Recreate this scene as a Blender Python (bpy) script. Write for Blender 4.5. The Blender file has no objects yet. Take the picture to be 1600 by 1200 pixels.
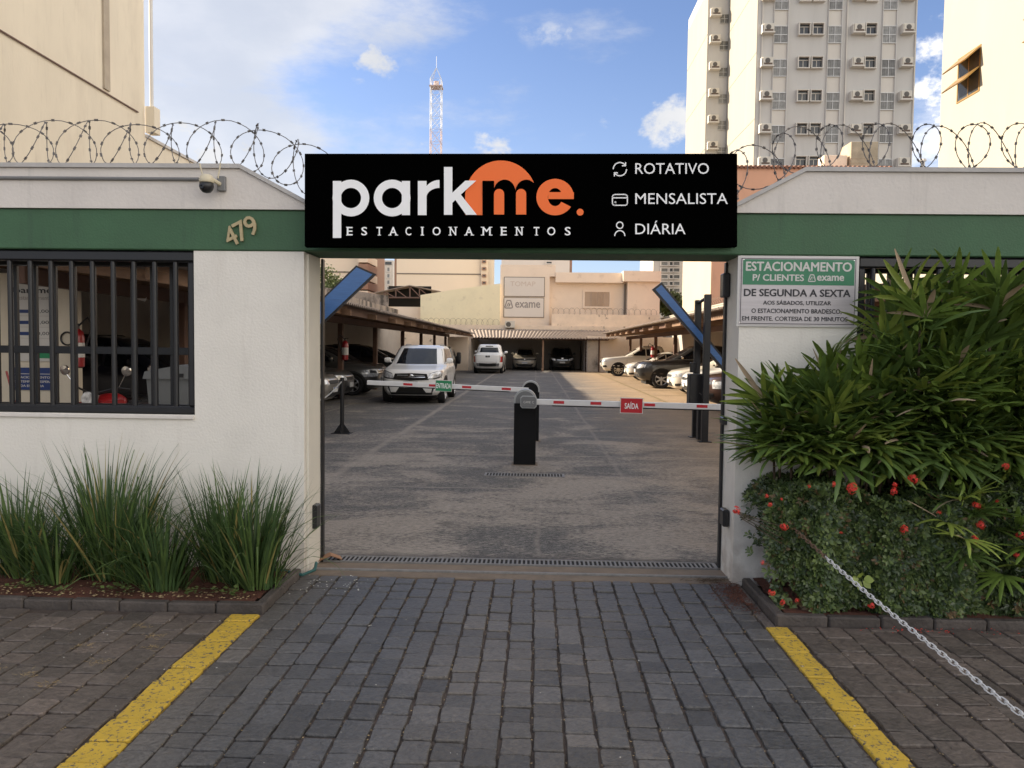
import bpy, bmesh, math, random
from mathutils import Vector, Matrix
R = math.radians
rnd = random.Random(7)
scene = bpy.context.scene
col = bpy.context.collection

# ------------------------------------------------------------------ camera
CAMH, FPX = 1.6, 1200.0
psi, th, rho = R(1.7), R(2.72), R(0.7)
fw = Vector((-math.sin(psi)*math.cos(th), math.cos(psi)*math.cos(th), -math.sin(th)))
r0 = Vector((math.cos(psi), math.sin(psi), 0)); u0 = r0.cross(fw)
RT = r0*math.cos(rho)+u0*math.sin(rho); UP = -r0*math.sin(rho)+u0*math.cos(rho)
cam_d = bpy.data.cameras.new('camera'); cam = bpy.data.objects.new('camera', cam_d); col.objects.link(cam)
M = Matrix((RT, UP, -fw)).transposed().to_4x4(); M.translation = (0, 0, CAMH)
cam.matrix_world = M
cam_d.sensor_width = 36; cam_d.lens = 36*FPX/1600; cam_d.clip_start = 0.05; cam_d.clip_end = 2000
scene.camera = cam

# ------------------------------------------------------------------ sky, sun, exposure
SUN_EL, SUN_AZ = R(23), R(287)          # azimuth clockwise from +Y
sd = Vector((math.sin(SUN_AZ)*math.cos(SUN_EL), math.cos(SUN_AZ)*math.cos(SUN_EL), math.sin(SUN_EL)))
SKY_STRENGTH, SUN_STRENGTH, EXPOSURE = 0.08, 3.4, 1.77
scene.view_settings.view_transform = 'Standard'
try: scene.view_settings.look = 'None'
except Exception: pass
scene.view_settings.exposure = EXPOSURE; scene.view_settings.gamma = 1; scene.view_settings.use_curve_mapping = False
world = bpy.data.worlds.new('World'); scene.world = world; world.use_nodes = True
def at_dir(px, py):
    return (fw + RT*(px-800)/FPX - UP*(py-600)/FPX).normalized()
def build_world():
    nt = world.node_tree; nt.nodes.clear(); N = nt.nodes.new; L = nt.links.new
    out = N('ShaderNodeOutputWorld'); bg = N('ShaderNodeBackground'); bg.inputs['Strength'].default_value = SKY_STRENGTH
    L(bg.outputs[0], out.inputs[0])
    sky = N('ShaderNodeTexSky'); sky.sky_type = 'NISHITA'; sky.sun_disc = False
    sky.sun_elevation = SUN_EL; sky.sun_rotation = SUN_AZ
    sky.air_density = 1.0; sky.dust_density = 0.6; sky.ozone_density = 1.6
    tc = N('ShaderNodeTexCoord')
    def noise(scale, detail, zs=2.2, off=0.0, rough=0.55):
        mp = N('ShaderNodeMapping'); mp.inputs['Scale'].default_value = (1, 1, zs); mp.inputs['Location'].default_value = (off, off*.7, off*.3)
        L(tc.outputs['Generated'], mp.inputs[0])
        n = N('ShaderNodeTexNoise'); n.inputs['Scale'].default_value = scale; n.inputs['Detail'].default_value = detail
        n.inputs['Roughness'].default_value = rough
        L(mp.outputs[0], n.inputs['Vector']); return n.outputs['Fac']
    def math_(op, a, b=None, c=None, clamp=False):
        m = N('ShaderNodeMath'); m.operation = op; m.use_clamp = clamp
        for i, x in enumerate((a, b, c)):
            if x is None: continue
            if isinstance(x, (int, float)): m.inputs[i].default_value = x
            else: L(x, m.inputs[i])
        return m.outputs[0]
    def ramp(v, lo, hi):
        m = N('ShaderNodeMapRange'); m.interpolation_type = 'SMOOTHSTEP'
        m.inputs['From Min'].default_value = lo; m.inputs['From Max'].default_value = hi
        L(v, m.inputs['Value']); return m.outputs[0]
    def blob(px, py, rad, zs=1.0):
        d = at_dir(px, py)
        s = N('ShaderNodeVectorMath'); s.operation = 'SUBTRACT'; L(tc.outputs['Generated'], s.inputs[0]); s.inputs[1].default_value = d
        k = N('ShaderNodeVectorMath'); k.operation = 'MULTIPLY'; L(s.outputs[0], k.inputs[0]); k.inputs[1].default_value = (1, 1, zs)
        ln = N('ShaderNodeVectorMath'); ln.operation = 'LENGTH'; L(k.outputs[0], ln.inputs[0])
        m = N('ShaderNodeMapRange'); m.interpolation_type = 'SMOOTHSTEP'
        m.inputs['From Min'].default_value = rad; m.inputs['From Max'].default_value = 0
        L(ln.outputs['Value'], m.inputs['Value']); return m.outputs[0]
    # soft high veil
    veil_n = noise(3.2, 8, 2.6, 3.1, 0.62)
    veil = math_('ADD', math_('MULTIPLY', blob(330, 190, .34, 1.0), .27), math_('MULTIPLY', blob(120, 20, .5), .18))
    veil = math_('ADD', veil, math_('MULTIPLY', blob(520, 20, .2, 2.0), .2))
    veil = math_('ADD', veil, math_('MULTIPLY', blob(900, 60, .16, 2.6), .11))
    # a blue opening ahead and to the right, cloud cover elsewhere added to light the shade
    gap = math_('MAXIMUM', blob(930, 60, .62, .9), math_('MULTIPLY', blob(640, 150, .32, .9), .8))
    veil = math_('ADD', veil, math_('MULTIPLY', math_('SUBTRACT', 1.0, math_('MULTIPLY', gap, 1.6, None, True)), .34))
    veil_n = math_('ADD', math_('MULTIPLY', math_('SUBTRACT', veil_n, .5), 1.7), .5)
    veil = ramp(math_('ADD', veil, veil_n), .55, 1.0)
    # cumulus
    cum_n = math_('ADD', math_('MULTIPLY', noise(9.0, 9, 1.5, 7.7, 0.6), .5), math_('MULTIPLY', noise(26.0, 8, 1.4, 2.7, 0.62), .5))
    spots = [(590, 98, .045, 1.0, .5), (1045, 190, .062, 1.3, .46), (1500, 150, .14, .8, .36), (950, 180, .05, 1.8, .22), (780, 236, .08, 2.0, .42),
             (690, 240, .07, 2, .3), (330, 60, .10, 1.6, .25), (300, 235, .16, 1.0, .3), (1035, 130, .03, 1.5, .1), (870, 50, .08, 3, .12)]
    acc = None
    for px, py, rad, zs, w in spots:
        b = math_('MULTIPLY', blob(px, py, rad, zs), w)
        acc = b if acc is None else math_('MAXIMUM', acc, b)
    cum_n = math_('ADD', math_('MULTIPLY', math_('SUBTRACT', cum_n, .5), 2.6), .5)
    cum = math_('MULTIPLY', ramp(math_('ADD', math_('MULTIPLY', acc, 1.0), cum_n), .66, 1.02), math_('MULTIPLY', acc, 5.0, None, True))
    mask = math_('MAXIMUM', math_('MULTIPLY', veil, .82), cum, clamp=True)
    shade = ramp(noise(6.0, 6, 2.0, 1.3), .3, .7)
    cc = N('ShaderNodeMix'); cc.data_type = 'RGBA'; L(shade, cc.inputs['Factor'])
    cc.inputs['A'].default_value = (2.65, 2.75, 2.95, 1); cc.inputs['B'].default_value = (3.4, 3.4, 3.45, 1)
    # air lightens towards the horizon
    sep = N('ShaderNodeSeparateXYZ'); L(tc.outputs['Generated'], sep.inputs[0])
    hz = ramp(sep.outputs['Z'], .42, .0)
    hm = N('ShaderNodeMix'); hm.data_type = 'RGBA'; L(math_('MULTIPLY', hz, .35), hm.inputs['Factor'])
    tint = N('ShaderNodeMix'); tint.data_type = 'RGBA'; tint.blend_type = 'MULTIPLY'; tint.inputs['Factor'].default_value = 1
    L(sky.outputs[0], tint.inputs['A']); tint.inputs['B'].default_value = (.64, .64, .76, 1)
    L(tint.outputs['Result'], hm.inputs['A']); hm.inputs['B'].default_value = (2.15, 2.55, 3.35, 1)
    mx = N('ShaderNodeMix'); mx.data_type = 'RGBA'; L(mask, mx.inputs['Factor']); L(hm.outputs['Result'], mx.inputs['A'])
    # warm, much brighter cloud away from the sun, added as fill for shaded walls
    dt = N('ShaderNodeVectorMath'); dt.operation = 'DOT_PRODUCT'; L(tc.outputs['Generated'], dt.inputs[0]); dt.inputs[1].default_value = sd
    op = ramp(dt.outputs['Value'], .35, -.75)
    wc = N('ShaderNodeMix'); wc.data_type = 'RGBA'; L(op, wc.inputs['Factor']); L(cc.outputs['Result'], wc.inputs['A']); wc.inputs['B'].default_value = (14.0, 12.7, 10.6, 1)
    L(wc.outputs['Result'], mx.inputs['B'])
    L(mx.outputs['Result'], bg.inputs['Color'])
build_world()
sl = bpy.data.lights.new('sun', 'SUN'); sl.energy = SUN_STRENGTH; sl.angle = R(0.6); sl.color = (1.0, .86, .66)
so = bpy.data.objects.new('sun', sl); col.objects.link(so); so.rotation_euler = sd.to_track_quat('Z', 'Y').to_euler()

# ------------------------------------------------------------------ helpers
def PY(px, py, y):
    d = fw + RT*(px-800)/FPX - UP*(py-600)/FPX; t = y/d.y
    return Vector((d.x*t, y, CAMH+d.z*t))
def PX(px, py, x):
    d = fw + RT*(px-800)/FPX - UP*(py-600)/FPX; t = x/d.x
    return Vector((x, d.y*t, CAMH+d.z*t))

class MB:
    def __init__(s): s.v = []; s.f = []; s.m = []
    def add(s, vs, fs, mi=0):
        o = len(s.v); s.v += [tuple(v) for v in vs]; s.f += [tuple(i+o for i in f) for f in fs]; s.m += [mi]*len(fs); return o
    def mark(s): return len(s.v)
    def xf(s, o, Mx):
        for i in range(o, len(s.v)): s.v[i] = tuple(Mx @ Vector(s.v[i]))
    def box(s, x0, x1, y0, y1, z0, z1, b=0.0, mi=0):
        if b <= 0:
            vs = [(x, y, z) for z in (z0, z1) for y in (y0, y1) for x in (x0, x1)]
            return s.add(vs, [(0,2,3,1),(4,5,7,6),(0,1,5,4),(2,6,7,3),(0,4,6,2),(1,3,7,5)], mi)
        vs = []; idx = {}
        for sx in (0, 1):
            for sy in (0, 1):
                for sz in (0, 1):
                    x, y, z = (x0, x1)[sx], (y0, y1)[sy], (z0, z1)[sz]
                    dx, dy, dz = (b, -b)[sx], (b, -b)[sy], (b, -b)[sz]
                    idx[sx,sy,sz,0] = len(vs); vs.append((x, y+dy, z+dz))
                    idx[sx,sy,sz,1] = len(vs); vs.append((x+dx, y, z+dz))
                    idx[sx,sy,sz,2] = len(vs); vs.append((x+dx, y+dy, z))
        g = lambda *k: idx[k]
        fs = []
        for a in (0, 1):
            q = [g(a,0,0,0), g(a,1,0,0), g(a,1,1,0), g(a,0,1,0)]; fs.append(q if a else q[::-1])
            q = [g(0,a,0,1), g(0,a,1,1), g(1,a,1,1), g(1,a,0,1)]; fs.append(q if a else q[::-1])
            q = [g(0,0,a,2), g(1,0,a,2), g(1,1,a,2), g(0,1,a,2)]; fs.append(q if a else q[::-1])
        for a in (0, 1):
            for c in (0, 1):
                fs.append([g(0,a,c,1), g(1,a,c,1), g(1,a,c,2), g(0,a,c,2)])
                fs.append([g(a,0,c,0), g(a,1,c,0), g(a,1,c,2), g(a,0,c,2)])
                fs.append([g(a,c,0,0), g(a,c,1,0), g(a,c,1,1), g(a,c,0,1)])
                for d in (0, 1): pass
        for sx in (0, 1):
            for sy in (0, 1):
                for sz in (0, 1): fs.append([g(sx,sy,sz,0), g(sx,sy,sz,1), g(sx,sy,sz,2)])
        return s.add(vs, fs, mi)
    def tube(s, pts, r, n=8, closed=False, cap=True, mi=0):
        pts = [Vector(p) for p in pts]; m = len(pts); vs = []; prev = None
        for i, p in enumerate(pts):
            if closed: t = pts[(i+1) % m]-pts[i-1]
            else: t = pts[min(i+1, m-1)]-pts[max(i-1, 0)]
            t.normalize()
            if prev is None:
                a = Vector((0, 0, 1)) if abs(t.z) < .9 else Vector((1, 0, 0)); nrm = t.cross(a).normalized()
            else:
                nrm = (prev - t*prev.dot(t)); nrm = nrm.normalized() if nrm.length > 1e-6 else t.orthogonal().normalized()
            prev = nrm; bn = t.cross(nrm); rr = r[i] if isinstance(r, (list, tuple)) else r
            for k in range(n):
                a = 2*math.pi*k/n; vs.append(p+nrm*(rr*math.cos(a))+bn*(rr*math.sin(a)))
        fs = []
        for i in range(m if closed else m-1):
            j = (i+1) % m
            for k in range(n): fs.append((i*n+k, i*n+(k+1) % n, j*n+(k+1) % n, j*n+k))
        if cap and not closed: fs += [tuple(range(n))[::-1], tuple((m-1)*n+k for k in range(n))]
        return s.add(vs, fs, mi)
    def lathe(s, prof, n=16, mi=0, cap=True):   # (r,z) about z
        vs = []; fs = []
        for r, z in prof:
            for k in range(n):
                a = 2*math.pi*k/n; vs.append((r*math.cos(a), r*math.sin(a), z))
        for i in range(len(prof)-1):
            for k in range(n): fs.append((i*n+k, i*n+(k+1) % n, (i+1)*n+(k+1) % n, (i+1)*n+k))
        if cap: fs += [tuple(range(n))[::-1], tuple((len(prof)-1)*n+k for k in range(n))]
        return s.add(vs, fs, mi)
    def prism(s, poly, y0, y1, mi=0):           # poly in (x,z), extruded along y
        n = len(poly); vs = [(x, y0, z) for x, z in poly]+[(x, y1, z) for x, z in poly]
        fs = [tuple(range(n)), tuple(range(n, 2*n))[::-1]]+[(k, k+n, (k+1) % n+n, (k+1) % n) for k in range(n)]
        return s.add(vs, fs, mi)
    def mesh(s, name, smooth=False, fix=True):
        me = bpy.data.meshes.new(name); me.from_pydata(s.v, [], s.f)
        if any(s.m): me.polygons.foreach_set('material_index', s.m)
        if fix and len(s.f) < 60000:
            bm = bmesh.new(); bm.from_mesh(me); bmesh.ops.recalc_face_normals(bm, faces=bm.faces); bm.to_mesh(me); bm.free()
        if smooth:
            me.polygons.foreach_set('use_smooth', [True]*len(me.polygons))
            if smooth != 'all': me.set_sharp_from_angle(angle=R(38))
        me.update(); return me

def thing(name, label, cat, loc=(0, 0, 0), rz=0, group=None):
    o = bpy.data.objects.new(name, None); col.objects.link(o); o.location = loc; o.rotation_euler = (0, 0, rz)
    o.empty_display_size = .2; o['label'] = label; o['category'] = cat
    if group: o['group'] = group
    return o
def part(name, mb, m, parent=None, smooth=False, world=False, label=None, stuff=False, fix=True, **kw):
    if world and parent is not None:
        l = parent.location
        mb.v = [(v[0]-l.x, v[1]-l.y, v[2]-l.z) for v in mb.v]
    me = mb.mesh(name, smooth, fix) if isinstance(mb, MB) else mb
    o = bpy.data.objects.new(name, me); col.objects.link(o); o.parent = parent
    if not me.materials:
        for x in (m if isinstance(m, (list, tuple)) else [m]): me.materials.append(x)
    if label: o['label'] = label
    if stuff: o['kind'] = 'stuff'
    return o
def tag(o, label, cat, group=None):
    o['label'] = label; o['category'] = cat
    if group: o['group'] = group
    return o
def struct(name, mb, m, smooth=False, **kw):
    o = part(name, mb, m, None, smooth, **kw); o['kind'] = 'structure'; return o
def stext(parent, name=None): pass
def copy_tree(o, parent=None):
    c = o.copy(); col.objects.link(c); c.parent = parent
    for ch in list(o.children): copy_tree(ch, c)
    return c

_tc = {}
def text_mesh(body, w=None, h=None, bold=0.0, extrude=.001, spacing=1.0, align='CENTER', shear=0):
    cu = bpy.data.curves.new('lettering', 'FONT'); cu.body = body; cu.size = 1; cu.extrude = 0
    cu.space_character = spacing; cu.shear = shear; cu.resolution_u = 3
    ob = bpy.data.objects.new('lettering_tmp', cu); col.objects.link(ob)
    dg = bpy.context.evaluated_depsgraph_get(); me = bpy.data.meshes.new_from_object(ob.evaluated_get(dg))
    bpy.data.objects.remove(ob); bpy.data.curves.remove(cu)
    if bold > 0:                              # heavier strokes: shifted copies in separate thin layers
        bm = bmesh.new(); src = bmesh.new(); src.from_mesh(me)
        for q, (dx, dy) in enumerate(((0, 0), (bold, 0), (-bold, 0), (0, bold*.7), (0, -bold*.7))):
            t_ = src.copy(); bmesh.ops.translate(t_, verts=t_.verts, vec=(dx, dy, q)); m2 = bpy.data.meshes.new('layer'); t_.to_mesh(m2); bm.from_mesh(m2); t_.free(); bpy.data.meshes.remove(m2)
        bm.to_mesh(me); bm.free(); src.free()
    xs = [v.co.x for v in me.vertices]; ys = [v.co.y for v in me.vertices]
    x0, x1, y0, y1 = min(xs), max(xs), min(ys), max(ys)
    kx = w/(x1-x0) if w else (h/(y1-y0)); ky = h/(y1-y0) if h else kx
    for v in me.vertices:
        x = (v.co.x-(x0+x1)/2)*kx; z = (v.co.y-(y0+y1)/2)*ky
        v.co = (x, -round(v.co.z)*.00012, z)   # faces -Y, centred
    if extrude:
        bm = bmesh.new(); bm.from_mesh(me)
        r = bmesh.ops.extrude_face_region(bm, geom=bm.faces[:])
        for g in r['geom']:
            if isinstance(g, bmesh.types.BMVert): g.co.y -= extrude
        bm.to_mesh(me); bm.free()
    me.materials.clear()
    return me
def lettering(body, m, parent, x, y, z, w=None, h=None, name='lettering', rot=None, **kw):
    me = text_mesh(body, w, h, **kw)
    o = part(name, me, m, parent); o.location = (x, y, z)
    if rot: o.rotation_euler = rot
    return o

# ------------------------------------------------------------------ materials
def new_mat(name):
    m = bpy.data.materials.new(name); m.use_nodes = True; return m, m.node_tree, m.node_tree.nodes['Principled BSDF']
def lin(c):
    return tuple(((x/255)/12.92 if x/255 <= .04045 else ((x/255+.055)/1.055)**2.4) for x in c)
def mat(name, c, rough=.6, metal=0.0, var=.12, scale=3.0, bump=0.0, bscale=40.0, objrand=0.0, c2=None, coat=0.0, spec=.5,
        stain=None, stain_scale=1.0, stain_amt=.5, stain_lo=.55, stain_hi=.75, dist=0.0, tracks=None, stretch=(1, 1, 1), emit=None, rvar=.1, trans=None):
    m, nt, p = new_mat(name); N = nt.nodes.new; L = nt.links.new
    p.inputs['Roughness'].default_value = rough; p.inputs['Metallic'].default_value = metal
    p.inputs['Specular IOR Level'].default_value = spec; p.inputs['Coat Weight'].default_value = coat; p.inputs['Coat Roughness'].default_value = .05
    tc = N('ShaderNodeTexCoord'); oi = N('ShaderNodeObjectInfo')
    vec = tc.outputs['Object']
    if objrand:
        a = N('ShaderNodeVectorMath'); a.operation = 'ADD'; sc_ = N('ShaderNodeVectorMath'); sc_.operation = 'SCALE'
        cmb = N('ShaderNodeCombineXYZ')
        for i in range(3): L(oi.outputs['Random'], cmb.inputs[i])
        L(cmb.outputs[0], sc_.inputs[0]); sc_.inputs['Scale'].default_value = 37.0
        L(vec, a.inputs[0]); L(sc_.outputs[0], a.inputs[1]); vec = a.outputs[0]
    mp = N('ShaderNodeMapping'); mp.inputs['Scale'].default_value = stretch; L(vec, mp.inputs[0]); vec = mp.outputs[0]
    n1 = N('ShaderNodeTexNoise'); n1.inputs['Scale'].default_value = scale; n1.inputs['Detail'].default_value = 6; n1.inputs['Roughness'].default_value = .6; n1.inputs['Distortion'].default_value = dist; L(vec, n1.inputs['Vector'])
    mr = N('ShaderNodeMapRange'); mr.inputs['From Min'].default_value = .3; mr.inputs['From Max'].default_value = .7
    mr.inputs['To Min'].default_value = 1-var; mr.inputs['To Max'].default_value = 1+var; L(n1.outputs['Fac'], mr.inputs['Value'])
    val = mr.outputs[0]
    if objrand:
        m2 = N('ShaderNodeMapRange'); m2.inputs['To Min'].default_value = 1-objrand; m2.inputs['To Max'].default_value = 1+objrand; L(oi.outputs['Random'], m2.inputs['Value'])
        mm = N('ShaderNodeMath'); mm.operation = 'MULTIPLY'; L(val, mm.inputs[0]); L(m2.outputs[0], mm.inputs[1]); val = mm.outputs[0]
    sc2 = N('ShaderNodeVectorMath'); sc2.operation = 'SCALE'; sc2.inputs[0].default_value = c[:3]; L(val, sc2.inputs['Scale'])
    colr = sc2.outputs[0]
    if c2:
        wn = N('ShaderNodeTexWhiteNoise'); wn.noise_dimensions = '1D'; L(oi.outputs['Random'], wn.inputs['W'])
        hm_ = N('ShaderNodeMix'); hm_.data_type = 'RGBA'; L(wn.outputs['Value'], hm_.inputs['Factor']); hm_.inputs['A'].default_value = (*c, 1); hm_.inputs['B'].default_value = (*c2, 1)
        res = hm_.outputs['Result']
        if tracks:                                   # stones polished blue-grey in the two wheel tracks
            gp = N('ShaderNodeNewGeometry'); sx = N('ShaderNodeSeparateXYZ'); L(gp.outputs['Position'], sx.inputs[0]); last = None
            for x_ in (-.98, .92):
                a_ = N('ShaderNodeMath'); a_.operation = 'SUBTRACT'; L(sx.outputs['X'], a_.inputs[0]); a_.inputs[1].default_value = x_
                b_ = N('ShaderNodeMath'); b_.operation = 'ABSOLUTE'; L(a_.outputs[0], b_.inputs[0])
                c_ = N('ShaderNodeMapRange'); c_.inputs['From Min'].default_value = .62; c_.inputs['From Max'].default_value = .22; L(b_.outputs[0], c_.inputs['Value'])
                if last is None: last = c_.outputs[0]
                else:
                    d_ = N('ShaderNodeMath'); d_.operation = 'MAXIMUM'; L(last, d_.inputs[0]); L(c_.outputs[0], d_.inputs[1]); last = d_.outputs[0]
            e_ = N('ShaderNodeMix'); e_.data_type = 'RGBA'; L(last, e_.inputs['Factor']); L(res, e_.inputs['A']); e_.inputs['B'].default_value = (*tracks, 1); res = e_.outputs['Result']
        L(res, sc2.inputs[0])
    if stain:
        n2 = N('ShaderNodeTexNoise'); n2.inputs['Scale'].default_value = stain_scale; n2.inputs['Detail'].default_value = 8; n2.inputs['Roughness'].default_value = .65; n2.inputs['Distortion'].default_value = dist*1.5; L(vec, n2.inputs['Vector'])
        r2 = N('ShaderNodeMapRange'); r2.inputs['From Min'].default_value = stain_lo; r2.inputs['From Max'].default_value = stain_hi; r2.inputs['To Max'].default_value = stain_amt; L(n2.outputs['Fac'], r2.inputs['Value'])
        mx = N('ShaderNodeMix'); mx.data_type = 'RGBA'; L(r2.outputs[0], mx.inputs['Factor']); L(colr, mx.inputs['A']); mx.inputs['B'].default_value = (*stain, 1); colr = mx.outputs['Result']
    L(colr, p.inputs['Base Color'])
    if rvar:
        r3 = N('ShaderNodeMapRange'); r3.inputs['To Min'].default_value = max(0, rough-rvar); r3.inputs['To Max'].default_value = min(1, rough+rvar); L(n1.outputs['Fac'], r3.inputs['Value']); L(r3.outputs[0], p.inputs['Roughness'])
    if bump:
        n3 = N('ShaderNodeTexNoise'); n3.inputs['Scale'].default_value = bscale; n3.inputs['Detail'].default_value = 5; L(vec, n3.inputs['Vector'])
        b = N('ShaderNodeBump'); b.inputs['Strength'].default_value = bump; b.inputs['Distance'].default_value = .01; L(n3.outputs['Fac'], b.inputs['Height']); L(b.outputs[0], p.inputs['Normal'])
    if emit: p.inputs['Emission Color'].default_value = (*c[:3], 1); p.inputs['Emission Strength'].default_value = emit
    if trans:
        tr = N('ShaderNodeBsdfTranslucent'); L(colr, tr.inputs['Color']); ms = N('ShaderNodeMixShader'); ms.inputs[0].default_value = trans
        out = nt.nodes['Material Output']; L(p.outputs[0], ms.inputs[1]); L(tr.outputs[0], ms.inputs[2]); L(ms.outputs[0], out.inputs[0])
    return m
Mt = {}
Mt['white_wall'] = mat('white_stucco', (.79, .75, .68), .85, var=.035, scale=2.2, bump=.35, bscale=60, stain=(.50, .47, .42), stain_scale=1.3, stain_amt=.38, stain_lo=.52, stain_hi=.8)
Mt['white_trim'] = mat('parapet_paint', (.70, .65, .60), .8, var=.05, scale=3, bump=.3, bscale=40, stain=(.35, .33, .3), stain_scale=5, stain_amt=.25, stain_lo=.62, stain_hi=.75)
Mt['reveal'] = mat('cream_reveal_paint', (.68, .64, .56), .8, var=.05, scale=3, bump=.2)
Mt['green'] = mat('green_paint', (.052, .125, .062), .65, var=.12, scale=2.5, bump=.3, bscale=70, stain=(.015, .035, .02), stain_scale=26, stain_amt=.85, stain_lo=.68, stain_hi=.74)
Mt['black_metal'] = mat('black_painted_steel', (.012, .012, .014), .38, var=.2, scale=6, bump=.05, bscale=90, spec=.5)
Mt['black_matte'] = mat('black_sign_face', (.001, .001, .001), .9, var=.0, spec=.0, rvar=0)
Mt['white_print'] = mat('white_vinyl', (.92, .92, .92), .5, var=.0, rvar=0)
Mt['orange_print'] = mat('orange_vinyl', (.95, .165, .018), .5, var=.0, rvar=0)
Mt['brass'] = mat('aged_brass', (.46, .37, .21), .45, metal=.3, var=.15, scale=30)
def add_dirt(m, zlo, zhi, amt, colr, streak=.35):
    nt = m.node_tree; N = nt.nodes.new; L = nt.links.new; p = nt.nodes['Principled BSDF']; src = p.inputs['Base Color'].links[0].from_socket
    g_ = N('ShaderNodeNewGeometry'); sp = N('ShaderNodeSeparateXYZ'); L(g_.outputs['Position'], sp.inputs[0])
    mp = N('ShaderNodeMapping'); mp.inputs['Scale'].default_value = (9, 9, .9); L(g_.outputs['Position'], mp.inputs[0])
    n = N('ShaderNodeTexNoise'); n.inputs['Scale'].default_value = 1.0; n.inputs['Detail'].default_value = 7; n.inputs['Roughness'].default_value = .65; L(mp.outputs[0], n.inputs['Vector'])
    n2 = N('ShaderNodeTexNoise'); n2.inputs['Scale'].default_value = 9; n2.inputs['Detail'].default_value = 8; L(g_.outputs['Position'], n2.inputs['Vector'])
    a = N('ShaderNodeMapRange'); a.inputs['From Min'].default_value = zhi; a.inputs['From Max'].default_value = zlo; L(sp.outputs['Z'], a.inputs['Value'])
    b = N('ShaderNodeMapRange'); b.inputs['From Min'].default_value = .38; b.inputs['From Max'].default_value = .62; L(n2.outputs['Fac'], b.inputs['Value'])
    c = N('ShaderNodeMath'); c.operation = 'MULTIPLY'; L(a.outputs[0], c.inputs[0]); L(b.outputs[0], c.inputs[1])
    d = N('ShaderNodeMapRange'); d.inputs['From Min'].default_value = .56; d.inputs['From Max'].default_value = .74; d.inputs['To Max'].default_value = streak; L(n.outputs['Fac'], d.inputs['Value'])
    e = N('ShaderNodeMath'); e.operation = 'MULTIPLY'; e.inputs[1].default_value = amt; L(c.outputs[0], e.inputs[0])
    f = N('ShaderNodeMath'); f.operation = 'MAXIMUM'; L(e.outputs[0], f.inputs[0]); L(d.outputs[0], f.inputs[1])
    mx = N('ShaderNodeMix'); mx.data_type = 'RGBA'; L(f.outputs[0], mx.inputs['Factor']); L(src, mx.inputs['A']); mx.inputs['B'].default_value = (*colr, 1); L(mx.outputs['Result'], p.inputs['Base Color'])
Mt['cap'] = mat('cement_cap', (.50, .48, .46), .85, var=.12, scale=4, bump=.4, bscale=30)
Mt['conduit'] = mat('grey_pvc', (.2, .2, .2), .5, var=.1)
Mt['cream_plastic'] = mat('cream_plastic', (.62, .55, .40), .4, var=.04)
Mt['dark_plastic'] = mat('dark_plastic', (.02, .02, .022), .3, var=.1)
Mt['wire'] = mat('galvanised_wire', (.17, .16, .155), .5, metal=.6, var=.25, scale=20)
Mt['wire_far'] = mat('rusty_wire', (.17, .13, .10), .7, metal=.3, var=.25, scale=20)
Mt['soil'] = mat('red_soil', (.105, .038, .022), .95, var=.35, scale=14, bump=1.0, bscale=60)
Mt['sand_joint'] = mat('joint_dirt', (.085, .064, .052), .95, var=.4, scale=12, bump=.6, bscale=120)
Mt['kerb'] = mat('kerb_stone', (.075, .062, .054), .8, var=.25, scale=9, bump=.8, bscale=50, objrand=.2, stain=(.03, .028, .027), stain_scale=5, stain_amt=.7)
Mt['stone_blue'] = mat('blue_grey_basalt', (.104, .096, .088), .55, dist=2.2, tracks=(.088, .086, .086), c2=(.132, .117, .102), var=.34, scale=17, bump=1.0, bscale=38, objrand=.26, stain=(.145, .122, .098), stain_scale=7, stain_amt=.5, stain_lo=.55, stain_hi=.72, rvar=.14)
Mt['stone_brown'] = mat('brown_basalt', (.100, .083, .070), .6, dist=1.8, c2=(.134, .107, .090), var=.38, scale=17, bump=1.0, bscale=38, objrand=.22, stain=(.15, .122, .1), stain_scale=8, stain_amt=.4, rvar=.12)
Mt['cement'] = mat('tan_cement', (.19, .145, .105), .85, var=.2, scale=6, bump=.5, bscale=50, stain=(.08, .06, .05), stain_scale=4, stain_amt=.6)
Mt['steel'] = mat('worn_steel', (.21, .20, .19), .55, metal=.1, var=.2, scale=25)
Mt['pit'] = mat('drain_pit', (.012, .011, .01), .95, var=.3)
Mt['cream_wall'] = mat('cream_render', (.69, .62, .50), .88, var=.05, scale=1.2, bump=.3, bscale=20, stain=(.40, .34, .27), stain_scale=.8, stain_amt=.3, stretch=(1, 1, .45))
Mt['trim_line'] = mat('brown_trim', (.16, .10, .08), .7)
Mt['lit_wall'] = mat('sunlit_white_render', (.37, .345, .29), .9, var=.05, scale=.6, bump=.2, bscale=12, stain=(.55, .47, .36), stain_scale=.5, stain_amt=.35, stretch=(1, 1, .3))
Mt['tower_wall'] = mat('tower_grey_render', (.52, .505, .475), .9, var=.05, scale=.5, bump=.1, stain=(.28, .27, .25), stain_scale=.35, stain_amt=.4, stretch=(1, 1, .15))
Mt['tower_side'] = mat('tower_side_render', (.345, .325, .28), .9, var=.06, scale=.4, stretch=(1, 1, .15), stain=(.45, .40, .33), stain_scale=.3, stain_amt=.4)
Mt['tower_strip'] = mat('tower_spandrel', (.60, .565, .505), .9, var=.06, scale=.5, stretch=(1, 1, .2))
Mt['cabinet'] = mat('black_cabinet_paint', (.006, .006, .007), .6, var=.2, scale=6, spec=.2)
Mt['groove_cream'] = mat('darker_cream', (.40, .34, .27), .9)  # darker cream for the strip on the left building
Mt['groove'] = mat('wall_groove', (.2, .17, .14), .9)
Mt['pink'] = mat('peach_render', (.68, .37, .24), .9, var=.06, scale=.5, stain=(.32, .19, .14), stain_scale=.6, stain_amt=.5, stretch=(1, 1, .35))
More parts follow.
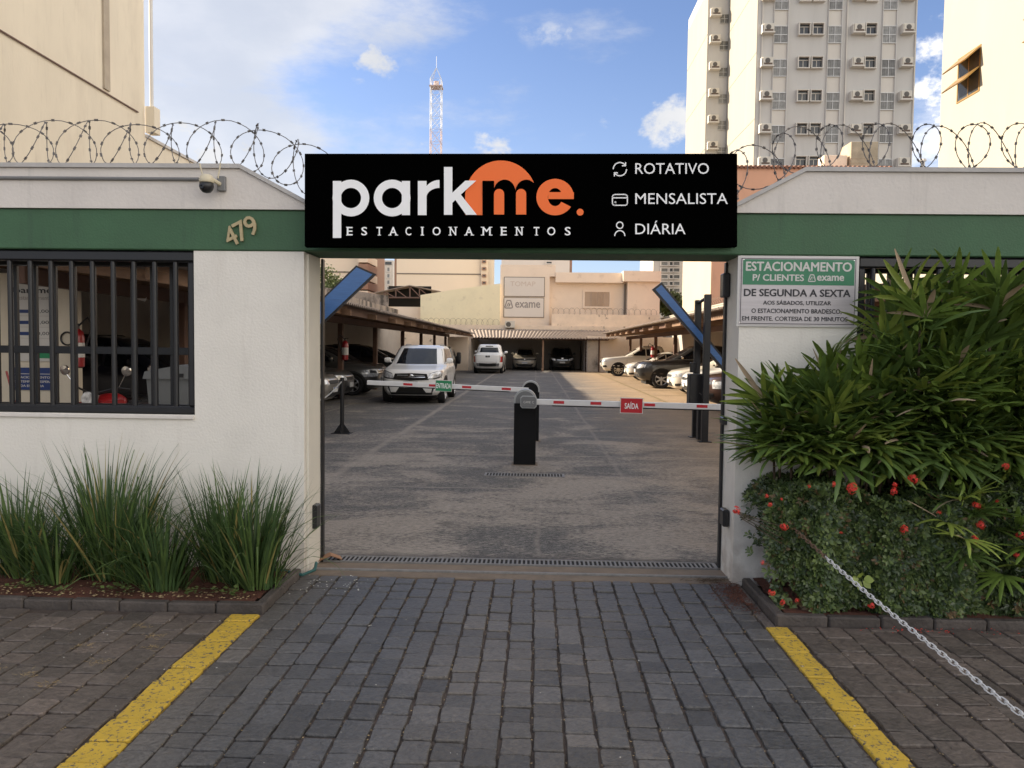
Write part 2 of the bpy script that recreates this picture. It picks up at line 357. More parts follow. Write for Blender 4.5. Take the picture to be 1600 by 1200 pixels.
Mt['pinkcream'] = mat('cream_peach_render', (.50, .40, .29), .9, var=.05, scale=.5)
Mt['back_wall'] = mat('cream_pink_render', (.84, .70, .56), .9, var=.05, scale=.8, bump=.2, stain=(.36, .27, .19), stain_scale=1.2, stain_amt=.5, stain_lo=.6, stain_hi=.8)
Mt['back_dirty'] = mat('stained_boundary_wall', (.82, .67, .52), .95, var=.1, scale=1.5, bump=.3, stain=(.10, .08, .065), stain_scale=1.7, stain_amt=.85, stain_lo=.6, stain_hi=.68)
Mt['yellow_wall'] = mat('pale_yellow_render', (.86, .77, .53), .9, var=.06, scale=.8, stain=(.42, .36, .26), stain_scale=1.6, stain_amt=.5)
Mt['dirty_wall'] = mat('mouldy_concrete', (.30, .25, .21), .95, var=.2, scale=1, stain=(.05, .045, .04), stain_scale=.9, stain_amt=.9, stain_lo=.48, stain_hi=.6, stretch=(1, 1, .5))
Mt['lot_wall'] = mat('lot_side_wall', (.42, .38, .34), .9, var=.08, scale=.7, bump=.2, stain=(.25, .22, .19), stain_scale=1, stain_amt=.5)
Mt['bg_cream'] = mat('far_cream_render', (.82, .69, .53), .9, var=.03, scale=.3)
Mt['bg_white'] = mat('far_white_render', (.72, .66, .59), .9, var=.04, scale=.3)
Mt['bg_brown'] = mat('far_brown_balcony', (.33, .20, .14), .9, var=.1)
Mt['win_dark'] = mat('window_glass_dark', (.045, .05, .055), .12, var=.3, scale=2, rvar=.03)
Mt['win_mid'] = mat('window_blind_glass', (.20, .20, .19), .2, var=.25, scale=3, objrand=.35, rvar=.03)
Mt['alu'] = mat('aluminium_frame', (.55, .55, .54), .4, metal=.3, var=.05)
Mt['bronze'] = mat('bronze_frame', (.40, .24, .08), .35, metal=.6, var=.1)
Mt['ac_white'] = mat('air_conditioner_shell', (.60, .56, .48), .6, var=.08)
Mt['ac_dark'] = mat('air_conditioner_grille', (.10, .09, .08), .6, var=.1)
Mt['bracket_brown'] = mat('rusty_bracket', (.12, .085, .065), .8, var=.2)  # brown of the brackets and of the slot on tower units
Mt['roof_tin'] = mat('fibre_cement_sheet', (.29, .235, .195), .9, var=.2, scale=2, bump=.2, stain=(.10, .08, .07), stain_scale=1.4, stain_amt=.5)
Mt['wood'] = mat('brown_timber', (.115, .06, .040), .7, var=.25, scale=3, bump=.3, bscale=18, stretch=(1, .25, 1), objrand=.12)
Mt['wood_light'] = mat('raw_timber', (.24, .145, .09), .75, var=.25, scale=3, bump=.3, stretch=(1, .25, 1))
Mt['tile'] = mat('clay_roof_tile', (.23, .11, .07), .85, var=.3, scale=2)
Mt['rubber'] = mat('tyre_rubber', (.014, .014, .015), .75, var=.2)
Mt['rim'] = mat('alloy_rim', (.52, .52, .53), .3, metal=.8, var=.05)
Mt['rim_dark'] = mat('dark_alloy', (.06, .06, .065), .3, metal=.6, var=.05)
Mt['rim_gold'] = mat('pale_alloy', (.62, .55, .42), .4, metal=.5, var=.05)
Mt['cladding'] = mat('black_cladding', (.018, .018, .019), .6, var=.15)
Mt['car_glass'] = mat('car_glass', (.010, .013, .018), .05, var=.1, spec=.45, rvar=.0, coat=.15)
Mt['lamp'] = mat('headlamp_lens', (.55, .56, .58), .08, metal=.2, var=.55, scale=16, coat=1, rvar=.0)
Mt['lamp_dark'] = mat('smoked_lens', (.06, .06, .065), .08, var=.4, scale=25, coat=1, rvar=.0)
Mt['lamp_red'] = mat('red_lens', (.42, .015, .02), .12, var=.2, coat=1, rvar=.0)
Mt['chrome'] = mat('chrome', (.65, .65, .66), .12, metal=1, var=.02, rvar=.03)
Mt['plate'] = mat('number_plate', (.55, .55, .54), .4, var=.02)
Mt['plate_blue'] = mat('number_plate_band', (.02, .07, .3), .4, var=.02)
Mt['ink'] = mat('dark_ink', (.03, .03, .035), .6, var=0, rvar=0)
Mt['grey_ink'] = mat('faded_grey_ink', (.30, .27, .25), .7, var=.05)
Mt['faint_ink'] = mat('faint_ink', (.60, .50, .42), .8, var=.02)
Mt['red_paint'] = mat('red_paint', (.30, .010, .013), .35, var=.1, scale=5, coat=.4)
Mt['red_film'] = mat('red_reflective_film', (.52, .018, .03), .4, var=.06, scale=20)
Mt['green_film'] = mat('green_sign_film', (.012, .235, .095), .45, var=.04)
Mt['plaque_green'] = mat('plaque_green', (.035, .20, .10), .45, var=.06)
Mt['plaque_metal'] = mat('brushed_steel_plaque', (.50, .47, .48), .45, metal=.25, var=.14, scale=5, stretch=(.3, 1, 6))
Mt['arm_white'] = mat('barrier_arm_white', (.72, .72, .72), .4, var=.05, scale=8)
Mt['barrier_grey'] = mat('barrier_grey_plastic', (.16, .165, .17), .45, var=.06)
Mt['barrier_rim'] = mat('barrier_light_rim', (.36, .37, .37), .45, var=.06)
Mt['blue_panel'] = mat('blue_panel_face', (.06, .16, .40), .32, var=.16, scale=5, stretch=(.5, 1, 14), rvar=.03)
Mt['board_white'] = mat('white_board', (.62, .60, .57), .55, var=.03)
Mt['board_blue'] = mat('blue_board', (.014, .04, .17), .5, var=.05)
Mt['grey_bin'] = mat('grey_bin_plastic', (.14, .145, .145), .45, var=.08)
Mt['chain_white'] = mat('white_chain', (.68, .68, .68), .4, var=.06)
Mt['chain_rust'] = mat('rusty_chain', (.20, .13, .09), .7, metal=.4, var=.3, scale=60)
Mt['cardboard'] = mat('cardboard', (.36, .19, .10), .9, var=.12)
Mt['hose'] = mat('teal_hose', (.02, .09, .085), .5)
Mt['litter'] = mat('white_litter', (.62, .60, .55), .9)
Mt['straw'] = mat('dry_straw', (.34, .25, .13), .9, var=.25, scale=60)
Mt['grass_a'] = mat('strap_leaf_dark', (.066, .118, .042), .38, var=.35, scale=9, trans=.3)
Mt['grass_b'] = mat('strap_leaf_green', (.12, .19, .055), .5, var=.3, scale=9, trans=.3)
Mt['grass_c'] = mat('strap_leaf_yellow', (.34, .28, .10), .6, var=.3, scale=9, trans=.32)
Mt['palm_a'] = mat('palm_leaf_green', (.15, .225, .045), .30, var=.3, scale=6, objrand=.3, trans=.32)
Mt['palm_b'] = mat('palm_leaf_lime', (.26, .33, .065), .32, var=.3, scale=6, objrand=.25, trans=.32)
Mt['palm_c'] = mat('palm_leaf_dark', (.10, .16, .04), .32, var=.3, scale=6, objrand=.3, trans=.15)
Mt['palm_dry'] = mat('palm_leaf_tip_dry', (.40, .30, .20), .8, var=.2, trans=.1)
Mt['stem'] = mat('brown_stem', (.075, .05, .03), .85, var=.3, scale=20)
Mt['hedge_a'] = mat('hedge_leaf_dark', (.048, .075, .026), .27, var=.4, scale=5, trans=.12)
Mt['hedge_b'] = mat('hedge_leaf_green', (.12, .165, .05), .3, var=.35, scale=5, trans=.15)
Mt['hedge_c'] = mat('hedge_leaf_bronze', (.17, .11, .05), .5, var=.3, scale=5, trans=.12)
Mt['flower'] = mat('red_petal', (.80, .07, .05), .55, var=.25, scale=40, trans=.32)
Mt['tree_a'] = mat('tree_leaf', (.085, .11, .03), .6, var=.4, scale=2, trans=.32)
Mt['mast_red'] = mat('mast_faded_red', (.55, .42, .38), .7, var=.1)
Mt['mast_white'] = mat('mast_white', (.62, .64, .68), .7, var=.1)
Mt['ground_far'] = mat('far_ground', (.10, .09, .08), .95, var=.2, scale=.4)
Mt['shutter'] = mat('shutter_slat', (.46, .35, .26), .8, var=.05)

add_dirt(Mt['white_wall'], 0.0, .5, .55, (.30, .23, .18), .14)
add_dirt(Mt['white_trim'], -2, -1, 0, (.36, .34, .31), .35)
add_dirt(Mt['cream_wall'], -2, -1, 0, (.45, .39, .31), .30)
add_dirt(Mt['green'], -2, -1, 0, (.035, .07, .045), .5)
def paint(name, c, metal=.0, rough=.3): return mat(name, c, rough, metal=metal, var=.03, scale=1.5, coat=.8, rvar=.03)
Mt['p_white'] = paint('car_paint_white', (.84, .83, .81)); Mt['p_cream'] = paint('car_paint_warm_white', (.66, .62, .55))
Mt['p_grey'] = paint('car_paint_grey', (.11, .108, .105), .5); Mt['p_silver'] = paint('car_paint_silver', (.33, .315, .29), .55, .32)
Mt['p_black'] = paint('car_paint_black', (.012, .012, .013)); Mt['p_sand'] = paint('car_paint_sand', (.36, .33, .28), .3)
Mt['p_dark'] = paint('car_paint_graphite', (.045, .045, .046), .5); Mt['p_brown'] = paint('car_paint_brown', (.055, .028, .022), .3); Mt['p_navy'] = paint('car_paint_navy', (.008, .010, .02))

def mat_asphalt():
    m, nt, p = new_mat('dusty_asphalt'); N = nt.nodes.new; L = nt.links.new
    tc = N('ShaderNodeTexCoord')
    def noise(s, d=8, st=(1, 1, 1), rough=.6, dist=0):
        mp = N('ShaderNodeMapping'); mp.inputs['Scale'].default_value = st; L(tc.outputs['Object'], mp.inputs[0])
        n = N('ShaderNodeTexNoise'); n.inputs['Scale'].default_value = s; n.inputs['Detail'].default_value = d; n.inputs['Roughness'].default_value = rough
        n.inputs['Distortion'].default_value = dist
        L(mp.outputs[0], n.inputs['Vector']); return n.outputs['Fac']
    def rm(v, a, b, c=0, d=1):
        r = N('ShaderNodeMapRange'); r.inputs['From Min'].default_value = a; r.inputs['From Max'].default_value = b
        r.inputs['To Min'].default_value = c; r.inputs['To Max'].default_value = d; L(v, r.inputs['Value']); return r.outputs[0]
    def mth(op, a, b, clamp=False):
        q = N('ShaderNodeMath'); q.operation = op; q.use_clamp = clamp
        for i, x in enumerate((a, b)):
            if isinstance(x, (int, float)): q.inputs[i].default_value = x
            else: L(x, q.inputs[i])
        return q.outputs[0]
    sep = N('ShaderNodeSeparateXYZ'); L(tc.outputs['Object'], sep.inputs[0])
    X, Y = sep.outputs['X'], sep.outputs['Y']
    wob = mth('MULTIPLY', mth('SUBTRACT', noise(1.5, 3), .5), .12)
    def line(ax, at, w, amt):
        d = mth('ABSOLUTE', mth('SUBTRACT', mth('ADD', ax, wob), at), 0)
        return mth('MULTIPLY', rm(d, w, w*.3), amt)
    big = noise(.9, 9, (.75, 1, 1), .62, .6); mid = noise(4.5, 8, (.5, 1, 1), .7)
    fine = noise(34, 6, (.5, 1, 1), .85); grit = noise(110, 3, (.5, 1, 1), .8)
    # dusty, worn patches gather near the gate
    near = rm(Y, 5.5, 18, .035, -.05)
    dust = rm(mth('ADD', mth('ADD', mth('MULTIPLY', big, .48), mth('MULTIPLY', mid, .20)), mth('ADD', mth('MULTIPLY', fine, .40), near)), .505, .595)
    wear = rm(fine, .40, .62)
    dust = mth('MULTIPLY', dust, mth('ADD', mth('MULTIPLY', wear, .5), .5), True)
    ln = line(X, -2.45, .10, .7)
    for ax, at, w, a in ((Y, 8.65, .035, .7), (Y, 11.35, .05, .75), (Y, 13.9, .06, .5), (X, .05, .03, .45), (Y, 19.2, .07, .5), (Y, 25.3, .08, .4), (X, 1.1, .05, .4), (X, -5.0, .06, .5)):
        ln = mth('MAXIMUM', ln, line(ax, at, w, a))
    dust = mth('MAXIMUM', dust, mth('MULTIPLY', ln, rm(mid, .3, .6, .4, 1)), True)
    base = N('ShaderNodeMix'); base.data_type = 'RGBA'; L(rm(mth('ADD', mth('MULTIPLY', fine, .5), mth('MULTIPLY', grit, .5)), .45, .57), base.inputs['Factor'])
    base.inputs['A'].default_value = (.042, .040, .039, 1); base.inputs['B'].default_value = (.20, .19, .18, 1)
    mx = N('ShaderNodeMix'); mx.data_type = 'RGBA'; L(mth('MULTIPLY', dust, .85), mx.inputs['Factor']); L(base.outputs['Result'], mx.inputs['A']); mx.inputs['B'].default_value = (.40, .345, .29, 1)
    sun_tint = N('ShaderNodeMix'); sun_tint.data_type = 'RGBA'; L(rm(mth('ADD', X, mth('MULTIPLY', big, 2)), 2.2, 4.6, 0, .7), sun_tint.inputs['Factor'])  # right side tinted orange: sunlight put into the ground colour
    L(mx.outputs['Result'], sun_tint.inputs['A']); sun_tint.inputs['B'].default_value = (.42, .28, .15, 1)
    # crumbled edge and stains
    seam = rm(mth('ADD', Y, mth('MULTIPLY', mid, .5)), 6.18, 5.98, 0, .8)   # crumbled dark edge along the drain
    dk = mth('MAXIMUM', rm(noise(1.7, 9, (1, 1.6, 1), .7), .58, .66, 0, .6), seam)
    m3 = N('ShaderNodeMix'); m3.data_type = 'RGBA'; L(dk, m3.inputs['Factor']); L(sun_tint.outputs['Result'], m3.inputs['A']); m3.inputs['B'].default_value = (.05, .045, .043, 1)
    L(m3.outputs['Result'], p.inputs['Base Color'])
    p.inputs['Roughness'].default_value = .85
    b = N('ShaderNodeBump'); b.inputs['Strength'].default_value = .7; b.inputs['Distance'].default_value = .008; L(noise(90, 5), b.inputs['Height']); L(b.outputs[0], p.inputs['Normal'])
    return m
Mt['asphalt'] = mat_asphalt()
def mat_worn_yellow(name='worn_yellow_paint', base=(.09, .085, .08), y=(.60, .40, .045), lo=.40, hi=.46):
    m, nt, p = new_mat(name); N = nt.nodes.new; L = nt.links.new
    tc = N('ShaderNodeTexCoord'); g = N('ShaderNodeNewGeometry')
    n = N('ShaderNodeTexNoise'); n.inputs['Scale'].default_value = 42; n.inputs['Detail'].default_value = 10; n.inputs['Roughness'].default_value = .72; L(g.outputs['Position'], n.inputs['Vector'])
    r = N('ShaderNodeMapRange'); r.inputs['From Min'].default_value = lo; r.inputs['From Max'].default_value = hi; L(n.outputs['Fac'], r.inputs['Value'])
    n2 = N('ShaderNodeTexNoise'); n2.inputs['Scale'].default_value = 8; L(g.outputs['Position'], n2.inputs['Vector'])
    c = N('ShaderNodeMix'); c.data_type = 'RGBA'; L(n2.outputs['Fac'], c.inputs['Factor']); c.inputs['A'].default_value = (y[0]*.75, y[1]*.75, y[2]*.8, 1); c.inputs['B'].default_value = (y[0]*1.15, y[1]*1.12, y[2], 1)
    mx = N('ShaderNodeMix'); mx.data_type = 'RGBA'; L(r.outputs[0], mx.inputs['Factor']); mx.inputs['A'].default_value = (*base, 1); L(c.outputs['Result'], mx.inputs['B']); L(mx.outputs['Result'], p.inputs['Base Color'])
    p.inputs['Roughness'].default_value = .7
    b = N('ShaderNodeBump'); b.inputs['Strength'].default_value = .5; b.inputs['Distance'].default_value = .006; L(n.outputs['Fac'], b.inputs['Height']); L(b.outputs[0], p.inputs['Normal'])
    return m
Mt['yellow'] = mat_worn_yellow()
Mt['yellow_faint'] = mat_worn_yellow('faded_yellow_line', (.13, .10, .07), (.36, .26, .09), .40, .62)

# ------------------------------------------------------------------ ground
g = MB(); g.add([(-500, -300, -.06), (500, -300, -.06), (500, 900, -.06), (-500, 900, -.06)], [(0, 1, 2, 3)]); struct('ground', g, Mt['ground_far'])
g = MB(); g.add([(-10.5, 5.74, 0), (10.0, 5.74, 0), (10.0, 60, 0), (-10.5, 60, 0)], [(0, 1, 2, 3)])
struct('parking_lot_asphalt', g, Mt['asphalt'])
g = MB(); g.add([(-12, -6, -.013), (12, -6, -.013), (12, 5.245, -.013), (-12, 5.245, -.013)], [(0, 1, 2, 3)]); struct('pavement_bed', g, Mt['sand_joint'])

# threshold of the gate
g = MB(); g.box(-1.60, 1.40, 5.247, 5.375, -.05, -.004, .004); g.box(-1.60, 1.40, 5.40, 5.565, -.05, .0, .004)
th_ = struct('gate_threshold', g, Mt['cement'])
g = MB(); g.box(-1.58, 1.38, 5.378, 5.397, -.04, .008, .003); part('sliding_rail', g, Mt['steel'], th_)

def paver_rings(w, l, rr):
    """irregular cut stone, centred; returns verts and faces"""
    j = lambda a: rr.uniform(-a, a)
    c = [(-w/2+j(.004)+.002, -l/2+j(.007)), (w/2+j(.004)-.002, -l/2+j(.007)), (w/2+j(.004)-.002, l/2+j(.007)), (-w/2+j(.004)+.002, l/2+j(.007))]
    ring = []
    for k in range(4):
        p, a, b = Vector(c[k]), Vector(c[k-1]), Vector(c[(k+1) % 4])
        q = rr.uniform(.004, .013)
        m_ = (p+b)/2; e_ = (b-p).normalized(); m_ = m_+Vector((e_.y, -e_.x))*rr.uniform(-.004, .003)
        ring += [p+(a-p).normalized()*q, p+(b-p).normalized()*q, m_]
    tilt = (j(.012), j(.012)); vs = []
    for sc, z in ((1.0, -.04), (1.0, -.005), (.955, 0.0)):
        for p in ring:
            q = p*sc; vs.append((q.x, q.y, z+q.x*tilt[0]+q.y*tilt[1]))
    fs = [tuple(range(24, 36))]
    for i in range(2):
        for k in range(12): fs.append((i*12+k, i*12+(k+1) % 12, (i+1)*12+(k+1) % 12, (i+1)*12+k))
    return vs, fs
variants = {}
def pave(name, x0, x1, ylo, yhi, cw, cl, m, limit=295, seed=1, skip=None, label=None, yellow_cols=(), inview=True):
    rr = random.Random(seed)
    top = bpy.data.objects.new(name, None); col.objects.link(top); top['kind'] = 'structure'; top.empty_display_size = .2
    cells = []
    n = max(1, round((x1-x0)/cw)); cw = (x1-x0)/n
    for i in range(n):
        y = ylo-rr.uniform(0, cl)
        while y < yhi:
            l = cl*rr.choice((rr.uniform(.72, 1.0), rr.uniform(.85, 1.15), rr.uniform(1.0, 1.32)))
            a, b = max(y, ylo), min(y+l, yhi)
            if b-a > .05: cells.append((x0+cw*(i+.5)+rr.uniform(-.0015, .0015), (a+b)/2, cw-.005-rr.uniform(0, .005), b-a-.010))
            y += l
    if skip: cells = [c for c in cells if not skip(c)]
    vis = [c for c in cells if 2.6 < c[1] and abs(c[0]) < c[1]*.70+.2] if inview else []
    vis.sort(key=lambda c: c[1]); vis = vis[:limit]; vs_ = set(vis)
    if name not in variants:
        variants[name] = []
        for k in range(18):
            mb = MB(); mb.add(*paver_rings(.14, .18, rr)); variants[name].append(mb.mesh('paving_stone'))
            variants[name][-1].materials.append(m)
    rest = MB()
    for c in cells:
        x, y, w, l = c; dz = rr.uniform(-.005, .005)
        if c in vs_:
            o = bpy.data.objects.new('paving_stone', rr.choice(variants[name])); col.objects.link(o); o.parent = top
            o.location = (x, y, dz); o.scale = (w/.14, l/.18, 1); o.rotation_euler = (rr.uniform(-.018, .018), rr.uniform(-.018, .018), rr.uniform(-.02, .02))
        else:
            k = rest.mark(); rest.add(*paver_rings(w, l, rr)); rest.xf(k, Matrix.Translation((x, y, dz)))
    if rest.f: part('paving_stones', rest, m, top, stuff=True, fix=False)
    if label: top['label'] = label
    return top
planter = lambda c: (c[1] > 4.46 and (c[0] < -1.585 or c[0] > 1.425))
pave('driveway_paving', -1.60, 1.35, -.6, 5.24, .132, .142, Mt['stone_blue'], seed=3, skip=planter)
pave('left_bay_paving', -6.0, -1.79, -.6, 4.44, .150, .155, Mt['stone_brown'], seed=4)
pave('right_bay_paving', 1.50, 6.0, -.6, 4.44, .148, .155, Mt['stone_brown'], seed=5)
pave('right_kerb_side_paving', 1.352, 1.42, 4.42, 5.24, .066, .16, Mt['stone_brown'], seed=8)
lp = pave('left_parking_line', -1.785, -1.605, -.6, 4.44, .18, .165, Mt['yellow'], seed=6, label='yellow painted parking line on the stones left of the driveway')
rp = pave('right_parking_line', 1.355, 1.495, -.6, 4.44, .14, .165, Mt['yellow'], seed=7, label='yellow painted parking line on the stones right of the driveway')

# drains
def drain(name, label, x0, x1, y0, y1, nb, gap=None):
    t = thing(name, label, 'drain', ((x0+x1)/2, (y0+y1)/2, 0))
    f = MB(); f.box(x0, x1, y0, y0+.012, -.02, .009, .002); f.box(x0, x1, y1-.012, y1, -.02, .009, .002)
    f.box(x0, x0+.012, y0+.0121, y1-.0121, -.02, .009); f.box(x1-.012, x1, y0+.0121, y1-.0121, -.02, .009)
    part('drain_frame', f, Mt['steel'], t, world=True)
    b = MB(); s = (x1-x0)/nb
    for i in range(nb):
        xc = x0+s*(i+.5); b.box(xc-s*.22, xc+s*.22, y0+.0123, y1-.0123, -.012, .007, .002)
    part('drain_bars', b, Mt['steel'], t, world=True, stuff=True)
    p = MB(); p.add([(x0+.013, y0+.013, .0015), (x1-.013, y0+.013, .0015), (x1-.013, y1-.013, .0015), (x0+.013, y1-.013, .0015)], [(0, 1, 2, 3)])
    part('drain_pit', p, Mt['pit'], t, world=True)
drain('trench_drain', 'long steel trench drain grate across the gate threshold', -1.55, 1.36, 5.578, 5.725, 88)
drain('floor_grate', 'short slotted floor grate in front of the barrier post', -.615, .385, 9.46, 9.70, 26)

# kerbs
def kerb(name, label, pts, step=.30):
    t = thing(name, label, 'kerb', (pts[0][0], pts[0][1], 0)); rr = random.Random(11)
    for (xa, ya), (xb, yb) in zip(pts, pts[1:]):
        d = Vector((xb-xa, yb-ya, 0)); n = max(1, round(d.length/step)); u = d.normalized(); a = math.atan2(u.y, u.x)
        for i in range(n):
            l = d.length/n; mb = MB(); mb.box(.003, l-.003, 0, .06, -.05, .052+rr.uniform(-.006, .006), .009)
            o = part('kerb_stone', mb, Mt['kerb'], t)
            o.location = (xa+u.x*l*i-pts[0][0], ya+u.y*l*i-pts[0][1], 0); o.rotation_euler = (0, 0, a+rr.uniform(-.008, .008))
kerb('left_planter_kerb', 'dark stone kerb around the grass bed left of the gate', [(-6.0, 4.47), (-1.60, 4.47), (-1.60, 5.22)])
kerb('right_planter_kerb', 'dark stone kerb around the flowering hedge right of the gate', [(1.43, 5.22), (1.43, 4.47), (6.0, 4.47)])
def soil(name, x0, x1, y0, y1, z):
    n, k = 60, 14; rr = random.Random(3); vs = []; fs = []
    for i in range(n+1):
        for j in range(k+1): vs.append((x0+(x1-x0)*i/n, y0+(y1-y0)*j/k, z+rr.uniform(-.010, .012)))
    for i in range(n):
        for j in range(k): fs.append((i*(k+1)+j, (i+1)*(k+1)+j, (i+1)*(k+1)+j+1, i*(k+1)+j+1))
    mb = MB(); mb.add(vs, fs); struct(name, mb, Mt['soil'], 'all')
soil('left_bed_soil', -6.0, -1.68, 4.533, 5.246, .038); soil('right_bed_soil', 1.51, 6.0, 4.533, 5.246, .038)

# ------------------------------------------------------------------ front wall
WY0, WY1 = 5.25, 5.65
ZB, ZG, ZP = 2.24, 2.517, 2.79
wall = thing('gate_wall', 'white front wall with a green band over the parking entrance', 'wall', (0, WY0, 0))
def wp(name, m, *boxes, b=.004, label=None):
    mb = MB()
    for q in boxes: mb.box(*q, b)
    return part(name, mb, m, wall, world=True, label=label)
XL, XR = -1.592, 1.375
mb = MB(); mb.prism([(-7.5, -.05), (XL, -.05), (XL, ZB-.002), (-2.357, ZB-.002), (-2.357, 1.105), (-7.5, 1.105)], WY0, WY1); part('wall_face', mb, Mt['white_wall'], wall, world=True)
mb = MB(); mb.prism([(7.5, -.05), (7.5, 1.105), (2.162, 1.105), (2.162, ZB-.002), (XR, ZB-.002), (XR, -.05)], WY0, WY1); part('wall_face', mb, Mt['white_wall'], wall, world=True)
wp('pier_reveal', Mt['reveal'], (XL+.001, XL+.022, WY0+.04, WY1-.08, 0, ZB-.01), b=.003)
wp('window_sill', Mt['white_trim'], (-7.4, -2.36, WY0-.018, WY0-.001, 1.075, 1.10), b=.003)
wp('green_beam', Mt['green'], (-7.5, 7.5, WY0-.012, WY1+.01, ZB, ZG), b=.008)
mb = MB(); mb.prism([(-7.5, ZG+.001), (-1.50, ZG+.001), (-2.02, ZP), (-7.5, ZP)], WY0-.03, WY1); part('parapet', mb, Mt['white_trim'], wall, world=True)
mb = MB(); mb.prism([(1.26, ZG+.001), (7.5, ZG+.001), (7.5, ZP), (1.78, ZP)], WY0-.03, WY1); part('parapet', mb, Mt['white_trim'], wall, world=True)
for sg, xa, xb in ((-1, -7.5, -2.02), (1, 1.78, 7.5)):
    xe = -1.50 if sg < 0 else 1.26
    poly = [(xa, ZP+.001), (xb, ZP+.001), (xb, ZP+.03), (xa, ZP+.03)]
    mb = MB(); mb.prism(poly, WY0-.05, WY1+.02)
    (px, pz), (qx, qz) = ((xb if sg < 0 else xa), ZP), (xe, ZG)
    mb.prism([(px, pz+.0015), (qx, qz+.0015), (qx, qz+.03), (px, pz+.031)], WY0-.05, WY1+.02)
    part('parapet_cap', mb, Mt['cap'], wall, world=True)
mb = MB(); mb.tube([(-7.4, WY0-.042, 2.722), (-2.30, WY0-.042, 2.716)], .012, 8); part('conduit', mb, Mt['conduit'], wall, True, world=True)
# black gate guides at the jambs
for x, a, b in ((XL+.0235, XL+.040, 1), (XR-.018, XR-.003, 2)):
    wp('gate_guide', Mt['black_metal'], (x, a if b == 1 else XR-.003, WY1-.07, WY1-.02, .01, ZB-.012), b=.003)
for (px, py, w, h, y) in ((493, 806, .045, .17, 5.42), (1132, 808, .045, .12, 5.40), (1133, 446, .05, .17, 5.55), (1131, 657, .04, .055, 5.55)):
    c = PY(px, py, y); o = wp('gate_stop', Mt['dark_plastic'], (c.x-w/2, c.x+w/2, y-.05, y+.05, c.z-h/2, c.z+h/2), b=.008)

# house number
nb = thing('house_number', 'brass house number 479 tilted upward on the green band', 'number', (-2.017, WY0-.02, 2.37))
for ch, dx, dz in (('4', -.070, -.036), ('7', 0, 0), ('9', .070, .038)):
    o = lettering(ch, Mt['brass'], nb, dx, 0, dz, h=.135, w=.082, bold=.012, extrude=.012, name='digit', rot=(0, R(-27), 0))

# bars in the two openings
def grille(name, label, x0, x1, near_edge):
    t = thing(name, label, 'window bars', ((x0+x1)/2, WY0, 1.105))
    f = MB(); z0, z1 = 1.107, ZB-.003
    f.box(x0, x1, WY0+.004, WY0+.062, z1-.075, z1, .012); f.box(x0, x1, WY0+.004, WY0+.062, z0, z0+.055, .012)
    xa, xb = (x1-.05, x1) if near_edge == 'r' else (x0, x0+.05)
    f.box(xa, xb, WY0+.005, WY0+.061, z0+.0553, z1-.0753, .01)
    part('bar_frame', f, Mt['black_metal'], t, world=True)
    f = MB(); f.box(x0, x1, WY1-.07, WY1-.01, z1-.075, z1, .006); f.box(x0, x1, WY1-.07, WY1-.01, z0, z0+.04, .006)
    f.box(x0, x1, WY1-.0695, WY1-.0555, 1.515, 1.57, .003); f.box(xa, xb, WY1-.069, WY1-.011, z0+.0403, z1-.0753, .006)
    part('bar_frame', f, Mt['black_metal'], t, world=True)
    sp = .1465; n = int((x1-x0)/sp)
    mf = MB(); mf.tube([(0, 0, z0+.05), (0, 0, z1-.04)], .0175, 12); mf = mf.mesh('bar', True)
    mr = MB(); mr.box(-.014, .014, -.014, .014, z0+.035, z1-.07, .003); mr = mr.mesh('bar')
    base = -2.50 if near_edge == 'r' else 2.27
    for i in range(n):
        x = base-sp*i if near_edge == 'r' else base+sp*i
        if not x0 < x < x1: continue
        for me, y, dx in ((mf, WY0+.033, 0), (mr, WY1-.04, -.035)):
            o = bpy.data.objects.new('bar', me); col.objects.link(o); o.parent = t; o.location = (x+dx-t.location.x, y-t.location.y, -t.location.z)
            if not me.materials: me.materials.append(Mt['black_metal'])
grille('window_grille', 'black steel bars in the opening left of the gate', -4.6, -2.357, 'r')
grille('window_grille', 'black steel bars behind the palms right of the gate', 2.162, 4.6, 'l')

# security camera on the parapet
c = PY(327, 285, 5.14)
sc = thing('security_camera', 'cream dome security camera with two antennas on left parapet', 'camera', (c.x, WY0-.03, c.z))
mb = MB(); mb.box(.03, .085, -.03, 0, -.045, .055, .004); part('junction_box', mb, Mt['conduit'], sc)
mb = MB(); mb.tube([(.05, -.03, 0), (.035, -.07, .01), (0, -.09, .03)], .014, 8); part('bracket', mb, Mt['cream_plastic'], sc, True)
mb = MB(); k = mb.mark(); mb.lathe([(.001, .052), (.02, .05), (.038, .038), (.047, .016), (.048, -.004), (.044, -.008)], 20); mb.xf(k, Matrix.Translation((-.01, -.10, 0))); part('camera_cap', mb, Mt['cream_plastic'], sc, 'all')
mb = MB(); k = mb.mark(); mb.lathe([(.044, -.006), (.047, -.03), (.042, -.052), (.026, -.070), (.002, -.076)], 20); mb.xf(k, Matrix.Translation((-.01, -.10, 0))); ball = part('camera_ball', mb, Mt['dark_plastic'], sc, 'all')
mb = MB(); k = mb.mark(); mb.lathe([(.016, 0), (.016, .008), (.010, .010), (.001, .006)], 16); mb.xf(k, Matrix.Translation((-.022, -.142, -.04)) @ Matrix.Rotation(R(100), 4, 'X')); part('lens', mb, Mt['car_glass'], ball, True)
for dx, an in ((-.045, -14), (.055, 10)):
    mb = MB(); mb.tube([(dx, -.07, .03), (dx+math.sin(R(an))*.10, -.07, .13)], .005, 6); part('antenna', mb, Mt['cream_plastic'], sc, True)

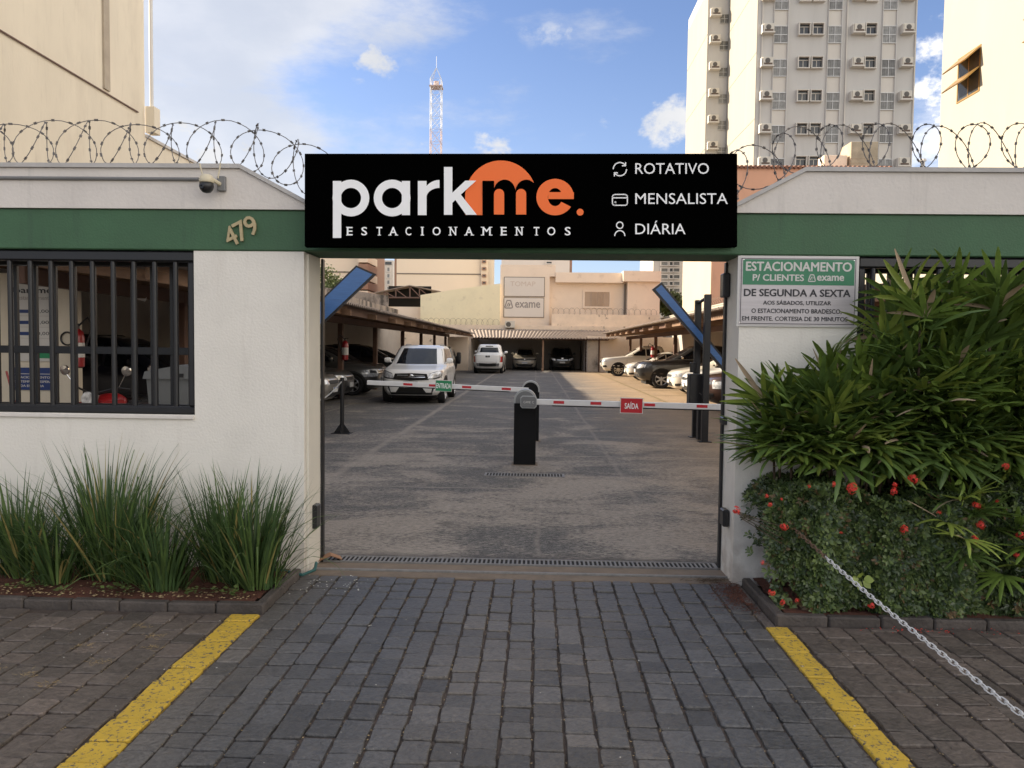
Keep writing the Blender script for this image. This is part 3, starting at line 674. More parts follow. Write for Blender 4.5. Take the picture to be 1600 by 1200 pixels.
# razor coils
def coil(name, label, pts, r, pitch, A, wire, barbs=True, m='wire', cat='razor wire', seg=26, phase=0, group=None, double=False):
    t = thing(name, label, cat, pts[0], group=group); P = [Vector(p) for p in pts]; rr = random.Random(len(pts)*31+int(r*1000))
    L_ = [0]
    for a, b in zip(P, P[1:]): L_.append(L_[-1]+(b-a).length)
    tot = L_[-1]; n = int(tot/pitch*seg); jit = {}; mb = MB(); bb = MB()
    dirn = (P[-1]-P[0]).normalized(); side = Vector((-dirn.y, dirn.x, 0)).normalized()
    for sgn, ph0 in (((1, 0), (-.8, 2.3)) if double else ((1, 0),)):
      path = []
      for i in range(n+1):
          s = tot*i/n; k = max(j for j in range(len(L_)) if L_[j] <= s+1e-9); k = min(k, len(P)-2)
          base = P[k].lerp(P[k+1], (s-L_[k])/(L_[k+1]-L_[k]))
          ang = 2*math.pi*i/seg+phase+ph0; lp_ = i//seg
          if lp_ not in jit: jit[lp_] = (rr.uniform(.85, 1.10), rr.uniform(-.13, .13))
          nx = jit.get(lp_+1) or jit.setdefault(lp_+1, (rr.uniform(.85, 1.10), rr.uniform(-.13, .13))); f = (i % seg)/seg
          rad = r*(jit[lp_][0]*(1-f)+nx[0]*f); tl = jit[lp_][1]*(1-f)+nx[1]*f
          path.append(base+dirn*(sgn*A*math.sin(ang)+tl*r)+side*(rad*.75*math.sin(ang+.5))+Vector((0, 0, r+rad*math.cos(ang))))
      mb.tube(path, wire, 5 if barbs else 4)
      if barbs:
          for i in range(1, len(path)-1, 2):
              d = (path[i+1]-path[i-1]).normalized(); q = d.to_track_quat('X', 'Z').to_matrix().to_4x4()
              k = bb.mark(); l = .013; w = .0085
              bb.add([(-l, -w, 0), (-l*.4, 0, -.002), (-l, w, 0), (l, w, 0), (l*.4, 0, .002), (l, -w, 0)], [(0, 1, 2, 3, 4, 5)])
              bb.add([(-l, 0, -w*.9), (-l, 0, w*.9), (l, 0, w*.9), (l, 0, -w*.9)], [(0, 1, 2, 3)])
              bb.xf(k, Matrix.Translation(path[i]) @ q @ Matrix.Rotation(rr.uniform(0, 3), 4, 'X'))
    part('wire', mb, Mt[m], t, 'all', world=True, fix=False)
    if bb.f: part('barbs', bb, Mt[m], t, world=True, stuff=True, fix=False)
    return t
yc = 5.42
coil('razor_wire_coil', 'barbed razor wire coil on top of the left parapet', [(-5.2, yc, 2.80), (-2.02, yc, 2.80), (-1.45, yc, 2.58)], .188, .30, .14, .0030, double=True)
coil('razor_wire_coil', 'barbed razor wire coil on top of the right parapet', [(1.25, yc, 2.57), (1.80, yc, 2.79), (5.2, yc, 2.81)], .193, .325, .14, .0032, phase=1.2, double=True)

# ------------------------------------------------------------------ the big sign
def sign_frame():
    # plane of the sign, hung a little crooked on the beam
    y = 5.13
    c = PY(814, 312.5, y)
    Mx = Matrix((RT, -fw*-1, UP)).transposed().to_4x4()    # local x right, y away, z up
    return c, Mx
c, Mx = sign_frame()
SW, SH = 676*.00427, 145*.00427
kp = (c-Vector((0, 0, CAMH))).dot(fw)/FPX                  # metres per photo pixel on the sign
SW, SH = 676*kp, 145*kp
sign = thing('entrance_sign', 'wide black parking company sign with white and orange logo over the gate', 'sign', c)
sign.matrix_world = Matrix.Translation(c) @ Mx
mb = MB(); mb.box(-SW/2, SW/2, 0, .055, -SH/2, SH/2, .001); part('sign_board', mb, Mt['black_matte'], sign)
mb = MB()
for x in (-1.2, 0, 1.2):
    mb = MB(); mb.box(x-.03, x+.03, .056, .10, -.25, -.05); part('sign_bracket', mb, Mt['black_metal'], sign)
def lx(px): return (px-814)*kp
def lz(py): return (312.5-py)*kp
def A(X, Y): return (510+X*410/1600, 245+Y*410/1600)      # logo crop -> photo pixels
def S2(X, Y):
    a = A(X, Y); return lx(a[0]), lz(a[1])
def flat(name, polys, m, y=-.003, dep=.003, parent=None, fn=S2):
    mb = MB()
    for i, poly in enumerate(polys): mb.prism([fn(*p) for p in poly], y-i*.00003, y+dep)
    return part(name, mb, m, parent or sign)
def arc(cx, cy, r, a0, a1, n=24, ry=None):
    ry = ry or r
    return [(cx+r*math.cos(R(a0+(a1-a0)*i/n)), cy-ry*math.sin(R(a0+(a1-a0)*i/n))) for i in range(n+1)]
def ring(cx, cy, ro, ri, a0=0, a1=360, n=32, ryo=None, ryi=None):
    ryo = ryo or ro; ryi = ryi or ri
    out = []
    for i in range(n):
        a, b = R(a0+(a1-a0)*i/n), R(a0+(a1-a0)*(i+1)/n)
        out.append([(cx+ro*math.cos(a), cy-ryo*math.sin(a)), (cx+ro*math.cos(b), cy-ryo*math.sin(b)), (cx+ri*math.cos(b), cy-ryi*math.sin(b)), (cx+ri*math.cos(a), cy-ryi*math.sin(a))])
    return out
def rect(x0, x1, y0, y1): return [(x0, y1), (x1, y1), (x1, y0), (x0, y0)]
W = Mt['white_print']; O = Mt['orange_print']; K = Mt['black_matte']
flat('letter', [rect(40, 91, 148, 495)]+ring(150, 252, 112, 62), W)
flat('letter', [rect(460, 510, 148, 356)]+ring(401, 252, 112, 62), W)
flat('letter', [rect(558, 611, 148, 356)]+ring(690, 250, 105, 80, 90, 178, 10, 108, 60)[:10], W)
flat('letter', [rect(718, 769, 65, 356), [(769, 222), (848, 148), (914, 148), (820, 233), (769, 283)], [(785, 262), (820, 233), (918, 356), (852, 356)]], W, y=-.012, dep=.002)
flat('orange_dome', [arc(1064, 245, 218, -30, 210, 60, 222)], O, y=-.002, dep=.002)
flat('orange_dome', [rect(846, 952, 240, 356)], O, y=-.004, dep=.001)
# black m laid over the dome
blk = [rect(952, 1023, 148, 418), arc(1087, 215, 66, 0, 180, 20, 74)+[(1021, 356), (1153, 356)], arc(1219, 215, 66, 0, 180, 20, 74)+[(1153, 356), (1400, 356), (1400, 215)],
       rect(840, 1400, 356.5, 418), [(1266, 158), (1400, 158), (1400, 360), (1266, 360)]]
flat('letter', blk, K, y=-.008, dep=.003)
flat('letter', [arc(1053, 230, 31, 0, 180, 14, 32)+[(1022, 354), (1084, 354)], arc(1187, 230, 31, 0, 180, 14, 32)+[(1156, 354), (1218, 354)]], O, y=-.011, dep=.002)
flat('letter', ring(1394, 248, 114, 44, 0, 328, 40, 111, 55)+[rect(1352, 1508, 218, 260)], O, y=-.011, dep=.002)
flat('full_stop', [arc(1547, 338, 21, 0, 360, 20)[:-1]], O)
for ch, cx in zip('ESTACIONAMENTOS', (143, 231, 323, 408, 500, 585, 672, 772, 870, 977, 1082, 1176, 1281, 1371, 1471)):
    x, z = S2(cx, 454); k_ = kp*410/1600
    wd = {'I': 10, 'M': 50, 'N': 40, 'O': 50, 'A': 48}.get(ch, 36)
    lettering(ch, W, sign, x, -.002, z, w=wd*k_, h=52*k_, bold=.016, extrude=.001, name='letter')
    feet = {'E': [(-12, 24), (-12, -24)], 'T': [(0, 24)], 'A': [(-20, 24), (20, 24)], 'I': [(0, 24), (0, -24)], 'N': [(-17, 24), (17, -24), (-17, -24)], 'M': [(-25, 24), (25, 24), (-25, -24), (25, -24)]}.get(ch, [])
    if feet: flat('serif', [rect(cx+a-10, cx+a+10, 454+b-2.5, 454+b+2.5) for a, b in feet], W, y=-.0032, dep=.001)
for tx, cy, w in (('ROTATIVO', 263.5, 115), ('MENSALISTA', 310.5, 144.5), ('DIÁRIA', 355.5, 78.5)):
    lettering(tx, W, sign, lx(992.5+w/2), -.002, lz(cy), w=w*kp, h=(17.0 if 'Á' not in tx else 21.0)*kp, bold=-.004, extrude=.001)
I2 = lambda X, Y: (lx(940+X*212/1600), lz(245+Y*212/1600))
def stroke(name, paths, w=13):
    mb = MB()
    for P in paths:
        for (xa, ya), (xb, yb) in zip(P, P[1:]):
            d = Vector((xb-xa, yb-ya)); 
            if d.length < 1e-6: continue
            n = Vector((-d.y, d.x)).normalized()*w/2
            mb.prism([I2(xa+n.x, ya+n.y), I2(xb+n.x, yb+n.y), I2(xb-n.x, yb-n.y), I2(xa-n.x, ya-n.y)], -.003, -.0005)
        for p in P[1:-1] if len(P) > 2 else []: mb.prism([I2(*q) for q in arc(p[0], p[1], w/2, 0, 360, 8)[:-1]], -.0032, -.0006)
    part(name, mb, W, sign)
stroke('arrows_icon', [arc(215, 147, 78, 180, 40, 16), arc(215, 147, 78, 0, -140, 16), [(282, 65), (282, 107), (240, 107)], [(150, 232), (150, 190), (192, 190)]])
cr = [(155, 445), (275, 445)]+arc(275, 475, 28, 90, 0, 6)+[(303, 545)]+arc(275, 545, 28, 0, -90, 6)+[(155, 573)]+arc(155, 545, 28, 270, 180, 6)+[(127, 475)]+arc(155, 475, 28, 180, 90, 6)
stroke('card_icon', [cr, [(127, 485), (303, 485)], arc(162, 537, 5, 0, 360, 8)])
stroke('person_icon', [arc(214, 808, 38, 0, 360, 22), arc(214, 935, 60, 180, 0, 16, 64)])

# ------------------------------------------------------------------ customer plaque
c0 = PY(1152, 400, 5.235); c1 = PY(1339, 510, 5.235); pw, ph = c1.x-c0.x-.004, c0.z-c1.z+.012
pq = thing('customer_sign', 'brushed metal and green customer parking plaque on right pier', 'sign', ((c0.x+c1.x)/2+.004, WY0-.002, (c0.z+c1.z)/2-.003))
mb = MB(); mb.box(-pw/2, pw/2, -.012, 0, -ph/2, ph/2, .002); part('backing_plate', mb, Mt['board_white'], pq)
pi = lambda X, Y: ((X-815)/1600*205/187*pw*.995, (470-Y)/937*120/110*ph*.985)
def pf(name, poly, m, y, dep): return flat(name, [poly], m, y, dep, pq, pi)
pf('plaque_face', rect(110, 1520, 55, 885), Mt['plaque_metal'], -.0145, .0025)
pf('plaque_border', rect(122, 1508, 66, 872), Mt['ink'], -.0152, .0006); pf('plaque_field', rect(130, 1500, 74, 864), Mt['plaque_metal'], -.0160, .0007)
pf('green_header', rect(142, 1492, 78, 390), Mt['plaque_green'], -.0170, .0009)
s_ = pw*.995*205/187/1600; sz = ph*.985*120/110/937
for tx, xa, xb, ya, yb, m, bo in (('ESTACIONAMENTO', 176, 1458, 106, 222, 'board_white', .03), ('P/ CLIENTES', 262, 884, 260, 342, 'board_white', .03), ('exame', 1040, 1368, 270, 336, 'board_white', .03),
        ('DE SEGUNDA A SEXTA', 160, 1452, 440, 532, 'ink', .028), ('AOS SÁBADOS, UTILIZAR', 396, 1222, 572, 642, 'ink', .022), ('O ESTACIONAMENTO BRADESCO,', 258, 1350, 682, 746, 'ink', .022), ('EM FRENTE. CORTESIA DE 30 MINUTOS', 146, 1425, 778, 832, 'ink', .022)):
    x, z = pi((xa+xb)/2, (ya+yb)/2); lettering(tx, Mt[m], pq, x, -.0173, z, w=(xb-xa)*s_, h=(yb-ya)*sz, bold=bo, extrude=.0006)
def flask(parent, fn, m, y, dep=.0008):
    polys = []
    P = [(960, 262), (1000, 262), (1022, 335), (1012, 344), (945, 344), (937, 335), (960, 262)]
    out = []
    for (xa, ya), (xb, yb) in zip(P, P[1:]):
        d = Vector((xb-xa, yb-ya)).normalized(); n = Vector((-d.y, d.x))*6
        out.append([(xa+n.x, ya+n.y), (xb+n.x, yb+n.y), (xb-n.x, yb-n.y), (xa-n.x, ya-n.y)])
    out.append([(975, 285), (987, 285), (962, 330), (950, 330)]); out.append([(990, 290), (1000, 300), (975, 330), (985, 330)][::1])
    mb = MB()
    for p in out: mb.prism([fn(*q) for q in p], y, y+dep)
    part('flask_emblem', mb, m, parent)
flask(pq, pi, Mt['board_white'], -.0179)
for sx, sy in ((150, 82), (1482, 82), (118, 856)):
    x, z = pi(sx, sy); mb = MB(); k = mb.mark(); mb.lathe([(.004, 0), (.003, .002)], 8); mb.xf(k, Matrix.Translation((x, -.0165, z)) @ Matrix.Rotation(R(90), 4, 'X')); part('screw', mb, Mt['chrome'], pq)

# ------------------------------------------------------------------ car park: side walls and carports
def wall_box(name, label, box, m, cat='wall', **kw):
    t = thing(name, label, cat, ((box[0]+box[1])/2, (box[2]+box[3])/2, 0))
    mb = MB(); mb.box(*box); part('wall_face', mb, m, t, world=True); return t
wall_box('boundary_wall', 'low grey side wall under the left carport', (-10.75, -10.5, 5.66, 60, -.05, 3.35), Mt['lot_wall'])
w_ = thing('boundary_wall', 'mouldy concrete wall rising behind the left carport', 'wall', (-10.9, 45, 0))
mb = MB(); mb.box(-11.2, -10.76, 34, 60, -.05, 4.45); part('wall_face', mb, Mt['dirty_wall'], w_, world=True)
w_ = thing('boundary_wall', 'sunlit white wall above the right carport roof', 'wall', (10.1, 40, 0))
mb = MB(); mb.box(10.02, 10.3, 19.8, 62, -.05, 4.05); part('wall_face', mb, Mt['lit_wall'], w_, world=True)
mb = MB(); mb.box(9.98, 10.34, 19.8, 62, 4.052, 4.12); part('wall_cap', mb, Mt['lit_wall'], w_, world=True)
wall_box('boundary_wall', 'grey inner wall behind the cars of the right carport', (9.80, 10.0, 5.66, 53, -.05, 3.0), Mt['lot_wall'])
coil('razor_wire_coil', 'razor wire coil along the sunlit right boundary wall', [(10.15, 22, 4.12), (10.15, 46, 4.12)], .20, .5, .15, .007, False, 'wire_far', seg=14)

def corrugated(p00, p01, p10, p11, n, amp, name, parent, m):
    """sheet; ridges run from edge p0* to edge p1*; n ridges along the edge"""
    vs = []; fs = []; k = n*8
    for i in range(k+1):
        t = i/k; a = Vector(p00).lerp(Vector(p01), t); b = Vector(p10).lerp(Vector(p11), t); h = amp*math.cos(2*math.pi*i/8)
        for q in (a, b): vs.append((q.x, q.y, q.z+h)); vs.append((q.x, q.y, q.z+h-.012))
    for i in range(k):
        o = i*4; fs += [(o, o+4, o+6, o+2), (o+1, o+3, o+7, o+5), (o, o+1, o+5, o+4), (o+2, o+6, o+7, o+3)]
    mb = MB(); mb.add(vs, fs); return part(name, mb, m, parent, world=True, fix=False)
def carport(name, label, s, xp, xe, xw, y0, y1, ys, zb, ze, zw):
    t = thing(name, label, 'carport', (xp*s, y0, 0))
    mm = lambda a, b: (min(a, b), max(a, b))
    for i, ya in enumerate(range(int(y0), int(y1), 6)):
        yb = min(ya+6.06, y1)
        corrugated((xe*s, ya, ze), (xe*s, yb, ze), (xw*s, ya, zw), (xw*s, yb, zw), int((yb-ya)/.19), .028, 'roof_sheet', t, Mt['roof_tin'])
    for y in ys:
        mb = MB(); a, b = mm(xp*s-.075, xp*s+.075); mb.box(a, b, y-.075, y+.075, -.02, zb-.001, .01); part('post', mb, Mt['wood'], t, world=True)
    yy = [y0]+[y for y in ys if y > y0+1]+[y1]
    for a, b in zip(yy, yy[1:]):
        mb = MB(); mb.box(xp*s-.05, xp*s+.05, a+.004, b-.004, zb, zb+.20, .006); part('beam', mb, Mt['wood'], t, world=True)
        xf = (xe+.35)*s
        zf = ze+(zw-ze)*.35/abs(xw-xe)-.05
        mb = MB(); mb.box(xf-.025, xf+.025, a+.006, b-.006, zf-.20, zf, .006); part('fascia_board', mb, Mt['wood_light' if rnd.random() < .35 else 'wood'], t, world=True)
    y = y0+.2
    while y < y1:
        mb = MB(); x0, x1 = (xe+.10)*s, (xw-.05)*s; k = (zw-ze)/abs(xw-xe)
        z0 = ze+.10*k-.26; z1 = z0+abs(x1-x0)*k
        mb.add([(x0, y-.03, z0), (x0, y+.03, z0), (x0, y+.03, z0+.13), (x0, y-.03, z0+.13), (x1, y-.03, z1), (x1, y+.03, z1), (x1, y+.03, z1+.13), (x1, y-.03, z1+.13)],
               [(0, 3, 2, 1), (4, 5, 6, 7), (0, 1, 5, 4), (2, 3, 7, 6), (1, 2, 6, 5), (0, 4, 7, 3)])
        part('rafter', mb, Mt['wood_light'], t, world=True); y += 2.8
    return t
carport('carport', 'timber carport with corrugated roof along the left side of the lot', -1, 5.86, 4.05, 10.45, 8.6, 52.0, (12.6, 17.8, 23, 28, 33.8, 39.3, 44.5, 50), 2.26, 2.52, 3.28)
carport('carport', 'timber carport with corrugated roof along the right side of the lot', 1, 6.15, 4.45, 9.9, 13.0, 52.2, (17.5, 22.5, 28.0, 34, 39.5, 45, 50), 2.22, 2.62, 3.0)
# back carport
t = thing('carport', 'corrugated lean-to roof across the back of the lot', 'carport', (.5, 52.8, 0))
corrugated((-4.3, 52.3, 2.26), (5.4, 52.3, 2.26), (-5.2, 59.3, 2.98), (7.5, 59.3, 2.98), 46, .04, 'roof_sheet', t, Mt['roof_tin'])
mb = MB(); mb.box(.47, .60, 52.7, 52.83, -.02, 2.15, .01); part('post', mb, Mt['wood_light'], t, world=True)
mb = MB(); mb.box(-4.3, 5.0, 52.72, 52.82, 2.152, 2.235); part('beam', mb, Mt['wood'], t, world=True)
mb = MB(); mb.box(-4.5, 4.0, 59.3, 59.45, -.05, 3.0); part('rear_wall', mb, Mt['lot_wall'], t, world=True)
mb = MB(); mb.box(3.45, 3.6, 52.9, 59.29, -.05, 2.3); mb.box(-4.55, -4.4, 52.4, 59.29, -.05, 2.2); part('side_wall', mb, Mt['lot_wall'], t, world=True)
wall_box('wing_wall', 'short cream wall beside the white pickup truck', (-5.95, -4.56, 52.1, 52.3, -.05, 2.28), Mt['back_wall'])
t = wall_box('wing_wall', 'cream wall with a plain door at the right end of the back carport', (3.62, 9.79, 53.0, 53.2, -.05, 2.42), Mt['back_wall'])
d0, d1 = PY(917, 530, 52.98), PY(934, 579, 52.98)
mb = MB(); mb.box(d0.x, d1.x, 52.95, 52.995, .0, d0.z); part('door', mb, mat('scuffed_cream_door', (.55, .47, .38), .8, var=.1, stain=(.05, .045, .04), stain_scale=1.1, stain_amt=.8, stain_lo=.52, stain_hi=.72), t, world=True)
mb = MB(); mb.box(d0.x-.1, d0.x-.01, 52.9, 52.997, 0, d0.z+.12); mb.box(d1.x+.01, d1.x+.1, 52.9, 52.997, 0, d0.z+.12); part('door_frame', mb, Mt['wood'], t, world=True)

# ------------------------------------------------------------------ cars
def interp(keys, z):
    if z <= keys[0][0]: return keys[0][1:]
    for a, b in zip(keys, keys[1:]):
        if z <= b[0]:
            t = (z-a[0])/(b[0]-a[0]) if b[0] > a[0] else 0
            return tuple(p+(q-p)*t for p, q in zip(a[1:], b[1:]))
    return keys[-1][1:]
_wheel = {}
def wheel_meshes(r, w, style):
    k = (round(r, 3), round(w, 3), style)
    if k in _wheel: return _wheel[k]
    rot = Matrix.Rotation(R(90), 4, 'Y')
    mb = MB(); q = mb.mark(); mb.lathe([(r*.66, -w/2+.01), (r*.93, -w/2), (r, -w*.34), (r, w*.34), (r*.93, w/2), (r*.66, w/2-.01), (r*.62, w/2-.03), (r*.62, -w/2+.03)], 28, cap=False); mb.xf(q, rot); ty = mb.mesh('tyre', True)
    rm = MB(); q = rm.mark()
    for sg in (1, -1): pass
    rm.lathe([(r*.67, w/2-.012), (r*.64, w/2-.004), (r*.60, w/2-.02), (r*.60, -w/2+.02), (r*.64, -w/2+.004), (r*.67, -w/2+.012)], 28, cap=False)
    n = {'five': 5, 'ten': 10, 'seven': 7, 'six': 6}[style]
    for zz in (w/2-.035, -w/2+.012):
        for i in range(n):
            a = 2*math.pi*i/n; kk = rm.mark(); ww = r*(.085 if n < 8 else .05)
            rm.box(r*.10, r*.615, -ww, ww, zz, zz+.022, .004); rm.xf(kk, Matrix.Rotation(a, 4, 'Z'))
        kk = rm.mark(); rm.lathe([(r*.14, zz-.002), (r*.16, zz+.01), (r*.12, zz+.028)], 12); 
    rm.xf(q, rot); ri = rm.mesh('rim', True)
    dk = MB(); q = dk.mark(); dk.lathe([(r*.595, w/2-.055), (r*.595, -w/2+.055)], 20); dk.xf(q, rot); di = dk.mesh('brake_disc')
    _wheel[k] = (ty, ri, di); return _wheel[k]

def car(name, label, loc, yaw, S, paint, cat='car', rim='rim', style='five', group=None, plate=None, detail=True):
    t = thing(name, label, cat, loc, yaw, group)
    Lc = S['L']; keys = S['keys']; H_ = keys[-1][0]
    n_b, n_g = S.get('n', 5.0), S.get('ng', 4.2); belt = S['belt']
    def prm(z):
        f, r, b = interp(keys, z); k = min(max((z-belt)/.12, 0), 1); return (f+r)/2, (r-f)/2, b, n_b*(1-k)+n_g*k
    def yF(x, z): c, a, b, n = prm(z); return c-a*max(1-min(abs(x)/b, .9995)**n, 0)**(1/n)-Lc/2
    def yB(x, z): c, a, b, n = prm(z); return c+a*max(1-min(abs(x)/b, .9995)**n, 0)**(1/n)-Lc/2
    def xS(u, z): c, a, b, n = prm(z); return b*max(1-min(abs(u-c)/a, .9995)**n, 0)**(1/n)
    zs = []
    for a, b in zip(keys, keys[1:]):
        m = 4 if b[1]-a[1] > .2 else (3 if b[0]-a[0] > .1 else 2)
        zs += [a[0]+(b[0]-a[0])*i/m for i in range(m)]
    zs.append(keys[-1][0]); NA = 72; mb = MB(); vs = []
    for z in zs:
        c, a, b, n = prm(z)
        for i in range(NA):
            q = 2*math.pi*i/NA; cx, sx = math.cos(q), math.sin(q)
            vs.append((b*math.copysign(abs(cx)**(2/n), cx), c-Lc/2+a*math.copysign(abs(sx)**(2/n), sx), z))
    fs = []
    arches = [(S['wf'], S['R']), (S['wr'], S['R'])]
    for i in range(len(zs)-1):
        for k in range(NA): fs.append((i*NA+k, i*NA+(k+1) % NA, (i+1)*NA+(k+1) % NA, (i+1)*NA+k))
    fs += [tuple(range(NA))[::-1], tuple((len(zs)-1)*NA+k for k in range(NA))]
    mb.add(vs, fs)
    body = part('body', mb, paint, t, 'all')
    def panel(nm, side, bot, top, m, off=.004, rows=5, th=.01, parent=None, label=None, smooth=True):
        """bot/top: polylines [(a,z)..]; a = x for F/B, a = u for sides"""
        fn = {'F': lambda a, z, o: (a, yF(a, z)-o, z), 'B': lambda a, z, o: (a, yB(a, z)+o, z),
              'L': lambda a, z, o: (-xS(a, z)-o, a-Lc/2, z), 'R': lambda a, z, o: (xS(a, z)+o, a-Lc/2, z)}[side]
        def dens(P, n=9):
            out = []; seg = len(P)-1
            for i in range(n):
                s = i/(n-1)*seg; k = min(int(s), seg-1); f = s-k
                out.append((P[k][0]+(P[k+1][0]-P[k][0])*f, P[k][1]+(P[k+1][1]-P[k][1])*f))
            return out
        n = max(9, 4*(len(bot)-1)+1); B, T = dens(bot, n), dens(top, n); vv = []
        for j in range(rows+1):
            for i in range(n):
                a = B[i][0]+(T[i][0]-B[i][0])*j/rows; z = B[i][1]+(T[i][1]-B[i][1])*j/rows; vv.append(fn(a, z, off))
        ff = [(j*n+i, j*n+i+1, (j+1)*n+i+1, (j+1)*n+i) for j in range(rows) for i in range(n-1)]
        bd = [i for i in range(n)]+[j*n+n-1 for j in range(1, rows+1)]+[rows*n+i for i in range(n-2, -1, -1)]+[j*n for j in range(rows-1, 0, -1)]
        o = len(vv)
        for b_ in bd:
            j, i = divmod(b_, n); a = B[i][0]+(T[i][0]-B[i][0])*j/rows; z = B[i][1]+(T[i][1]-B[i][1])*j/rows; vv.append(fn(a, z, off-th))
        for q in range(len(bd)): ff.append((bd[q], bd[(q+1) % len(bd)], o+(q+1) % len(bd), o+q))
        m_ = MB(); m_.add(vv, ff); return part(nm, m_, m, parent or t, smooth, label=label)
    # glasshouse
    zb, zt = S['zb'], S['zt']; glass = Mt['car_glass']
    fb, rb_, bb = interp(keys, zb); ft, rt_, bt = interp(keys, zt)
    panel('windscreen', 'F', [(-bb*.95, zb), (0, zb-.012), (bb*.95, zb)], [(-bt*.93, zt), (0, zt+.01), (bt*.93, zt)], glass, rows=20, off=.010, th=.025)
    if S.get('rear_glass', True):
        zrb = S.get('zrb', zb)
        panel('rear_window', 'B', [(-bb*.92, zrb), (0, zrb), (bb*.92, zrb)], [(-bt*.90, zt-.02), (0, zt-.01), (bt*.90, zt-.02)], glass, rows=16, off=.010, th=.025)
    def edge(z, front): f, r, b = interp(keys, z); return f if front else r
    for sd_ in 'LR':
        ub = S['ub']; z0, z1 = zb+.01, zt
        panel('side_window', sd_, [(edge(z0, 1)+.30, z0), (ub-.03, z0)], [(edge(z1, 1)+.24, z1-.02), (ub-.05, z1)], glass, off=.008, rows=12, th=.02)
        ue0, ue1 = edge(z0, 0)-S.get('cr', .42), edge(z1, 0)-S.get('cr2', .40)
        panel('side_window', sd_, [(ub+.03, z0), (ue0, z0+.01)], [(ub+.01, z1), (ue1, z1-.02)], glass, off=.008, rows=12, th=.02)
        if detail:
            for uu in (ub-.22, min(ub+.72, S['wr']-.1)):
                z_ = zb-.10; h = MB(); x_ = xS(uu, z_); sg = -1 if sd_ == 'L' else 1
                a, b = sorted((sg*(x_-.01), sg*(x_+.03))); h.box(a, b, uu-Lc/2-.08, uu-Lc/2+.08, z_-.012, z_+.012, .006); part('door_handle', h, S.get('handle', paint), t)
            for uu in (edge(zb, 1)+.10, ub, S['wr']-.42):
                panel('door_seam', sd_, [(uu-.004, S['clz']+.03), (uu+.004, S['clz']+.03)], [(uu-.004, zb-.03), (uu+.004, zb-.03)], Mt['ink'], off=.0015, th=.003, rows=6)
    # lower cladding and arches
    clz = S['clz']; cm = Mt['cladding'] if S.get('clad') else paint
    r = S['r']
    for sd_ in 'LR':
        panel('sill_trim', sd_, [(S['wf']+S['R'], keys[0][0]+.01), (S['wr']-S['R'], keys[0][0]+.01)], [(S['wf']+S['R'], clz), (S['wr']-S['R'], clz)], Mt['cladding'], off=.006)
        for uw in (S['wf'], S['wr']):
            a_ = [R(q) for q in range(200, -21, -20)]; Ra = S['R']
            lim = lambda z: max(z, keys[0][0]+.004)
            pb = [(uw+Ra*math.cos(q), lim(r+Ra*math.sin(q))) for q in a_]
            cen = [(uw+.02*math.cos(q), lim(r*.85)) for q in a_]
            panel('wheel_well', sd_, cen, pb, Mt['pit'], off=.004, rows=3, th=.006)
            if S.get('clad'):
                po = [(uw+(Ra+.06)*math.cos(q), lim(r+(Ra+.06)*math.sin(q))) for q in a_]
                panel('wheel_arch_trim', sd_, pb, po, Mt['cladding'], off=.012, rows=1, th=.02)
    ty, ri, di = wheel_meshes(r, .215, style)
    for uw in (S['wf'], S['wr']):
        for sg in (-1, 1):
            w = MB(); w = bpy.data.objects.new('wheel', None); col.objects.link(w); w.parent = t
            w.location = (sg*(xS(uw, .45)-.085), uw-Lc/2, r); w.empty_display_size = .1
            for me, mm, nn in ((ty, Mt['rubber'], 'tyre'), (ri, Mt[rim], 'rim'), (di, Mt['pit'], 'brake_disc')):
                o = bpy.data.objects.new(nn, me); col.objects.link(o); o.parent = w
                if not me.materials: me.materials.append(mm)
                o.material_slots[0].link = 'OBJECT'; o.material_slots[0].material = mm
    ub_ = MB(); ub_.box(-.70, .70, -Lc/2+.35, Lc/2-.35, .17, keys[0][0]+.02); part('underbody', ub_, Mt['pit'], t)
    # mirrors
    um = edge(zb, 1)+.42
    for sg in (-1, 1):
        x_ = xS(um, zb+.02); m_ = MB(); k = m_.mark(); m_.lathe([(.02, -.10), (.07, -.085), (.085, 0), (.075, .07), (.02, .10)], 12)
        m_.xf(k, Matrix.Translation((sg*(x_+.13), um-Lc/2, zb+.09)) @ Matrix.Rotation(R(90), 4, 'Y') @ Matrix.Diagonal((.95, .75, 1, 1)).to_4x4())
        m_.tube([(sg*(x_-.02), um-Lc/2, zb+.02), (sg*(x_+.07), um-Lc/2, zb+.05)], .025, 6)
        part('wing_mirror', m_, S.get('mirror', paint), t, True)
    if S.get('rails'):
        for sg in (-1, 1):
            f_, r_, b_ = interp(keys, H_-.03); pts = []
            for i in range(9):
                u = f_+.25+(r_-f_-.5)*i/8; pts.append((sg*(b_*.86), u-Lc/2, H_-.035+.05*math.sin(math.pi*min(1, i/1.2, (8-i)/1.2)/2)))
            q = MB(); q.tube(pts, .017, 6); part('roof_rail', q, S.get('railm', Mt['cladding']), t, True)
    for nm, side, bot, top, m, *rest in S.get('panels', []):
        panel(nm, side, bot, top, m if not isinstance(m, str) else (paint if m == 'paint' else Mt[m]), off=(rest[0] if rest else .006), th=.016)
    if S.get('plate_f'):
        z = S['plate_f']; y = min(yF(0, z-.065), yF(0, z+.065))-.03
        q = MB(); q.box(-.20, .20, y, y+.02, z-.065, z+.065, .004); pl = part('number_plate', q, Mt['plate'], t)
        if S.get('plate_band'): q = MB(); q.box(-.195, .195, y-.003, y-.0005, z+.03, z+.06); part('plate_band', q, Mt['plate_blue'], pl)
        if plate: lettering(plate, Mt['ink'], pl, 0, y-.001, z-.006, w=.35, h=.075, bold=.02, extrude=.001)
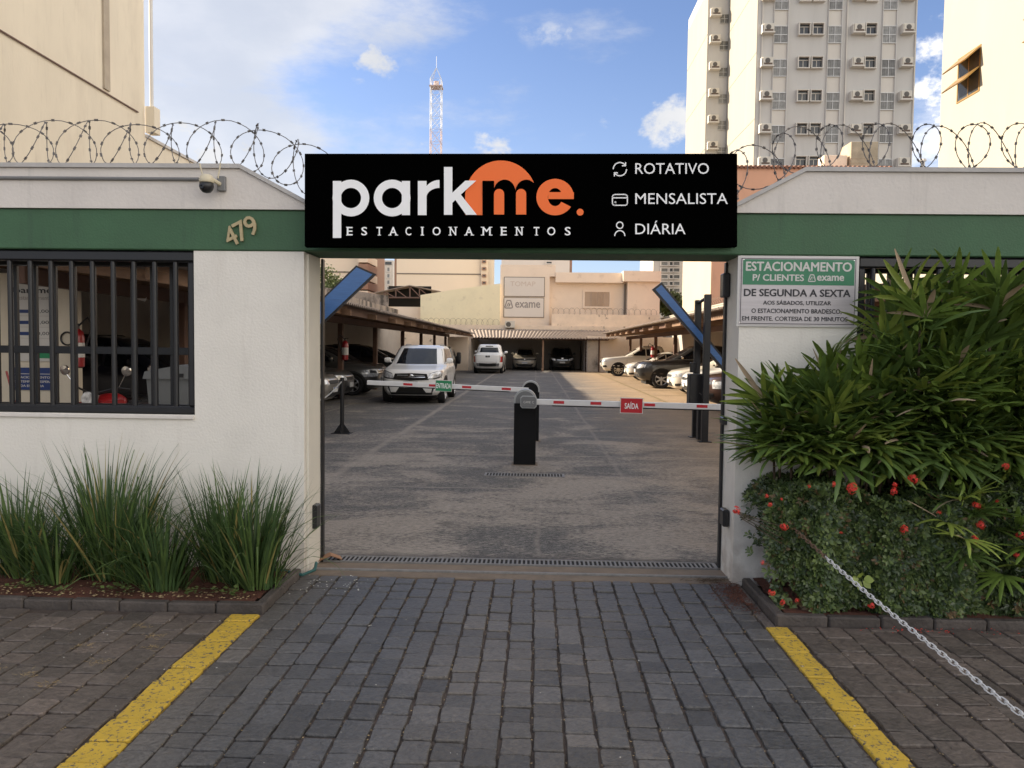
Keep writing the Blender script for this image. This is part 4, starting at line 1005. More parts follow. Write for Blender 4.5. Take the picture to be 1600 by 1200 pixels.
    if S.get('badge'):
        z = S['badge']; y = yF(0, z); q = MB(); k = q.mark(); q.lathe([(.05, 0), (.05, .012), (.035, .018)], 16)
        q.xf(k, Matrix.Translation((0, y-.006, z)) @ Matrix.Rotation(R(90), 4, 'X') @ Matrix.Diagonal((S.get('badge_w', 1), 1, 1, 1)).to_4x4()); part('badge', q, Mt['chrome'], t, True)
    return t, (yF, yB, xS, panel)
def mir(P): return [(-a, z) for a, z in P][::-1]
def both(nm, bot, top, m, off=.006, side='F'):
    return [(nm, side, bot, top, m, off), (nm, side, mir(bot), mir(top), m, off)]
# ---- shapes (front at u=0)
SUV = dict(L=4.1, belt=1.04, zb=1.10, zt=1.54, ub=2.05, wf=.80, wr=3.32, r=.335, R=.40, clz=.42, clad=True, rails=True, n=6.0, ng=6.2, plate_f=.58,
    keys=[(.24, .16, 3.95, .78), (.34, .05, 4.05, .84), (.50, .0, 4.08, .875), (.70, .0, 4.1, .885), (.86, .03, 4.1, .885), (.95, .12, 4.08, .87), (1.0, .45, 4.06, .855), (1.05, .85, 4.03, .835), (1.09, 1.02, 4.0, .815), (1.3, 1.36, 3.92, .755), (1.52, 1.72, 3.80, .685), (1.60, 1.92, 3.70, .64), (1.64, 2.2, 3.5, .52)])
eco_face = [('upper_grille', 'F', [(-.50, .68), (0, .65), (.50, .68)], [(-.44, .845), (0, .86), (.44, .845)], 'pit', .012),
    ('grille_bar', 'F', [(-.40, .745), (0, .735), (.40, .745)], [(-.40, .765), (0, .758), (.40, .765)], 'chrome', .022),
    ('grille_bar', 'F', [(-.38, .795), (0, .795), (.38, .795)], [(-.38, .808), (0, .808), (.38, .808)], 'barrier_rim', .020),
    ('lower_bumper', 'F', [(-.74, .26), (0, .26), (.74, .26)], [(-.865, .50), (0, .45), (.865, .50)], 'cladding', .012),
    ('lower_grille', 'F', [(-.48, .36), (0, .355), (.48, .36)], [(-.42, .46), (0, .46), (.42, .46)], 'pit', .018),
    ('skid_plate', 'F', [(-.56, .325), (-.42, .325)], [(-.60, .50), (-.30, .50)], 'p_white', .024), ('skid_plate', 'F', [(.42, .325), (.56, .325)], [(.30, .50), (.60, .50)], 'p_white', .024),
    ('skid_plate', 'F', [(-.42, .49), (0, .49), (.42, .49)], [(-.40, .53), (0, .53), (.40, .53)], 'p_white', .020),
    ] + both('headlight', [(-.84, .79), (-.66, .735), (-.47, .72)], [(-.83, .925), (-.68, .895), (-.52, .84)], 'lamp', .014) + both('lamp_surround', [(-.86, .74), (-.66, .70), (-.47, .69)], [(-.86, .94), (-.68, .91), (-.52, .855)], 'lamp_dark', .008) + both('bumper_slot', [(-.84, .50), (-.68, .50)], [(-.84, .60), (-.70, .57)], 'cladding', .010)
HATCH = dict(L=3.95, belt=.98, zb=1.03, zt=1.37, ub=1.98, wf=.78, wr=3.25, r=.31, R=.365, clz=.30, n=5.2, ng=5.4, plate_f=.46,
    keys=[(.20, .16, 3.82, .76), (.30, .05, 3.9, .82), (.45, .0, 3.94, .855), (.62, .0, 3.95, .865), (.74, .04, 3.95, .865), (.84, .16, 3.93, .855), (.91, .50, 3.9, .84), (.97, .88, 3.87, .82), (1.01, 1.05, 3.84, .79), (1.2, 1.38, 3.72, .71), (1.37, 1.75, 3.52, .63), (1.44, 2.0, 3.35, .56), (1.48, 2.3, 3.1, .44)])
hatch_face = [('upper_grille', 'F', [(-.42, .62), (0, .61), (.42, .62)], [(-.42, .70), (0, .70), (.42, .70)], 'cladding', .010),
    ('lower_grille', 'F', [(-.46, .28), (0, .27), (.46, .28)], [(-.40, .44), (0, .44), (.40, .44)], 'cladding', .010)] \
    + both('headlight', [(-.78, .64), (-.60, .60), (-.44, .60)], [(-.77, .76), (-.62, .735), (-.46, .70)], 'lamp', .010) + both('fog_lamp', [(-.76, .30), (-.60, .29)], [(-.77, .40), (-.62, .38)], 'cladding', .008)
CUV = dict(HATCH); CUV.update(L=4.25, belt=1.03, zb=1.08, zt=1.46, ub=2.1, wf=.82, wr=3.44, r=.335, R=.395, clz=.40, clad=True, rails=True, plate_f=.52,
    keys=[(.22, .16, 4.1, .78), (.34, .04, 4.2, .85), (.5, .0, 4.24, .885), (.7, .0, 4.25, .895), (.84, .05, 4.24, .89), (.92, .18, 4.22, .875), (.98, .55, 4.2, .86), (1.03, .92, 4.17, .84), (1.07, 1.08, 4.14, .80), (1.28, 1.42, 4.0, .72), (1.46, 1.82, 3.75, .635), (1.53, 2.05, 3.6, .57), (1.58, 2.4, 3.3, .45)])
cuv_face = [('upper_grille', 'F', [(-.56, .70), (0, .68), (.56, .70)], [(-.60, .79), (0, .80), (.60, .79)], 'cladding', .010),
    ('grille_bar', 'F', [(-.55, .74), (0, .735), (.55, .74)], [(-.55, .755), (0, .75), (.55, .755)], 'chrome', .016),
    ('lower_grille', 'F', [(-.55, .30), (0, .30), (.55, .30)], [(-.48, .42), (0, .45), (.48, .42)], 'cladding', .012), ('lower_grille', 'F', [(-.62, .40), (-.5, .36)], [(-.64, .48), (-.44, .46)], 'cladding', .012), ('lower_grille', 'F', [(.5, .36), (.62, .40)], [(.44, .46), (.64, .48)], 'cladding', .012),
    ] + both('headlight', [(-.82, .74), (-.68, .71), (-.56, .71)], [(-.82, .83), (-.70, .81), (-.58, .79)], 'lamp_dark', .011)
PICK = dict(L=5.3, belt=1.12, zb=1.20, zt=1.60, ub=2.55, wf=.95, wr=4.05, r=.385, R=.45, clz=.48, n=8.0, ng=7.0, plate_f=.70, cr=.30, cr2=.30, rear_glass=True, zrb=1.28,
    keys=[(.32, .22, 5.1, .80), (.45, .06, 5.2, .88), (.62, .0, 5.28, .915), (.85, .0, 5.3, .92), (.98, .06, 5.3, .92), (1.06, .20, 5.3, .91), (1.11, .65, 5.3, .90), (1.16, 1.15, 5.29, .88), (1.175, 1.25, 5.28, .86), (1.18, 1.30, 3.72, .86), (1.4, 1.72, 3.66, .79), (1.64, 2.12, 3.58, .71), (1.74, 2.3, 3.5, .65), (1.78, 2.5, 3.35, .54)])
pick_face = [('upper_grille', 'F', [(-.46, .66), (0, .64), (.46, .66)], [(-.44, .96), (0, .97), (.44, .96)], 'cladding', .012),
    ('grille_bar', 'F', [(-.46, .80), (0, .80), (.46, .80)], [(-.46, .85), (0, .85), (.46, .85)], 'chrome', .020),
    ('lower_grille', 'F', [(-.60, .42), (0, .42), (.60, .42)], [(-.5, .56), (0, .56), (.5, .56)], 'cladding', .012),
    ] + both('headlight', [(-.86, .84), (-.68, .80), (-.50, .80)], [(-.86, .99), (-.70, .97), (-.50, .95)], 'lamp', .012) + both('fog_lamp', [(-.84, .52), (-.68, .50)], [(-.85, .64), (-.70, .62)], 'cladding', .010)
def mk(base, face, **k):
    d = dict(base); d['panels'] = face; d.update(k); return d
HPI = math.pi/2
car('parked_suv', 'white compact SUV facing the gate behind the entry arm', (-3.42, 23.1, 0), 0, mk(SUV, eco_face, badge=.785, badge_w=1.6, railm=Mt['steel']), Mt['p_white'], plate='OKZ 4512', style='ten')
car('parked_hatchback', 'small silver hatchback with a blue-topped plate at left jamb', (-7.15, 19.7, 0), HPI, mk(HATCH, hatch_face, plate_band=True), Mt['p_silver'], plate=None)
car('parked_hatchback', 'dark grey hatchback beside the silver one, nose out', (-7.35, 22.3, 0), HPI, mk(HATCH, hatch_face, badge=.66), Mt['p_grey'])
car('parked_suv', 'metallic grey SUV with bright headlamps left of the white SUV', (-7.15, 25.3, 0), HPI, mk(CUV, cuv_face+both('day_light', [(-.85, .60), (-.62, .62)], [(-.85, .74), (-.60, .70)], 'lamp', .013), badge=.76), Mt['p_grey'], style='six')
car('parked_suv', 'black car under the left carport just beyond the grey SUV', (-7.7, 28.4, 0), HPI, mk(CUV, cuv_face), Mt['p_black'])
car('parked_suv', 'black car in the deep shade midway down the left carport', (-7.6, 34.0, 0), HPI, mk(SUV, eco_face), Mt['p_black'])
car('parked_hatchback', 'dark hatchback in the shade at far part of left carport', (-7.8, 38.6, 0), HPI, mk(HATCH, hatch_face), Mt['p_dark'])
ot, fn = car('parked_suv', 'black off-road car with a spare wheel on its tail', (-6.6, 44.6, 0), -HPI, mk(SUV, [], rails=False, plate_f=None), Mt['p_black'])
ty, ri, di = wheel_meshes(.335, .215, 'five')
sw = bpy.data.objects.new('spare_wheel', None); col.objects.link(sw); sw.parent = ot; sw.location = (0, 2.16, .95); sw.rotation_euler = (0, 0, HPI)
for me, mm, nn in ((ty, Mt['rubber'], 'tyre'), (ri, Mt['rim_dark'], 'rim')):
    o = bpy.data.objects.new(nn, me); col.objects.link(o); o.parent = sw; o.material_slots[0].link = 'OBJECT'; o.material_slots[0].material = mm
rear = [('tailgate_seam', 'B', [(-.72, .70), (-.71, .70)], [(-.72, 1.14), (-.71, 1.14)], 'ink', .008), ('tailgate_seam', 'B', [(.71, .70), (.72, .70)], [(.71, 1.14), (.72, 1.14)], 'ink', .008), ('tailgate_seam', 'B', [(-.72, .695), (.72, .695)], [(-.72, .705), (.72, .705)], 'ink', .008),
    ('handle_recess', 'B', [(-.13, .99), (.13, .99)], [(-.13, 1.10), (.13, 1.10)], 'cladding', .010), ('badge', 'B', [(-.06, 1.02), (.06, 1.02)], [(-.06, 1.07), (.06, 1.07)], 'chrome', .018),
    ('rear_bumper', 'B', [(-.86, .46), (0, .44), (.86, .46)], [(-.88, .64), (0, .62), (.88, .64)], 'chrome', .05), ('bumper_step', 'B', [(-.50, .45), (0, .43), (.50, .45)], [(-.52, .645), (0, .625), (.52, .645)], 'cladding', .058),
    ('spoiler_lamp', 'B', [(-.24, 1.64), (.24, 1.64)], [(-.22, 1.69), (.22, 1.69)], 'cladding', .02)] + both('tail_light', [(-.90, .70), (-.75, .70)], [(-.90, 1.05), (-.77, 1.05)], 'lamp_red', .012, 'B')
car('parked_pickup', 'white pickup truck seen from behind near the back carport', (-2.86, 48.9, 0), math.pi, mk(PICK, rear, plate_f=None), Mt['p_white'], cat='pickup truck')
for o in [o for o in bpy.data.objects if o.name.startswith('parked_pickup')]: pass
car('parked_suv', 'sand coloured crossover facing out of the back carport', (-.74, 56.6, 0), 0, mk(CUV, cuv_face+[('skid_plate', 'F', [(-.5, .25), (0, .25), (.5, .25)], [(-.62, .33), (0, .30), (.62, .33)], 'chrome', .014)], plate_band=True, badge=.76), Mt['p_sand'])
car('parked_suv', 'black SUV facing out right of the back carport post', (1.95, 57.0, 0), 0, mk(SUV, [p for p in eco_face if p[0] != 'skid_plate']+[('skid_plate', 'F', [(-.5, .28), (0, .27), (.5, .28)], [(-.54, .33), (0, .31), (.54, .33)], 'chrome', .02)], badge=.86, badge_w=1.6), Mt['p_black'])
car('parked_pickup', 'pale silver pickup truck farthest in the right row', (6.55, 45.7, 0), -HPI, mk(PICK, pick_face), Mt['p_cream'], cat='pickup truck', rim='rim_gold', style='ten')
car('parked_hatchback', 'white hatchback between the silver and the dark pickup', (6.65, 40.0, 0), -HPI, mk(HATCH, hatch_face), Mt['p_cream'])
car('parked_pickup', 'dark graphite pickup truck in the right row', (6.85, 32.3, 0), -HPI, mk(PICK, pick_face, mirror=Mt['chrome'], badge=.86), Mt['p_dark'], cat='pickup truck', style='six')
car('parked_hatchback', 'cream white hatchback right of the graphite pickup', (6.85, 28.1, 0), -HPI, mk(HATCH, hatch_face), Mt['p_cream'])
car('parked_hatchback', 'white hatchback with black grille seen behind the portal posts', (6.85, 25.3, 0), -HPI, mk(HATCH, hatch_face, plate_band=True, badge=.66), Mt['p_white'])
car('parked_sedan', 'dark brown car cut off by the right gate pier', (6.65, 20.6, 0), -HPI, mk(CUV, cuv_face+both('chrome_lamp', [(-.86, .60), (-.64, .60)], [(-.85, .80), (-.62, .78)], 'lamp', .014), rails=False), Mt['p_brown'])
car('parked_suv', 'navy black SUV in the carport behind the left window bars', (-7.9, 14.6, 0), HPI, mk(SUV, eco_face, keys=[(z*1.05, f, r_, b) for z, f, r_, b in SUV['keys']], belt=1.09, zb=1.155, zt=1.575), Mt['p_navy'])

# ------------------------------------------------------------------ motorcycles behind the bars
def motorcycle(label, loc, yaw, c1):
    t = thing('motorcycle', label, 'motorcycle', loc, yaw)     # front at -Y
    for y, r in ((-.66, .29), (.66, .29)):
        mb = MB(); k = mb.mark(); mb.lathe([(r*.8, -.04), (r, -.035), (r+.012, 0), (r, .035), (r*.8, .04)], 28, cap=False)
        for i in range(6):
            kk = mb.mark(); mb.box(.03, r*.82, -.012, .012, -.012, .012); mb.xf(kk, Matrix.Rotation(i*math.pi/3, 4, 'Z'))
        mb.lathe([(.05, -.05), (.05, .05)], 10)
        mb.xf(k, Matrix.Translation((0, y, r)) @ Matrix.Rotation(R(90), 4, 'Y')); part('wheel', mb, Mt['rubber'], t, True)
        mb = MB(); k = mb.mark()
        for i in range(10):
            a0, a1 = R(20+i*12), R(32+i*12); q = r+.045
            mb.add([(-.06, y+q*math.cos(a0), r+q*math.sin(a0)), (.06, y+q*math.cos(a0), r+q*math.sin(a0)), (.06, y+q*math.cos(a1), r+q*math.sin(a1)), (-.06, y+q*math.cos(a1), r+q*math.sin(a1))], [(0, 1, 2, 3)])
        part('mudguard', mb, c1, t)
    mb = MB()
    for sg in (-1, 1): mb.tube([(sg*.07, -.66, .29), (sg*.07, -.42, .95)], .02, 8)
    part('fork', mb, Mt['steel'], t, True)
    mb = MB(); mb.tube([(-.40, -.26, 1.02), (-.28, -.34, 1.04), (-.08, -.40, .98), (.08, -.40, .98), (.28, -.34, 1.04), (.40, -.26, 1.02)], .013, 8)
    hb = part('handlebar', mb, Mt['black_metal'], t, True)
    for sg in (-1, 1):
        mb = MB(); mb.tube([(sg*.30, -.33, 1.04), (sg*.42, -.36, 1.22)], .006, 6); k = mb.mark(); mb.lathe([(.02, -.02), (.062, -.012), (.065, .008), (.04, .018)], 16)
        mb.xf(k, Matrix.Translation((sg*.43, -.36, 1.25)) @ Matrix.Rotation(R(-80), 4, 'X')); part('mirror', mb, Mt['chrome'], t, True)
    mb = MB(); k = mb.mark(); mb.lathe([(.03, .08), (.08, .05), (.095, 0), (.085, -.01)], 18); mb.xf(k, Matrix.Translation((0, -.50, .90)) @ Matrix.Rotation(R(-90), 4, 'X')); part('headlight', mb, Mt['lamp'], t, True)
    mb = MB(); k = mb.mark(); mb.lathe([(.03, -.30), (.12, -.24), (.165, -.08), (.15, .10), (.07, .24), (.02, .27)], 16)
    mb.xf(k, Matrix.Translation((0, -.10, .82)) @ Matrix.Rotation(R(-84), 4, 'X') @ Matrix.Diagonal((1.0, .85, 1, 1)).to_4x4()); part('fuel_tank', mb, c1, t, True)
    mb = MB()
    for sg in (-1, 1):
        mb.prism([(0, 0), (.01, 0), (.01, .01), (0, .01)], 0, .001)
        mb.add([(sg*.17, -.46, .86), (sg*.20, -.10, .88), (sg*.17, -.06, .62), (sg*.14, -.38, .60), (sg*.13, -.46, .86), (sg*.15, -.10, .88), (sg*.12, -.06, .62), (sg*.09, -.38, .60)], [(0, 1, 2, 3), (7, 6, 5, 4), (0, 4, 5, 1), (1, 5, 6, 2), (2, 6, 7, 3), (3, 7, 4, 0)])
    part('tank_shroud', mb, c1, t)
    mb = MB(); mb.box(-.11, .11, .12, .80, .76, .84, .03); part('seat', mb, Mt['dark_plastic'], t)
    mb = MB(); mb.box(-.10, .10, .45, .92, .68, .75, .02); part('tail_fairing', mb, c1, t)
    mb = MB(); mb.box(-.13, .13, -.20, .22, .30, .62, .04); mb.tube([(-.13, -.1, .35), (.15, -.1, .32), (.16, .3, .25), (.16, .85, .38)], .035, 8); part('engine', mb, Mt['steel'], t, True)
    mb = MB(); mb.tube([(0, -.42, .95), (0, -.2, .68), (0, .1, .66), (0, .5, .70), (0, .9, .78)], .025, 8); mb.tube([(.1, .15, .4), (.1, .66, .29)], .02, 6); mb.tube([(-.1, .15, .4), (-.1, .66, .29)], .02, 6); part('frame', mb, Mt['black_metal'], t, True)
    return t
c_ = PY(170, 600, 9.6)
motorcycle('red motorcycle facing out with raised mirrors behind the left bars', (c_.x, 9.75, 0), R(-8), Mt['red_paint'])
c_ = PY(128, 600, 10.3)
motorcycle('black and red motorcycle turned sideways near the price board wall', (-5.35, 10.9, 0), R(62), Mt['red_paint'])
# grey bin
a, b = PY(243, 570, 8.2), PY(300, 570, 8.2)
t = thing('wheeled_bin', 'dark grey plastic bin behind the right end of the left bars', 'bin', ((a.x+b.x)/2+.05, 8.4, 0), R(12))
mb = MB(); vs = []
mb.add([(-.26, -.26, .05), (.26, -.26, .05), (.26, .26, .05), (-.26, .26, .05), (-.33, -.33, 1.22), (.33, -.33, 1.22), (.33, .33, 1.22), (-.33, .33, 1.22)], [(0, 3, 2, 1), (0, 1, 5, 4), (1, 2, 6, 5), (2, 3, 7, 6), (3, 0, 4, 7), (4, 5, 6, 7)])
part('bin_body', mb, Mt['grey_bin'], t)
mb = MB(); mb.prism([(-.36, 1.222), (.36, 1.222), (.34, 1.30), (.0, 1.37), (-.34, 1.30)], -.36, .36); part('bin_lid', mb, Mt['grey_bin'], t)
mb = MB(); mb.box(-.05, .05, -.37, -.362, 1.24, 1.28); mb.tube([(-.3, .30, .09), (.3, .30, .09)], .09, 12); part('bin_wheels', mb, Mt['rubber'], t)
# price board wall
yb = 10.0
c0, c1 = PY(-60, 400, yb), PY(116, 650, yb)
wl = thing('price_wall', 'cream wall carrying the price board behind the left bars', 'wall', ((c0.x+c1.x)/2, yb, 0))
mb = MB(); mb.box(c0.x-1.5, c1.x, yb, yb+.2, -.02, 2.5); part('wall_face', mb, Mt['cream_wall'], wl, world=True)
q0, q1 = PY(11, 440, yb-.03), PY(85, 565, yb-.03)
pb = thing('price_board', 'white parking price board with dark logo and hourly rates', 'sign', ((q0.x+q1.x)/2, yb-.005, (q0.z+q1.z)/2))
w, h = q1.x-q0.x, q0.z-q1.z
mb = MB(); mb.box(-w/2, w/2, -.02, 0, -h/2, h/2, .003); part('board', mb, Mt['board_white'], pb)
lettering('parkme', Mt['ink'], pb, .04, -.021, h*.385, w=w*.80, h=h*.10, bold=.02, extrude=.001)
lettering('estacionamento', Mt['grey_ink'], pb, .06, -.021, h*.30, w=w*.72, h=h*.05, extrude=.001)
mb = MB(); k = mb.mark(); mb.lathe([(.045, 0), (.045, .002)], 20); mb.xf(k, Matrix.Translation((-w*.42, -.021, h*.40)) @ Matrix.Rotation(R(90), 4, 'X')); part('logo_disc', mb, Mt['ink'], pb)
for i, tx in enumerate(('10,00', '15,00', '20,00')):
    z = h*(.13-.14*i); mb = MB(); mb.box(-w*.34, -w*.02, -.022, -.020, z-.022, z+.022); part('rate_label', mb, Mt['board_blue'], pb)
    lettering(tx, Mt['ink'], pb, w*.22, -.021, z, w=w*.34, h=.05, extrude=.001)
    mb = MB(); mb.box(-w*.44, w*.42, -.0212, -.020, z-.062, z-.059); part('rule_line', mb, Mt['grey_ink'], pb)
mb = MB(); mb.box(w*.08, w*.40, -.022, -.020, -h*.46, -h*.34); part('green_label', mb, Mt['green_film'], pb)
q0, q1 = PY(13, 574, yb-.03), PY(87, 610, yb-.03); w, h = q1.x-q0.x, q0.z-q1.z
bb_ = thing('notice_board', 'blue notice board under the white price board', 'sign', ((q0.x+q1.x)/2, yb-.005, (q0.z+q1.z)/2))
mb = MB(); mb.box(-w/2, w/2, -.02, 0, -h/2, h/2, .003); part('board', mb, Mt['board_blue'], bb_)
mb = MB(); mb.box(-w/2, w/2, -.0215, -.0205, h*.21, h*.235); part('rule_line', mb, Mt['board_white'], bb_)
for i, tx in enumerate(('ESTACIONAMENTO', 'POR TEMPO DE ESPERA', 'DA ENTRADA')): lettering(tx, Mt['board_white'], bb_, 0, -.021, h*(.07-.19*i), w=w*(.76, .84, .5)[i], h=h*.10, bold=.02, extrude=.001)
# broom handle, extinguishers
mb = MB(); a, b = PY(10, 580, 9.2), PY(26, 640, 9.2); d = b-a; mb.tube([a, b+d*.5], .012, 8)
q = part('pole', mb, Mt['red_paint'], None, True); tag(q, 'thin red pole leaning under the blue notice board', 'pole')
def extinguisher(label, loc, s=1.0, yaw=0):
    t = thing('fire_extinguisher', label, 'fire extinguisher', loc, yaw)
    mb = MB(); mb.lathe([(.05*s, 0), (.08*s, .02*s), (.085*s, .40*s), (.07*s, .47*s), (.03*s, .51*s)], 16); part('cylinder_body', mb, Mt['red_paint'], t, True)
    mb = MB(); k = mb.mark(); mb.lathe([(.0865*s, .14*s), (.0865*s, .33*s)], 16, cap=False); part('label_band', mb, Mt['board_white'], t, True)
    mb = MB(); mb.box(-.02*s, .02*s, -.02*s, .02*s, .505*s, .56*s); mb.box(-.02*s, .09*s, -.012*s, .012*s, .561*s, .58*s)
    mb.tube([(-.02*s, 0, .55*s), (-.14*s, 0, .66*s), (-.2*s, 0, .55*s), (-.15*s, 0, .4*s), (-.09*s, 0, .2*s)], .012*s, 6); part('valve_and_hose', mb, Mt['dark_plastic'], t, True)
c_ = PY(124, 575, 9.85); extinguisher('red fire extinguisher beside the price board wall', (c_.x-.02, 9.85, c_.z), 1.0, math.pi)
t = thing('hose_ring', 'black coiled hose hanging by the extinguisher behind the bars', 'hose', PY(105, 529, 9.98)); mb = MB(); k = mb.mark()
mb.tube([(.085*math.cos(a_*.3), 0, .085*math.sin(a_*.3)) for a_ in range(21)], .011, 6, closed=True); part('hose_loop', mb, Mt['dark_plastic'], t, True)
c_ = PY(552.5, 563, 22.95); extinguisher('red fire extinguisher on a post of the left carport', (-5.70, 22.90, c_.z), 1.15)
c_ = PY(1012, 560, 39.5); extinguisher('red fire extinguisher on a post of the right carport', (5.98, 39.4, c_.z+.05), 1.1)
# bullet camera on carport beam
c_ = PY(217, 464, 11.3)
t = thing('security_camera', 'white bullet camera hanging from the carport beam behind the bars', 'camera', c_, R(35))
mb = MB(); k = mb.mark(); mb.lathe([(.035, -.10), (.04, -.09), (.04, .09), (.035, .10)], 14); mb.xf(k, Matrix.Rotation(R(108), 4, 'Y')); part('camera_body', mb, Mt['board_white'], t, True)
mb = MB(); mb.tube([(0, 0, .03), (-.02, .02, .12), (-.06, .03, .16)], .015, 6); mb.box(-.10, -.02, 0, .05, .10, .26, .01); part('bracket', mb, Mt['wood_light'], t)

# ------------------------------------------------------------------ barriers
def barrier(name, label, x, y, h=1.03, w=.30, d=.24, face='barrier_grey'):
    t = thing(name, label, 'barrier', (x, y, 0))
    def prof(ww, hh, n=14):
        r = ww/2; return [(-r, 0), (r, 0)]+[(r*math.cos(R(180*i/n)), hh-r+r*math.sin(R(180*i/n))) for i in range(n+1)]
    mb = MB(); mb.box(-w/2, w/2, .0, d, 0, h-w*.62, .008); part('cabinet', mb, Mt['cabinet'], t)
    mb = MB(); P = [(-w/2-.004, h-w*.62+.001), (w/2+.004, h-w*.62+.001)]+[((w/2+.004)*math.cos(R(180*i/18)), h-w*.5+(w/2+.004)*math.sin(R(180*i/18))) for i in range(19)]
    mb.prism(P, -.004, d+.004); part('domed_head', mb, Mt['barrier_rim'], t, True)
    P = [(-w/2+.02, h-w*.62+.002), (w/2-.02, h-w*.62+.002)]+[((w/2-.02)*math.cos(R(180*i/18)), h-w*.5+(w/2-.02)*math.sin(R(180*i/18))) for i in range(19)]
    mb = MB(); mb.prism(P, -.012, -.0041); part('head_face', mb, Mt[face], t)
    mb = MB(); mb.box(-w/2-.03, w/2+.03, -.03, d+.03, -.02, .006, .003); part('base_plate', mb, Mt['cement'], t)
    return t
def arm(name, par, x, y, z, length, ang, marks, parent_sign, hub=True):
    t = bpy.data.objects.new(name, None); col.objects.link(t); t.parent = par; t.location = (x-par.location.x, y-par.location.y, z); t.empty_display_size = .1; t.rotation_euler = (0, ang, 0); s = 1 if length > 0 else -1; l = abs(length)
    a, b = sorted((0, s*l)); mb = MB(); mb.box(a, b, -.025, .025, -.038, .040, .006); part('arm_tube', mb, Mt['arm_white'], t)
    mb = MB(); a2, b2 = sorted((s*.32, s*l)); mb.box(a2, b2, -.012, .012, -.052, -.0385, .003); part('rubber_edge', mb, Mt['rubber'], t)
    for m in marks:
        mb = MB(); mb.box(s*m-.075, s*m+.075, -.0275, -.0252, -.016, .022); part('red_reflector', mb, Mt['red_film'], t)
    return t
bc1 = barrier('parking_barrier', 'black parking barrier nearest the gate, its white arm reaching right', -.126, 10.4)
c_ = PY(825, 630, 10.3); kk = 10.3/FPX
a0 = PY(838, 629, 10.32); a1 = PY(1140, 637.5, 10.32); ang = math.atan2(a0.z-a1.z, a1.x-a0.x)
ar = arm('barrier_arm', bc1, -.08, 10.32, a0.z+.01, 3.2, ang, [], True)
for px in (873, 931, 1015, 1097):
    xx = PY(px, 630, 10.3).x+.08; mb = MB(); mb.box(xx-.072, xx+.072, -.0275, -.0252, -.014, .024); part('red_reflector', mb, Mt['red_film'], ar)
hub = MB(); P = [(-.11, -.055), (-.085, -.082), (.085, -.082), (.11, -.055), (.11, .055), (.085, .082), (-.085, .082), (-.11, .055)]
hub.prism(P, -.085, -.03); part('hub_cover', hub, Mt['barrier_rim'], ar, label='light rimmed hub cover')
hub = MB(); hub.prism([(x*.9, z*.88) for x, z in P], -.092, -.0852); part('hub_face', hub, Mt['barrier_grey'], ar); hb = ar
lettering('CAME', Mt['board_white'], hb, -.02, -.0925, 0, w=.095, h=.030, bold=.01, extrude=.001)
lettering('C', Mt['board_white'], hb, .06, -.0925, .001, w=.024, h=.030, bold=.0, extrude=.001)
c_ = PY(987, 634, 10.25)
sg = thing('exit_sign', 'red SAÍDA sign fixed to the exit arm', 'sign', (c_.x, 10.27, c_.z)); w, h = 35.5*kk, 24.5*kk; sg.rotation_euler = (0, ang, 0)
mb = MB(); mb.box(-w/2, w/2, -.008, 0, -h/2, h/2, .002); part('sign_plate', mb, Mt['board_white'], sg)
mb = MB(); mb.box(-w/2+.01, w/2-.01, -.0095, -.0082, -h/2+.01, h/2-.01); part('sign_face', mb, Mt['red_film'], sg)
lettering('SAÍDA', Mt['white_print'], sg, 0, -.010, .005, w=w*.60, h=h*.46, bold=.0215, extrude=.001)
yb = 13.1; kk = yb/FPX
bc2 = barrier('parking_barrier', 'black parking barrier behind the nearer one, its white arm reaching left', PY(828, 690, yb).x, yb, face='cabinet')
a0 = PY(812, 608, yb-.08); a1 = PY(575, 597, yb-.08); ang2 = math.atan2(a1.z-a0.z, a0.x-a1.x)
xh = PY(828, 600, yb).x
ar2 = arm('barrier_arm', bc2, xh-.02, yb-.06, a0.z-.015, -(xh-a1.x), ang2, [], True)
for px in (637, 677, 729, 791):
    xx = PY(px, 603, yb-.1).x-(xh-.02); mb = MB(); mb.box(xx-.078, xx+.078, -.0275, -.0252, -.016, .022); part('red_reflector', mb, Mt['red_film'], ar2)
c_ = PY(693, 603, yb-.15)
sg = thing('entry_sign', 'green ENTRADA sign fixed to the entry arm', 'sign', (c_.x, yb-.12, c_.z)); w, h = 26*kk, 17.5*kk; sg.rotation_euler = (0, ang2, 0)
mb = MB(); mb.box(-w/2, w/2, -.008, 0, -h/2, h/2, .002); part('sign_plate', mb, Mt['board_white'], sg)
mb = MB(); mb.box(-w/2+.008, w/2-.008, -.0095, -.0082, -h/2+.008, h/2-.008); part('sign_face', mb, Mt['green_film'], sg)
lettering('ENTRADA', Mt['white_print'], sg, 0, -.010, 0, w=w*.88, h=h*.46, bold=.02, extrude=.001)
